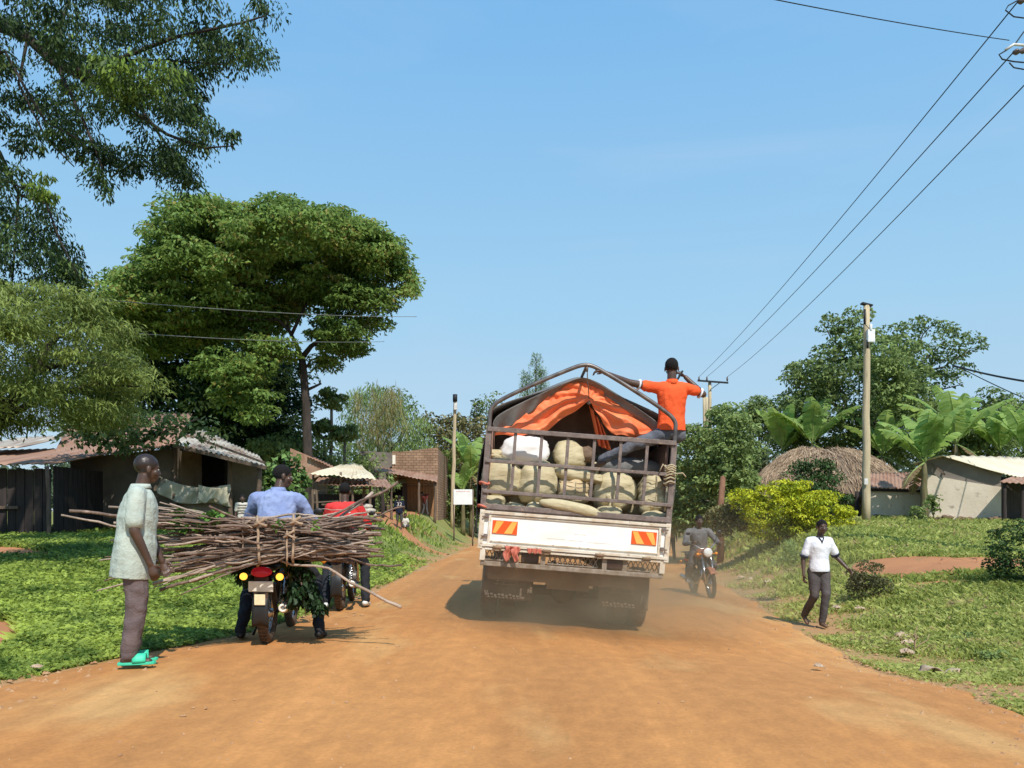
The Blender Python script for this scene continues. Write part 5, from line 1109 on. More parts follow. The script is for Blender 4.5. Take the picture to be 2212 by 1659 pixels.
# --- market stall
st = thing('market_stall', 'open pole-built stall with a cream tin top, left of the brick building', 'stall')
corr('top_roof', P(668, 1024, 32.5), P(812, 1036, 32.5), P(780, 1003, 37), P(738, 1003, 37), 14, tin_c, st, sag=.1)
corr('lower_roof', P(676, 1046, 33), P(848, 1053, 32), P(835, 1036, 36), P(690, 1030, 36), 18, tin_r, st, sag=.05)
posts('post', [(P(x, 0, Yp).x, Yp, P(0, y, Yp).z) for x, Yp, y in ((674, 33, 1026), (686, 33, 1040), (736, 32.8, 1020), (745, 36, 1030), (762, 32.8, 1030), (786, 33.2, 1033), (800, 32.6, 1035), (828, 32.4, 1050), (846, 32.4, 1052))], wood, st, .055)
for (x0, x1, y, Yp) in ((674, 736, 1060, 33), (736, 800, 1058, 33), (680, 736, 1085, 33), (740, 800, 1042, 33)): q = MB(); q.beam(P(x0, y, Yp), P(x1, y - 3, Yp), .05, .05); q.build('rail', wood, st)
q = MB(); q.box(tuple(P(730, 1105, 35.4)), (3.2, .08, 1.5)); q.build('back_panel', wood_d, st)
q = MB(); q.box(tuple(P(735, 1090, 33.6)), (1.4, .6, .06)); q.build('counter', wood, st)
for i, (x, y) in enumerate(((782, 1122), (803, 1124), (784, 1112), (802, 1113), (786, 1103), (800, 1103), (793, 1094))):
    q = MB(); q.ell((0, 0, 0), (.23, .2, .1)); o = q.build('heaped_sack', mat('pale_sack_cloth', (.6, .57, .5), (.42, .36, .28), scale=9, rough=.8, bump=.5), None); o.location = P(x, y, 31.9 + i * .05); tag(o, 'pale sack in the pile at the right posts of the market stall', 'sack', 'pale sacks piled at the stall')
q = MB(); q.tube(wob(P(826, 1050, 31.8), P(827, 1140, 31.8), 4, .02), [.02, .05, .09, .05, .02], 7); o = q.build('hanging_bag', mat('dark_hanging_bag', (.05, .035, .03), rough=.9), None); tag(o, 'dark bag hanging on a pole at the right end of the market stall', 'bag')
# --- brick building
bb_ = thing('brick_building', 'unfinished brick building with a lean-to roof and plank doors beyond the stall', 'building')
YB = 45.0
wall('wall', [P(850, 1135, YB), P(946, 1135, YB), P(946, 966, YB), P(850, 978, YB)], brick, bb_, .25, (0, 1, 0))
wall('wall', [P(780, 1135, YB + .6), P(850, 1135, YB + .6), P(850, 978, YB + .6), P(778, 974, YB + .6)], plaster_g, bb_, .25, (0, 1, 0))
wall('wall', [P(847, 1040, YB - .15), P(861, 1040, YB - .15), P(861, 975, YB - .15), P(847, 975, YB - .15)], brick, bb_, .12, (0, 1, 0))
e = P(946, 1135, YB); wall('wall', [(e.x, YB + .26, e.z), (e.x, 52, e.z), (e.x, 52, 5.1), (e.x, YB + .26, 5.15)], brick, bb_, .25, (-1, 0, 0))
q = MB(); q.box(tuple(P(851, 993, YB - .18)), (.16, .06, .5)); q.build('vent_slot', plate_m, bb_)
corr('lean_to_roof', P(812, 1017, 42.2), P(944, 1041, 42.2), P(946, 1026, 45), P(822, 1008, 45), 16, tin_r, bb_, sag=.04)
posts('post', [(P(x, 0, 42.4).x, 42.4, P(0, y, 42.4).z) for x, y in ((816, 1018), (838, 1022), (905, 1034), (939, 1040))], wood, bb_, .07)
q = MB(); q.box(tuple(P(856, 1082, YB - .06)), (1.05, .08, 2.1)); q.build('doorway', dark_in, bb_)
q = MB(); q.box(tuple(P(874, 1084, YB - .9)), (.5, .05, 2.0), (0, 0, R(70))); q.build('door', wood_d, bb_)
q = MB(); q.box(tuple(P(852, 1042, YB - .12)), (1.3, .05, .3)); q.build('faded_panel', mat('faded_green_panel', (.2, .23, .17), rough=.8), bb_)
for x, w_ in ((890, .75), (922, .8)):
    q = MB()
    for i in range(5): q.box(tuple(P(x, 1088, YB - .07) + Vector(((i - 2) * w_ / 5, random.uniform(-.012, .012), 0))), (w_ / 5 - .015, .05, 1.9))
    q.build('plank_door', wood_o, bb_)
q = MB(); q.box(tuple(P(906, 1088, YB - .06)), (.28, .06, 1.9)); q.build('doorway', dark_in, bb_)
# --- small sign
sg = thing('signboard', 'blank-looking white signboard on two posts between the left pole and the truck', 'sign')
q = MB(); c = P(1000, 1073.5, 40); q.box(tuple(c), (.92, .04, .74)); sb_ = q.build('board', mat('sign_white', (.82, .82, .8), (.74, .74, .72), scale=3, rough=.6), sg)
for i in range(9): q = MB(); q.box((c.x - .3 + i * .075, 39.975, c.z + .27), (.05, .006, .05)); q.build('letter', mat('sign_faded_red', (.75, .5, .47), rough=.8), sb_)
posts('post', [(c.x - .45, 40.06, c.z + .37), (c.x + .47, 40.06, c.z + .37)], wood, sg, .035)
# --- thatched hut
th = thing('thatched_hut', 'mud hut with a thick shaggy grass roof behind the yellow bush at right', 'hut')
hc = Vector((P(1790, 0, 36).x, 36.3, 0)); zE, zT = 2.15, 4.35; HL_, HD_ = 3.45, 2.9
thatch = leafmat('thatch_straw', (.18, .12, .075), (.5, .365, .24), .05, rough=.9)
def roofp(a, t, ex=0):
    """a: plan angle, t: 0 eave .. 1 ridge"""
    ca, sa = math.cos(a), math.sin(a); e = 2 / 2.8; k = (1 - t) ** .62 if t < 1 else 0
    X = abs(ca) ** e * (1 if ca > 0 else -1) * (HL_ * k * .62 + HL_ * .38 * (1 if t < .999 else 0) * (1 - t * .2)); Yy = abs(sa) ** e * (1 if sa > 0 else -1) * HD_ * k
    z = zE + (zT - zE) * (t ** .75) + .1 * noise.noise(Vector((X, Yy, 3))) - .25 * max(0, X / HL_) * t - ex
    return hc + Vector((X, Yy, z))
q = MB(); q.grid(lambda u, v: roofp(u * 2 * math.pi, v), 72, 16); q.build('thatch_base', mat('thatch_under', (.2, .145, .1), (.13, .09, .06), scale=6, rough=1, bump=.8), th)
rng = np.random.default_rng(3); n = 15000; A_ = rng.uniform(0, 2 * math.pi, n); T_ = rng.uniform(-.02, 1.0, n) ** 1.25; C_ = []; D_ = []
for a, t in zip(A_, np.clip(T_, 0, .985)):
    p = roofp(a, t); p2 = roofp(a, max(0, t - .06)); d = (p2 - p)
    if d.length < 1e-4: d = Vector((math.cos(a), math.sin(a), -.7))
    C_.append(tuple(p + Vector((0, 0, .03)))); D_.append(tuple(d.normalized()))
C_ = np.array(C_); D_ = np.array(D_) + rng.normal(0, .22, (n, 3)); C_ += rng.normal(0, .03, (n, 3)); eave = T_ < .03; C_[eave, 2] -= .12; D_[eave, 2] -= 1.0
Nn = rng.normal(0, .4, (n, 3)) + np.array([0, -.6, 1]); t_ = np.clip(.5 + .3 * rng.normal(size=n) + .3 * np.array([noise.noise(Vector((p[0] * 1.3, p[1] * 1.3, p[2] * 1.5))) for p in C_]), 0, 1)
leafmesh('straw', C_, D_, Nn, rng.uniform(.25, .6, n), rng.uniform(.02, .045, n), t_, thatch, th, fold=.1, bend=.05)
q = MB(); q.box((hc.x, hc.y, 1.5), (5.6, 4.4, 1.9)); q.build('wall', mud, th)
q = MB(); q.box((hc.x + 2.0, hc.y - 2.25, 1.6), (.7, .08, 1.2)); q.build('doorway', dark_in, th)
posts('post', [(P(1852, 0, 32.5).x, 32.5, 2.35), (P(1640, 0, 34).x, 34.2, 2.1)], wood_d, th, .09)
# --- small tin-roofed annexe
an = thing('lean_to_annexe', 'low plastered annexe with a rusty tin roof between the hut and the beige house', 'annexe')
corr('roof', P(1872, 1054, 30.8), P(1996, 1057, 30.8), P(1985, 1020, 33.5), P(1878, 1022, 33.5), 14, tin_r, an, sag=.03)
wall('wall', [P(1880, 1150, 31), P(1990, 1150, 31), P(1990, 1058, 31), P(1880, 1060, 31)], plaster, an, .2, (0, 1, 0))
q = MB(); q.beam(P(1872, 1058, 30.93), P(1996, 1061, 30.93), .08, .1); q.build('eave_beam', wood_d, an)
# --- beige house at right
bh = thing('plastered_house', 'beige plastered house with a cream tin roof at the right edge', 'house')
g0, g1 = P(1998, 1150, 29.5), P(2163, 1150, 28.7)
wall('wall', [g0, g1, P(2163, 1052, 28.7), P(2085, 1040, 29.08), P(2010, 1026, 29.44), P(1998, 1024, 29.5)], plaster, bh, .2, (.2, 1, 0))
nn = Vector((.2, 1, 0)) * .06
wall('gable', [P(1990, 1028, 29.55) + nn, P(2164, 1056, 28.7) + nn, P(2164, 1022, 28.7) + nn, P(2100, 1000, 29.0) + nn, P(2035, 986, 29.3) + nn, P(1985, 1000, 29.55) + nn], plaster_g, bh, .16, (.2, 1, 0))  # upper gable coloured darker and greyer than the wall below
q = MB(); q.beam(P(2012, 1000, 29.35), P(2042, 1026, 29.2), .05, .05); q.build('gable_pole', wood, bh)
corr('roof', P(2166, 1024, 28.5), P(2300, 1046, 29.4), P(2330, 992, 34.0), P(2033, 984, 29.15), 16, tin_c, bh, sag=.04)
corr('roof', P(2033, 984, 29.15), P(2330, 992, 34.0), P(2240, 1010, 36), P(1965, 1003, 29.5), 16, tin_c, bh, sag=.03)
corr('veranda_roof', P(2158, 1041, 27.6), P(2290, 1052, 27.6), P(2300, 1032, 29.3), P(2185, 1030, 28.6), 10, tin_r, bh, sag=.02)
wall('side_wall', [g1 + Vector((.03, .05, 0)), P(2330, 1150, 32), P(2330, 1040, 32), P(2168, 1030, 28.75)], wood_d, bh, .15, (-.6, 1, 0))  # near-black colour stands in for eave shade and the dark door opening
posts('post', [(P(2170, 0, 27.8).x, 27.8, 2.45), (P(2208, 0, 27.8).x, 27.8, 2.4)], wood_d, bh, .07)
for x in (1905, 2030, 2085, 2150):   # exposed rubble at the wall foot
    q = MB(); c = PG(x, 28.5 if x > 2100 else 28.8 if x > 2000 else 30.75, .05)
    for i in range(6): q.ell(c + Vector((random.uniform(-.35, .35), random.uniform(-.1, .1), random.uniform(0, .12))), (.13, .1, .08), None, 8, 5)
    tag(q.build('rubble', mat('dark_rubble', (.13, .08, .055), (.2, .13, .09), scale=9, rough=1, bump=.6)), 'crumbling dark rubble at the wall foot, ' + {1905: 'below the rusty annexe', 2030: 'near the banana stem', 2085: 'middle of the beige wall', 2150: 'right corner of the beige wall'}[x], 'rubble')
# ================================================================== POLES AND WIRES
wire_m = mat('wire', (.02, .022, .025), rough=.6); wire_l = mat('pale_wire', (.2, .2, .17), rough=.6); insul = mat('insulator_ceramic', (.12, .09, .08), (.1, .07, .06), rough=.25); insw = mat('pale_insulator', (.75, .72, .68), rough=.3)
def pole(label, base, top, r0, r1): 
    t = thing('utility_pole', label, 'pole'); q = MB(); q.tube(wob(base, top, 8, .003), taper([0] * 9, r0, r1), 14); q.build('shaft', pole_m, t); return t
b_ = P(1871, 1130, 27.5); p1 = pole('tall bare wooden pole with a white box, in front of the annexe at right', (b_.x, 27.5, g(b_.x, 27.5) - .1), P(1872, 660, 27.5), .145, .1)
q = MB(); c = P(1872, 658, 27.5); q.box(tuple(c), (.36, .2, .05), (0, R(14), 0)); q.build('cap_plate', wire_m, p1)
q = MB(); q.box(tuple(P(1881, 726, 27.3)), (.24, .14, .42)); q.cyl(P(1881, 714, 27.25), P(1881, 700, 27.25), .05); q.build('white_box', mat('box_white', (.85, .85, .84), rough=.4), p1, bevel=.02)
q = MB(); q.cyl(P(1868, 668, 27.3), P(1868, 700, 27.3), .035); q.cyl(P(1874, 735, 27.3), P(1874, 752, 27.3), .03); q.tube(wob(P(1868, 700, 27.3), P(1880, 716, 27.25), 4, .1), .012); q.build('cable_fitting', wire_m, p1)
q = MB(); q.box(tuple(P(1871, 1040, 27.3)), (.12, .02, .2)); q.build('tag_plate', insw, p1)
b_ = P(977, 1117, 47); p2 = pole('distant pale pole beside the white signboard', (b_.x, 47, g(b_.x, 47) - .1), P(983, 853, 47), .13, .09)
q = MB(); q.box(tuple(P(984, 876, 46.8)), (.2, .12, .5)); q.build('white_box', insw, p2, bevel=.02); q = MB(); q.cyl(P(983, 852, 46.8), P(983, 868, 46.8), .13); q.build('fitting', wire_m, p2)
b_ = P(1534, 1100, 60); p3 = pole('far power pole with a crossarm and three pins behind the man in orange', (b_.x, 60, 0), P(1533, 824, 60), .17, .12)
q = MB(); q.beam(P(1507, 822, 59.8), P(1573, 827, 59.8), .12, .12); q.beam(P(1534, 842, 59.8), P(1556, 826, 59.8), .05, .05); q.build('crossarm', wire_m, p3)
for x in (1510, 1527, 1571): q = MB(); q.tube([P(x, 824, 59.8), P(x, 820, 59.8), P(x, 814, 59.8)], [.04, .07, .05]); q.build('insulator', insul, p3)
b2_ = P(1523, 1100, 59); p4 = pole('shorter strut pole leaning beside the far power pole', (b2_.x, 59, 0), P(1521, 850, 59), .13, .1)
b3_ = P(1528, 1100, 58); p5 = pole('second strut pole between the far power pole and the shorter strut', (b3_.x, 58, 0), P(1527, 858, 58), .12, .09)
npx = 10.15; p6 = pole('near power pole just outside the right edge, its insulators in the top right corner', (npx, 15.3, .2), (npx, 15.3, 11.2), .16, .11)
q = MB(); q.beam((9.75, 15.3, 9.85), (11.5, 15.3, 9.85), .1, .12); q.build('crossarm', wire_m, p6)
ends = [P(2200, 2, 14.9), P(2190, 112, 15.1), P(2228, 168, 15.2)]
def wire(name, a, b, sag, r, m, label): 
    pts = [Vector(a).lerp(Vector(b), i / 40) - Vector((0, 0, sag * 4 * (i / 40) * (1 - i / 40))) for i in range(41)]; q = MB(); q.tube(pts, r, 5); return tag(q.build(name, m), label, 'wire')
for a, x, lab in zip(ends, (1510, 1527, 1571), ('upper left of the three power lines converging on the far crossarm', 'middle of the three power lines converging on the far crossarm', 'lowest right of the three power lines converging on the far crossarm')):
    wire('power_line', a, P(x, 814, 59.8), .35, .0125, wire_m, lab)
for e in ends:
    q = MB(); q.tube([e + Vector((i * .06, .02, .0 + .01 * i)) for i in range(7)], [.03, .06, .03, .06, .03, .06, .03]); q.build('insulator', insul, p6)
q = MB(); q.tube([P(2212, 68, 15), P(2195, 92, 15), P(2175, 108, 15), P(2158, 118, 15), P(2165, 128, 15), P(2190, 133, 15), P(2212, 135, 15)], .013, 6); q.tube([P(2212, 150, 15), P(2190, 146, 15), P(2180, 135, 15)], .012, 6); q.tube([P(2200, 0, 15), P(2178, 12, 15), P(2172, 22, 15), P(2190, 36, 15), P(2220, 40, 15)], .012, 6); q.build('jumper_loop', wire_m, p6)
q = MB(); q.tube([P(2172, 108, 15), P(2190, 96, 15), P(2215, 98, 15)], .025, 8); q.build('pale_insulator', insw, p6)
a = P(2180, 87, 15.1); c = P(1745, -4, 12.2); wire('power_line', a, a + (c - a) * 2.4, .12, .008, wire_m, 'thin wire crossing the top right of the sky towards the insulators')
wire('cable', P(2058, 789, 31), P(2420, 845, 21), .15, .035, wire_m, 'thick twisted cable running right from the big tree, upper of the pair')
wire('cable', P(2070, 792, 31), P(2400, 935, 23), .1, .018, wire_m, 'thin cable running right from the big tree, lower of the pair')
wire('power_line', P(-150, 612, 13), P(900, 684, 30), .15, .009, wire_l, 'pale wire across the crown of the umbrella tree, upper of two')
wire('power_line', P(-150, 684, 13), P(830, 738, 30), .15, .009, wire_l, 'pale wire across the crown of the umbrella tree, lower of two')
# ================================================================== TREES
barkm = mat('dark_bark', (.035, .028, .024), (.065, .05, .042), scale=5, rough=.95, bump=.6, bscale=18, stretch=(1, 1, .4))
bark_p = mat('pale_bark', (.24, .2, .15), (.16, .13, .1), scale=5, rough=.95, bump=.4)
lm_umb = leafmat('umbrella_leaves', (.075, .14, .032), (.26, .39, .095), .38, brown=(.34, .3, .09))
lm_near = leafmat('near_tree_leaves', (.018, .042, .02), (.12, .19, .05), .32, brown=(.2, .3, .05))
lm_feath = leafmat('feathery_leaves', (.07, .11, .025), (.27, .33, .08), .32)
lm_dark = leafmat('dark_and_shaded_leaves', (.01, .027, .01), (.06, .12, .03), .15)  # dark green bushes; shade put into the colour of trees behind the house
lm_mid = leafmat('mid_green_leaves', (.065, .11, .035), (.28, .37, .12), .34)
lm_olive = leafmat('olive_leaves', (.08, .085, .03), (.28, .25, .1), .2)
lm_yel = leafmat('golden_leaves', (.15, .22, .012), (.6, .62, .04), .25)
lm_gol = leafmat('ivy_leaves', (.035, .08, .02), (.2, .32, .09), .25)
lm_ban = leafmat('banana_leaf', (.12, .24, .05), (.36, .5, .14), .45)
def tree(name, label, cat, trunk, crowns, m, bm_=barkm, group=None):
    """trunk: list of tubes [(pts, r0, r1)]; crowns: list of foliage keyword sets"""
    r = thing(name, label, cat, group=group); q = MB()
    for pts, r0, r1 in trunk: q.tube(pts, taper(pts, r0, r1), 10)
    if trunk: q.build('trunk', bm_, r)
    vs = []
    for c in crowns:
        c = dict(c); cl = c.pop('cl'); mm = c.pop('m', m); foliage(c.pop('nm', 'crown'), cl, c.pop('rad'), c.pop('per'), c.pop('size'), mm, r, **c)
    return r
def pl(pts): return [P(*p) for p in pts]
# --- umbrella tree
random.seed(3); YU = 36.0
ub = PG(657, YU, -.1); tr = [(smooth_pts, a, b) for smooth_pts, a, b in ()]
main = [ub, P(668, 1040, YU), P(664, 960, YU), P(662, 880, YU), P(655, 800, YU), P(652, 770, YU)]
T_ = [(main, .25, .15), ([P(652, 775, YU), P(640, 745, YU), P(625, 715, YU), P(600, 690, YU - .6), P(560, 650, YU - 1.5), P(500, 590, YU - 2)], .12, .03), ([P(653, 772, YU), P(672, 748, YU), P(690, 735, YU), P(715, 700, YU + .5), P(740, 660, YU + 1), P(790, 600, YU + 1)], .13, .03),
      ([P(664, 842, YU), P(680, 835, YU), P(694, 828, YU)], .07, .045), ([P(658, 800, YU), P(668, 782, YU), P(680, 774, YU), P(700, 770, YU)], .05, .015), ([P(630, 722, YU), P(660, 660, YU + .3), P(680, 590, YU), P(700, 520, YU)], .08, .02),
      ([P(690, 735, YU), P(735, 725, YU - .5), P(800, 700, YU - 1)], .06, .015), ([P(600, 690, YU - .6), P(540, 690, YU - 1.5), P(440, 660, YU - 2)], .07, .015), ([P(625, 715, YU), P(590, 600, YU + 1), P(540, 500, YU + 1)], .06, .015), ([P(740, 660, YU + 1), P(800, 640, YU + 1), P(850, 600, YU)], .05, .01)]
top = [(205, 680), (245, 625), (290, 580), (345, 548), (368, 505), (392, 462), (425, 434), (470, 440), (520, 446), (570, 448), (620, 433), (665, 440), (690, 458), (740, 462), (800, 472), (830, 500), (862, 515), (880, 555), (902, 590), (885, 612)]
bot = [(868, 600), (872, 660), (845, 640), (820, 615), (780, 610), (760, 640), (700, 650), (650, 640), (600, 690), (560, 735), (480, 720), (430, 740), (380, 750), (320, 770), (260, 750), (220, 720)]
top = [(555 + (x - 555) * .955, y + 15) for x, y in top]; bot = [(min(x, 842), y) for x, y in bot]; cl1 = clumps_poly(top + bot, YU, 5.2, 980)
cl2 = clumps_poly([(680, 700), (700, 650), (780, 620), (840, 640), (835, 690), (800, 730), (770, 765), (720, 775), (700, 800), (680, 790), (700, 760)], YU, 2.5, 100)
cl3 = clumps_poly([(560, 730), (620, 740), (650, 760), (600, 790), (560, 770), (520, 740)], YU - 1, 1.5, 26)
cl4 = clumps_poly([(420, 800), (480, 760), (560, 775), (600, 830), (560, 880), (600, 900), (540, 920), (480, 870)], YU - 2, 1.5, 60)
# crest clumps just inside the upper outline keep the rounded, layered silhouette
cr_ = []
for (a, b) in zip(top[:-1], top[1:]):
    for k in range(6):
        t = k / 6; cr_.append(tuple(P(a[0] + (b[0] - a[0]) * t + 4, a[1] + (b[1] - a[1]) * t + 17, YU + random.uniform(-1.6, 1.6))))
tree('umbrella_tree', 'tall umbrella-shaped tree with a slim dark trunk, left of the road', 'tree', T_, [dict(cl=cl1, rad=(.82, .82, .24), per=120, size=.21, aspect=.45, tintb=.5, up=1.0, shell=.3), dict(cl=np.array(cr_), rad=(.6, .6, .22), per=80, size=.19, aspect=.42, tintb=.62, up=1.0, shell=.3),
    dict(cl=cl2, rad=(.66, .66, .24), per=100, size=.21, aspect=.42, tintb=.2, up=1.0), dict(cl=cl3, rad=(.66, .66, .24), per=90, size=.21, tintb=.55, up=1.0), dict(cl=cl4, rad=(.7, .7, .24), per=90, size=.22, tintb=.5, up=1.0, aspect=.45)], lm_umb)  # lower right lobes tinted dark, crest light: crown shading put into the tint
# --- near tree overhanging from the left
random.seed(8); YN = 14.0
def nb(pts, r0, r1, dY=0): return ([P(x, y, YN + dY + random.uniform(-.3, .3)) for x, y in pts], r0, r1)
T_ = [([Vector((-10.8, 14, g(-10.8, 14) - .1)), Vector((-10.8, 14, 3)), Vector((-10.8, 14, 5.5)), P(-120, 200, YN), P(-90, 60, YN)], .34, .2),
      ([P(-110, 130, YN), P(-40, 60, YN), P(0, 55, YN), P(60, 80, YN), P(110, 130, YN), P(190, 160, YN)], .16, .06), nb([(100, 120), (250, 130), (380, 80), (520, 50), (570, 35)], .05, .012), nb([(110, 130), (230, 200), (360, 290), (440, 320), (505, 315)], .05, .01), nb([(190, 160), (300, 230), (380, 340), (405, 395)], .04, .01), nb([(120, 135), (180, 260), (220, 360), (228, 425)], .035, .01),
      nb([(60, 80), (40, 180), (100, 300), (160, 360)], .03, .01), nb([(-80, 150), (10, 110), (60, 200), (100, 265), (170, 300)], .035, .012, -1), nb([(-60, 250), (0, 330), (40, 420), (30, 560), (20, 700)], .04, .012), nb([(40, 420), (100, 440), (130, 520), (170, 600)], .03, .01), nb([(-60, 330), (10, 390), (60, 410)], .03, .01), nb([(250, 130), (360, 130), (480, 140)], .025, .008), nb([(150, 0), (130, 60), (90, 110)], .03, .02)]
A = [(-60, -40), (560, -40), (575, 20), (560, 45), (540, 70), (528, 130), (470, 140), (420, 150), (400, 165), (435, 215), (430, 240), (395, 240), (400, 270), (450, 290), (510, 305), (508, 325), (430, 320), (370, 320), (390, 350), (412, 395), (385, 400), (350, 360), (300, 370), (285, 350), (240, 360), (225, 420), (195, 385), (170, 340), (140, 320), (90, 310), (40, 300), (-60, 330)]
cA = clumps_poly(A, YN, 2.6, 230); keep = ~(inpoly(*(lambda c: ((c[:, 0] / c[:, 1]) * FD + CX, HZ - (c[:, 2] - CAMH) / c[:, 1] * FD))(cA), [(0, 60), (60, 60), (90, 130), (60, 190), (0, 200)]) & (RNG.random(len(cA)) < .75)); cA = cA[keep]
tips = []
for x, y in ((575, 30), (560, 15), (540, 60), (530, 90), (525, 120), (500, 135), (470, 150), (440, 220), (430, 240), (415, 215), (512, 300), (500, 312), (480, 300), (455, 290), (440, 325), (408, 385), (412, 400), (395, 370), (380, 350), (232, 425), (225, 400), (210, 380), (270, 370), (300, 365), (150, 330), (180, 350), (130, 320), (90, 330), (110, 300), (50, 330), (250, 350), (345, 360), (360, 340), (200, 330)): tips += [tuple(P(x - 4, y - 4, YN + random.uniform(-.8, .8)))] * 1
cB = clumps_poly([(-60, 330), (30, 350), (60, 390), (90, 440), (115, 500), (140, 560), (175, 600), (160, 640), (120, 620), (60, 630), (-60, 640)], YN, 1.8, 80)
kw = dict(aspect=.34, droop=1.3, up=.3, shell=.15)
tree('overhanging_tree', 'big dark tree leaning in from the upper left with drooping ragged branches', 'tree', T_, [dict(cl=cA, rad=(.36, .36, .22), per=150, size=.09, tintb=.36, tintv=.2, **kw), dict(cl=np.array(tips), rad=(.16, .16, .17), per=60, size=.1, tintb=.35, **kw), dict(cl=cB, rad=(.28, .28, .26), per=130, size=.085, tintb=.33, tintv=.22, **kw),
     dict(cl=clumps_poly([(130, 150), (370, 145), (340, 190), (250, 210), (170, 170)], YN - 1.6, .5, 30), rad=(.3, .3, .15), per=40, size=.11, tintb=.85, **kw), dict(cl=clumps_poly([(60, 380), (100, 385), (110, 440), (70, 420)], YN - 1.2, .3, 6), rad=(.2, .2, .1), per=40, size=.11, tintb=.95, **kw)], lm_near)
# --- feathery tree below it
YF = 12.0; C_ = [(-80, 600), (20, 630), (110, 640), (170, 640), (215, 665), (250, 700), (240, 720), (285, 780), (312, 835), (285, 850), (240, 830), (225, 860), (245, 900), (215, 925), (130, 905), (60, 920), (30, 940), (-80, 930)]
cF = clumps_poly(C_, YF, 2.2, 230)
bx = Vector((-8.3, 12.2, g(-8.3, 12.2) - .1)); T_ = [([bx, bx + Vector((-.05, 0, 1)), P(-30, 950, 12.2), P(40, 850, YF), P(110, 740, YF)], .2, .05)] + [([P(10, 900, YF), P(90, 860, YF), P(200, 830, YF), P(300, 835, YF)], .06, .01), ([P(60, 810, YF), P(150, 780, YF), P(240, 790, YF)], .05, .01), ([P(90, 770, YF), P(150, 700, YF), P(220, 680, YF)], .04, .01), ([P(20, 890, YF), P(-60, 760, YF)], .06, .02)]
tree('feathery_tree', 'olive green feathery tree with drooping sprays below the overhanging tree', 'tree', T_, [dict(cl=cF, rad=(.42, .42, .17), per=170, size=.1, aspect=.22, droop=.5, tintb=.5, tintv=.22, up=.8, shell=.1)], lm_feath)
# --- dark trees behind the mud house
YD = 43.0
D1 = [(240, 700), (330, 690), (420, 720), (470, 760), (500, 900), (480, 1000), (380, 985), (250, 960), (160, 935), (200, 850)]
D2 = [(430, 720), (520, 740), (600, 790), (640, 800), (655, 870), (640, 960), (650, 1010), (610, 1030), (540, 1000), (470, 950), (440, 850)]
for nm_, poly_, Yc, lab, x_ in (('shade_tree', D1, YD - 3, 'dense dark tree standing behind the mud house roof', 330), ('shade_tree', D2, YD, 'dark leafy tree between the mud house and the umbrella tree trunk', 545)):
    b0 = Vector(((x_ - CX) / FD * Yc, Yc, g((x_ - CX) / FD * Yc, Yc) - .1)); T_ = [([b0, P(x_ - 10, 1000, Yc), P(x_ + 10, 900, Yc), P(x_ + 5, 780, Yc)], .25, .08)] + [([P(x_, 1000, Yc), P(x_ + 70, 930, Yc - 1), P(x_ + 110, 870, Yc - 1)], .12, .03), ([P(x_, 940, Yc), P(x_ - 80, 880, Yc), P(x_ - 110, 820, Yc)], .1, .03)]
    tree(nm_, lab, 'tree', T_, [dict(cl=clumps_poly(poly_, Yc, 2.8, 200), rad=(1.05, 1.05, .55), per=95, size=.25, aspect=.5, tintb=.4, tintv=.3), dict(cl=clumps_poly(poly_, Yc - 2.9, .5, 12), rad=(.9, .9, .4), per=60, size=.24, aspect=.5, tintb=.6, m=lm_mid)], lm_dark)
# fringe over the mud house roof, and creeper right of it
YC = 20.0
bq = Vector((-6.15, 22.6, g(-6.15, 22.6) - .1))
tree('creeper_bush', 'broad-leaved creeper bush climbing beside the right end of the mud house', 'bush', [([bq, bq + Vector((.05, 0, 1.2)), bq + Vector((-.2, 0, 2.2))], .06, .02)], [dict(cl=clumps_poly([(590, 1000), (625, 990), (650, 1040), (655, 1110), (640, 1160), (585, 1160), (590, 1070), (560, 1040), (556, 1020)], 22.6, .6, 60), rad=(.3, .3, .25), per=26, size=.17, aspect=.75, tintb=.5)], lm_gol)
tree('roof_branch', 'low leafy branch sweeping over the mud house roof', 'branch', [([P(290, 960, 20.5), P(350, 935, 20.3), P(395, 915, 20.2), P(430, 905, 20.3)], .05, .012), ([P(350, 935, 20.3), P(300, 940, 20.2), P(230, 935, 20.2)], .03, .01)], [dict(cl=clumps_poly([(120, 905), (300, 900), (430, 900), (470, 950), (400, 950), (350, 935), (290, 985), (200, 975), (120, 950)], 20.2, .7, 95), rad=(.36, .36, .2), per=17, size=.15, aspect=.6, tintb=.25)], lm_mid)
# --- generic tree or bush from an outline
def mass(name, label, cat, poly_, Y, dY, n, rad, per, size, m, trunk_x=None, trunk_r=.12, tintb=.45, tintv=.28, aspect=.5, droop=.3, group=None, extra=(), bm_=barkm, branches=4, **kw):
    poly_ = list(poly_); T_ = []
    if trunk_x is not None:
        X = (trunk_x - CX) / FD * Y; b0 = Vector((X, Y, g(X, Y) - .1)); ys_ = [p[1] for p in poly_]; yt = min(ys_) + .25 * (max(ys_) - min(ys_)); T_.append((wob(b0, P(trunk_x, yt, Y), 5, .03), trunk_r, trunk_r * .3))
        for k in range(branches):
            a = b0.lerp(P(trunk_x, yt, Y), random.uniform(.35, .85)); px = random.choice(poly_); e = P(trunk_x + (px[0] - trunk_x) * .85, yt + (px[1] - yt) * .6, Y); T_.append((wob(a, e, 5, .06), trunk_r * .45, trunk_r * .1))
    return tree(name, label, cat, T_, [dict(cl=clumps_poly(poly_, Y, dY, n), rad=rad, per=per, size=size, tintb=tintb, tintv=tintv, aspect=aspect, droop=droop, **kw)] + list(extra), m, group=group, bm_=bm_)
random.seed(5)
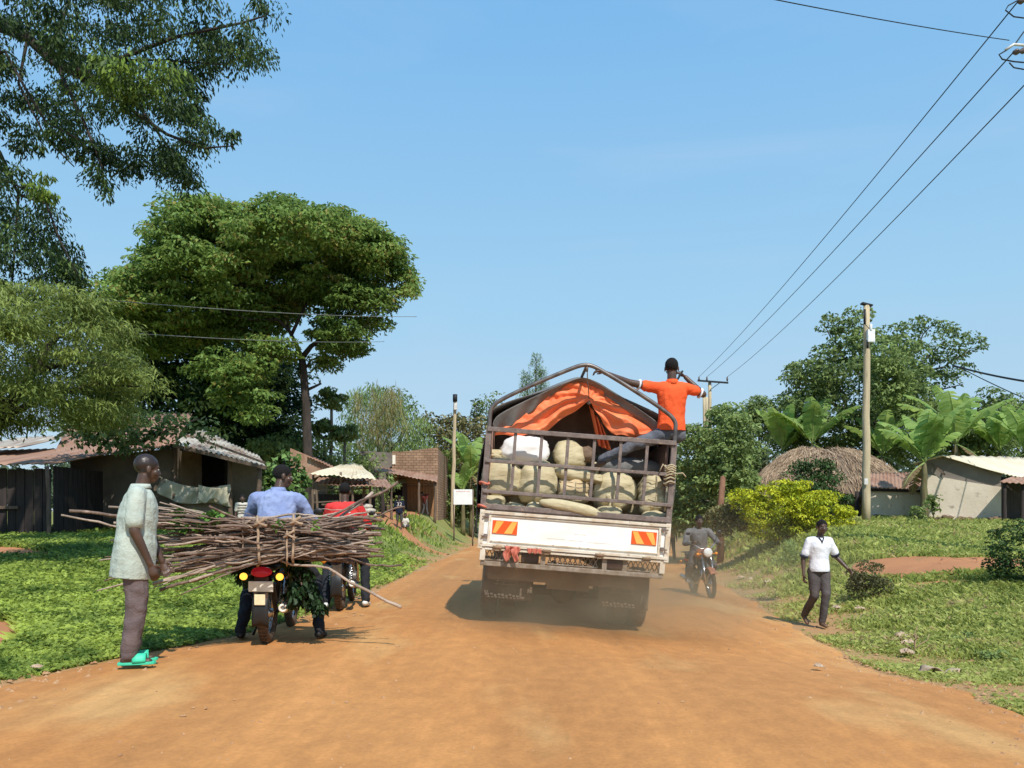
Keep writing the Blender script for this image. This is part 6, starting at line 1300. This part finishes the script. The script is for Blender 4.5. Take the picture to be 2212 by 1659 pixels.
# middle distance, left of truck
mass('dome_tree', 'grey-green domed tree with hanging twigs behind the brick building', 'tree', [(735, 1010), (745, 900), (770, 865), (800, 848), (840, 855), (875, 880), (905, 910), (930, 945), (945, 1000)], 52, 5, 150, (.8, .8, .9), 70, .24, lm_mid, 815, .2, tintb=.6, aspect=.25, droop=1.8, extra=[dict(cl=clumps_poly([(760, 870), (850, 860), (880, 960), (780, 970)], 47, .5, 40), rad=(.4, .4, 1.1), per=50, size=.5, aspect=.05, droop=2.5, tintb=.8, m=lm_olive)])
mass('thin_tree', 'thin tree with sparse twigs sticking above the domed tree', 'tree', [(845, 840), (870, 845), (905, 875), (900, 900), (860, 880)], 54, 1, 16, (.5, .5, .3), 22, .2, lm_mid, 870, .1)
mass('green_tree', 'bright green tree behind the creeper and the umbrella trunk', 'tree', [(560, 960), (640, 930), (690, 960), (690, 1010), (650, 1040), (560, 1040)], 40, 2, 60, (.8, .8, .4), 70, .22, lm_mid, 640, .15, tintb=.75)
mass('olive_tree', 'brownish olive bushy tree behind the left pole', 'tree', [(905, 935), (925, 908), (960, 902), (1000, 905), (1045, 915), (1080, 960), (1080, 1100), (950, 1100), (940, 990)], 56, 4, 130, (1.0, 1.0, .6), 75, .26, lm_olive, 1000, .2, tintb=.5)
mass('pale_airy_tree', 'pale airy treetop showing left of the truck hoop', 'tree', [(1025, 880), (1050, 858), (1080, 860), (1090, 920), (1030, 925)], 60, 1.5, 26, (.6, .6, .4), 30, .22, lm_feath, 1060, .12)
mass('hedge_bush', 'leafy hedge bush behind the stall roofs', 'bush', [(655, 1010), (670, 985), (740, 985), (800, 990), (840, 1010), (860, 1060), (840, 1120), (660, 1120)], 39, 1.2, 85, (.5, .5, .35), 55, .17, lm_mid, 750, .1, tintb=.7)
# papaya
for (x, yt, yb, lab) in ((716, 868, 1000, 'papaya tree with a leaning pale stem, taller of the pair'), (700, 935, 1010, 'papaya tree with a short stem, lower of the pair'), (745, 940, 1010, 'papaya tree rightmost and lowest behind the stall')):
    X = (x - CX) / FD * 41; tree('papaya_tree', lab, 'tree', [(wob((X, 41, g(X, 41)), P(x, yt + 12, 41), 5, .02), .11, .07)], [dict(cl=clumps_poly([(x - 24, yt - 12), (x, yt - 26), (x + 26, yt - 12), (x + 24, yt + 14), (x - 22, yt + 14)], 41, .7, 22), rad=(.32, .32, .14), per=30, size=.24, aspect=.5, droop=.9, tintb=.7)], lm_mid, bm_=bark_p)
# conifer spires behind the truck
X = (1155 - CX) / FD * 62
tree('conifer_tree', 'slim dark conifer spires rising behind the orange tarpaulin', 'tree', [([Vector((X, 62, 0)), P(1158, 772, 62)], .25, .03), ([P(1145, 900, 62), P(1136, 812, 62)], .1, .02), ([P(1165, 900, 62), P(1170, 805, 62)], .1, .02)],
     [dict(cl=np.array([tuple(P(c + random.uniform(-w_, w_) * (y - t) / (b - t), y, 62 + random.uniform(-.7, .7) * (y - t) / (b - t))) for c, t, b, w_ in ((1158, 770, 900, 26), (1135, 808, 900, 18), (1172, 800, 900, 20)) for y in [t + (b - t) * (i / 36) for i in range(37)]]), rad=(.42, .42, .35), per=42, size=.22, aspect=.16, droop=-.9, tintb=.45)], lm_mid)
mass('small_spire_tree', 'tiny spire treetop left of the truck hoop', 'tree', [(1022, 870), (1030, 860), (1036, 880), (1032, 930), (1022, 930)], 58, .5, 10, (.35, .35, .35), 24, .2, lm_dark, 1028, .1)
# right side
mass('big_tree', 'large rounded dark green tree behind the tall bare pole at right', 'tree', [(1695, 870), (1715, 800), (1750, 765), (1800, 740), (1840, 722), (1870, 735), (1900, 712), (1940, 735), (1960, 780), (1990, 820), (2010, 870), (2035, 930), (2030, 1000), (1990, 1010), (1700, 1010), (1685, 960)], 42, 4.5, 330, (.75, .75, .38), 85, .22, lm_mid, 1885, .35, tintb=.42,
     extra=[dict(cl=clumps_poly([(1755, 725), (1775, 690), (1850, 668), (1880, 680), (1860, 730), (1800, 735)], 42, 1.5, 34), rad=(.45, .45, .22), per=26, size=.21, aspect=.5, tintb=.3), dict(cl=clumps_poly([(1900, 690), (1950, 710), (1990, 685), (2030, 690), (2060, 715), (2118, 742), (2112, 765), (2070, 775), (2100, 800), (2050, 850), (2000, 800), (1940, 760)], 42.5, 2, 95), rad=(.5, .5, .2), per=26, size=.21, aspect=.5, tintb=.25), dict(cl=clumps_poly([(1880, 730), (1940, 760), (1960, 860), (1900, 880), (1880, 800)], 37.5, .6, 40), rad=(.6, .6, .3), per=70, size=.2, tintb=.8)])
q = MB()
for e in ((1780, 700), (1830, 680), (1960, 700), (2020, 695), (2100, 755), (2080, 830), (2040, 740)): limb(q, P(1890, 860, 42), P(*e, 42.5), .1, .02, 6, .06)
bt = bpy.data.objects['big_tree']; q.build('limb', barkm, bt)
mass('leafy_tree', 'broad leafy tree with a reddish stem just right of the truck', 'tree', [(1462, 970), (1478, 925), (1520, 905), (1545, 885), (1585, 885), (1605, 905), (1628, 940), (1632, 990), (1620, 1040), (1610, 1080), (1590, 1090), (1570, 1140), (1520, 1140), (1462, 1150)], 30, 2.6, 210, (.45, .45, .3), 80, .15, lm_mid, 1556, .14, tintb=.58, aspect=.6, tintv=.32)
q = MB(); X = (1556 - CX) / FD * 27.3; q.tube([(X, 27.3, g(X, 27.3)), P(1557, 1090, 27.3), P(1562, 1030, 27.6)], [.13, .11, .09]); tag(q.build('tree_stump', mat('red_brown_bark', (.24, .12, .07), (.17, .085, .05), scale=6, rough=.9)), 'bare reddish trunk lit by the sun at the foot of the leafy tree', 'trunk')
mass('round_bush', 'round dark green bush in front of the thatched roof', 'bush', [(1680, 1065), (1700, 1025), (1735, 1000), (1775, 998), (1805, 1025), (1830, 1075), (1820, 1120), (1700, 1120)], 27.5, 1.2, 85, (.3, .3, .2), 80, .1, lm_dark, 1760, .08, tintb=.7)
mass('golden_shrub', 'bright yellow-green ornamental shrub on the right bank', 'shrub', [(1583, 1065), (1600, 1055), (1630, 1072), (1650, 1050), (1690, 1040), (1735, 1044), (1755, 1065), (1790, 1060), (1815, 1075), (1835, 1110), (1838, 1150), (1760, 1168), (1620, 1160), (1592, 1110)], 24.2, 1.0, 240, (.25, .25, .11), 70, .085, lm_yel, 1710, .06, tintb=.62, up=1.0, aspect=.55)
mass('bank_bush', 'dark bush on the bank between the leafy tree and the golden shrub', 'bush', [(1560, 1090), (1600, 1095), (1610, 1130), (1590, 1150), (1545, 1160), (1540, 1120)], 25, .8, 34, (.3, .3, .22), 60, .11, lm_olive, None, .05, tintb=.3)
for i, (poly_, Y, lab) in enumerate((([(1585, 905), (1610, 880), (1640, 862), (1670, 870), (1690, 930), (1660, 960)], 55, 'hazy tree behind and right of the leafy tree'), ([(2090, 920), (2110, 865), (2140, 830), (2165, 860), (2175, 900), (2160, 990), (2090, 990)], 44, 'slender dark tree above the beige house'), ([(2150, 920), (2180, 870), (2215, 850), (2300, 860), (2300, 1000), (2150, 1000)], 48, 'tree at the right edge above the cream roof'), ([(2010, 990), (2050, 900), (2110, 900), (2130, 990)], 46, 'bushy tree behind the banana plants'))):
    mass('background_tree', lab, 'tree', poly_, Y, 2, 75, (.65, .65, .4), 65, .22, lm_mid, sum(p[0] for p in poly_) / len(poly_), .14, tintb=.4)
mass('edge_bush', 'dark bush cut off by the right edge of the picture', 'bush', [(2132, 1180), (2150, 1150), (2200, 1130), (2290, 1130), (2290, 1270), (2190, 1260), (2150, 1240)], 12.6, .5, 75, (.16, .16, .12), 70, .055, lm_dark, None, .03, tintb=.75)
mass('verge_shrub', 'small leafy shrub on the grass bank left of the walking boy', 'shrub', [(1670, 1190), (1700, 1170), (1730, 1180), (1725, 1225), (1680, 1228)], 15.4, .35, 26, (.12, .12, .1), 34, .07, lm_mid, None, .02, tintb=.75, aspect=.3, droop=-.6)
mass('dry_bush', 'wilted brown-green bush beside the dirt patch right of the walking boy', 'bush', [(1835, 1245), (1860, 1215), (1905, 1225), (1915, 1272), (1840, 1285)], 13.4, .4, 34, (.14, .14, .09), 60, .05, lm_olive, None, .02, tintb=.12)
mass('seedling', 'small upright sapling against the beige wall', 'sapling', [(2000, 1095), (2012, 1060), (2030, 1070), (2024, 1105), (2004, 1115)], 27.8, .15, 9, (.14, .14, .16), 9, .2, lm_mid, 2016, .02, tintb=.7)
mass('weed_clump', 'weed clump around the foot of the banana stem', 'weeds', [(1962, 1130), (1970, 1100), (1990, 1095), (2000, 1135), (1970, 1150)], 27.2, .3, 22, (.15, .15, .12), 30, .09, lm_mid, 1982, .02, tintb=.6)
for x, Y, lab in ((2080, 9.5, 'low broad-leaved weed near the litter at the right road edge'), (2150, 8.2, 'grassy weed tuft right of the litter'), (60, 8.3, 'dark leafy weed on the left verge at the picture edge'), (270, 8.9, 'leafy weed behind the sandals of the standing man')):
    c = PG(x, Y); T0 = thing('weed', lab, 'weed', tuple(c)); C_ = np.array([(random.uniform(-.12, .12), random.uniform(-.1, .1), random.uniform(.04, .1)) for _ in range(14)]); foliage('leaves', C_, (.05, .05, .03), 7, .07, lm_mid, T0, aspect=.45, tintb=.8)
# --- banana plants
def banana(label, x, Y, ztop_px, nleaf, L, seed, stem_r=.13, base_px=None, spread=.72, dead=2):
    random.seed(seed); X = (x - CX) / FD * Y; zb_ = g(X, Y) - .05; top_ = P(x, ztop_px, Y); r = thing('banana_plant', label, 'banana plant'); 
    q = MB(); q.tube(wob((X, Y, zb_), top_, 5, .01), [stem_r * k for k in (1.2, 1.1, 1.0, .85, .7, .4)], 12); q.build('pseudostem', mat('banana_stem', (.17, .16, .07), (.1, .075, .04), scale=4, rough=.8, bump=.4, stretch=(4, 4, .5)), r)
    for i in range(nleaf + dead):
        dd = i >= nleaf; a = 2 * math.pi * (i * .382 + random.uniform(-.05, .05)); l = L * random.uniform(.75, 1.1) * (.7 if dd else 1); el0 = R(random.uniform(58, 88)) if not dd else R(-20); w0 = .37 * L / 2.2 * random.uniform(.8, 1.1) * (.5 if dd else 1)
        n = 34; mid = [Vector(top_)]; el_ = el0; 
        for k in range(n): el_ -= R((95 if not dd else 75) / n * random.uniform(.7, 1.2) * spread * (k / n + .35)); mid.append(mid[-1] + Vector((math.cos(a) * math.cos(el_), math.sin(a) * math.cos(el_), math.sin(el_))) * (l / n))
        V_ = []; tn = []; side = Vector((-math.sin(a), math.cos(a), 0))
        for s in (-1, 1):
            k = 4
            while k < n:
                t = k / n; wdt = w0 * math.sin(math.pi * min(1, (t - .08) / .95)) ** .6; step = random.choice((1, 1, 2, 3)); k2 = min(n, k + step); t2 = k2 / n; w2 = w0 * max(0, math.sin(math.pi * min(1, (t2 - .08) / .95))) ** .6
                dr = random.uniform(.15, .6); tip = mid[min(n, k2 + 1)] - mid[k]
                o1 = side * s * wdt + Vector((0, 0, -wdt * dr)) + tip * .3; o2 = side * s * w2 + Vector((0, 0, -w2 * dr)) + tip * .3
                V_.append([mid[k], mid[k2], mid[k2] + o2 * random.uniform(.85, 1), mid[k] + o1]); tn.append(np.clip(random.gauss(.55, .15), 0, 1)); k = k2
        o = quadmesh('leaf', np.array([[tuple(p) for p in v] for v in V_]), np.array(tn), lm_ban if not dd else leafmat('dead_banana_leaf', (.1, .07, .03), (.25, .18, .09), .2), r)
        q = MB(); q.tube(mid[::3], taper(mid[::3], .035, .006), 6); q.build('midrib', mat('banana_midrib', (.25, .33, .1), (.2, .27, .08), rough=.6), o)
for args in (('banana plant with a brown stem in front of the beige house', 1997, 28.6, 1000, 11, 2.6, 1), ('banana plants leaf crown right above the thatched roof ridge', 1755, 39, 960, 10, 2.9, 2), ('banana crown left of the thatched hut roof', 1690, 40, 975, 9, 2.6, 3), ('banana crown behind the beige house ridge', 2065, 35, 960, 10, 3.0, 4), ('banana plant at the right edge behind the cream roof', 2160, 38, 975, 10, 2.9, 5),
             ('banana crown between the bare pole and the big tree', 1905, 38, 985, 9, 2.5, 6), ('banana plant left of the distant pole and signboard', 960, 53, 1035, 9, 2.6, 7), ('banana plant just right of the distant pole, above the signboard', 1018, 50, 1025, 10, 2.9, 8), ('young banana plant behind the signboard', 1000, 48, 1065, 7, 1.9, 9), ('banana crown far right at the picture edge', 2215, 36, 980, 9, 2.6, 10)):
    banana(*args)
# --- undergrowth behind the signboard, forest belt on the horizon (uncountable)
mass('undergrowth', 'low green undergrowth behind the signboard', 'bushes', [(945, 1060), (1060, 1050), (1090, 1120), (940, 1125)], 52, 1.5, 70, (.7, .7, .45), 50, .22, lm_mid, None, tintb=.5)
rng = np.random.default_rng(9); cl = []
for i in range(1100):
    x = rng.uniform(-1700, 3900); Y = rng.uniform(75, 120); h = 6 + 4.5 * noise.noise(Vector((x * .004, Y * .03, 0))) + 2 * noise.noise(Vector((x * .02, 0, 0)))
    cl.append(((x - CX) / FD * Y, Y, 1 + rng.random() ** .6 * max(2.5, h)))
o = foliage('distant_woodland', np.array(cl), (2.6, 2.0, 1.3), 80, .75, leafmat('distant_leaves', (.04, .07, .035), (.13, .17, .08), .2), None, aspect=.6, tintb=.45); tag(o, 'distant belt of woodland along the horizon', 'woodland', kind='stuff')
# ================================================================== LITTER AND STONES AT THE RIGHT ROAD EDGE
lit = mat('pale_litter', (.5, .38, .27), (.38, .26, .17), scale=12, rough=.8); lit_y = mat('pale_leaf_litter', (.5, .42, .22), (.4, .33, .16), rough=.8)
random.seed(12)
for (x, y_, Y, lab, w_) in ((1950, 1385, 0, 'crumpled pale litter heap at the right road edge, largest piece', .16), (1970, 1400, 0, 'crumpled pale litter just right of the largest piece', .12), (1935, 1392, 0, 'small pale scrap left of the largest litter piece', .08), (2030, 1460, 0, 'long pale torn strip lying on the grass edge', .2), (1768, 1452, 0, 'flattened whitish scrap on the open dirt road', .06), (1870, 1290, 0, 'pale stone below the dry bush', .1), (1808, 1320, 0, 'white scrap on the grass right of the walking boy', .12), (1858, 1322, 0, 'small pale scrap in the grass farther right of the boy', .1), (1600, 1252, 0, 'pale stone on the bank edge left of the walking boy', .12), (1620, 1256, 0, 'pale stone, right one of the pair on the bank edge', .12), (1660, 1262, 0, 'brown leaf heap at the foot of the bank', .16), (80, 1455, 0, 'white pebble at the left road edge', .05), (1960, 1420, 0, 'pale scrap below the litter heap', .1)):
    Y = 8.0
    for _ in range(40):
        X = (x - CX) / FD * Y; Y = Y + (FD * (CAMH - g(X, Y)) / (y_ - HZ) - Y) * .4
    X = (x - CX) / FD * Y; q = MB(); sd = random.random() * 50
    if 'strip' in lab: q.grid(lambda u, v: Vector(((u - .5) * .34, (v - .5) * .07 + .04 * math.sin(u * 3), .035 + .03 * math.sin(u * 9 + v * 3))), 14, 3)
    else:
        q.grid(lambda u, v: Vector(((u - .5) * w_ * 2 * (.7 + .5 * noise.noise(Vector((v * 2, sd, 0)))), (v - .5) * w_ * 1.2, .03 + w_ * .55 * abs(noise.noise(Vector((u * 4 + sd, v * 4, 0))))  + .2 * w_ * math.sin(math.pi * u) * math.sin(math.pi * v))), 12, 8, False)
    o = q.build('stone' if 'stone' in lab or 'pebble' in lab else 'litter', lit, None, solid=.006); o.location = (X, Y, g(X, Y) + .02); o.rotation_euler = (0, 0, random.random() * 3); tag(o, lab, 'stone' if 'stone' in lab or 'pebble' in lab else 'litter')
q = MB(); c = None
for i, (x, y_) in enumerate(((1975, 1330),)):
    Y = 9.3; X = (x - CX) / FD * Y; b0 = Vector((X, Y, g(X, Y)))
    for dx, dz_, L_ in ((.12, .18, 1), (-.1, .12, 1), (.05, .25, 1), (.16, .08, 1), (-.02, .2, 1)): limb(q, b0, b0 + Vector((dx * 1.4, random.uniform(-.1, .1), dz_ * 1.2)), .012, .003, 4, .15, 5)
tag(q.build('dead_twigs', mat('dead_twig', (.4, .28, .17), (.28, .18, .1), rough=.9)), 'dead forked twigs sticking up behind the litter heap', 'twigs')
# ================================================================== DUST RAISED BY THE TRUCK
def dust(name, label, c, s, dens, seed):
    m = bpy.data.materials.new(name + '_volume'); m.use_nodes = True; nt = m.node_tree; nt.nodes.clear(); out = _n(nt, 'ShaderNodeOutputMaterial'); v = _n(nt, 'ShaderNodeVolumePrincipled')
    v.inputs['Color'].default_value = (1.0, .7, .4, 1); v.inputs['Anisotropy'].default_value = .2; tc = _n(nt, 'ShaderNodeTexCoord')
    ln = _n(nt, 'ShaderNodeVectorMath', operation='LENGTH'); nt.links.new(tc.outputs['Object'], ln.inputs[0])
    mr = _n(nt, 'ShaderNodeMapRange', interpolation_type='SMOOTHSTEP'); mr.inputs['From Min'].default_value = 1.0; mr.inputs['From Max'].default_value = .15; mr.inputs['To Min'].default_value = 0; mr.inputs['To Max'].default_value = dens
    nt.links.new(ln.outputs['Value'], mr.inputs['Value']); nz = _n(nt, 'ShaderNodeTexNoise'); nz.inputs['Scale'].default_value = 2.2; nz.inputs['Detail'].default_value = 3; nt.links.new(tc.outputs['Object'], nz.inputs['Vector'])
    m2 = _n(nt, 'ShaderNodeMapRange'); m2.inputs['From Min'].default_value = .35; m2.inputs['From Max'].default_value = .65; nt.links.new(nz.outputs[0], m2.inputs['Value'])
    mu = _n(nt, 'ShaderNodeMath', operation='MULTIPLY'); nt.links.new(mr.outputs[0], mu.inputs[0]); nt.links.new(m2.outputs[0], mu.inputs[1]); nt.links.new(mu.outputs[0], v.inputs['Density']); nt.links.new(v.outputs[0], out.inputs['Volume'])
    q = MB(); q.ell((0, 0, 0), (1, 1, 1), None, 24, 14); o = q.build(name, m); o.location = c; o.scale = s; tag(o, label, 'dust', kind='stuff'); return o
dust('dust_cloud', 'brown dust hanging low around the rear wheels of the truck', (.9, 9.5, .2), (2.6, 1.9, .95), 1.1, 1)
dust('dust_cloud', 'thin dust trailing over the road right of the truck', (3.0, 14.0, .35), (3.2, 5.0, 1.5), .1, 2)
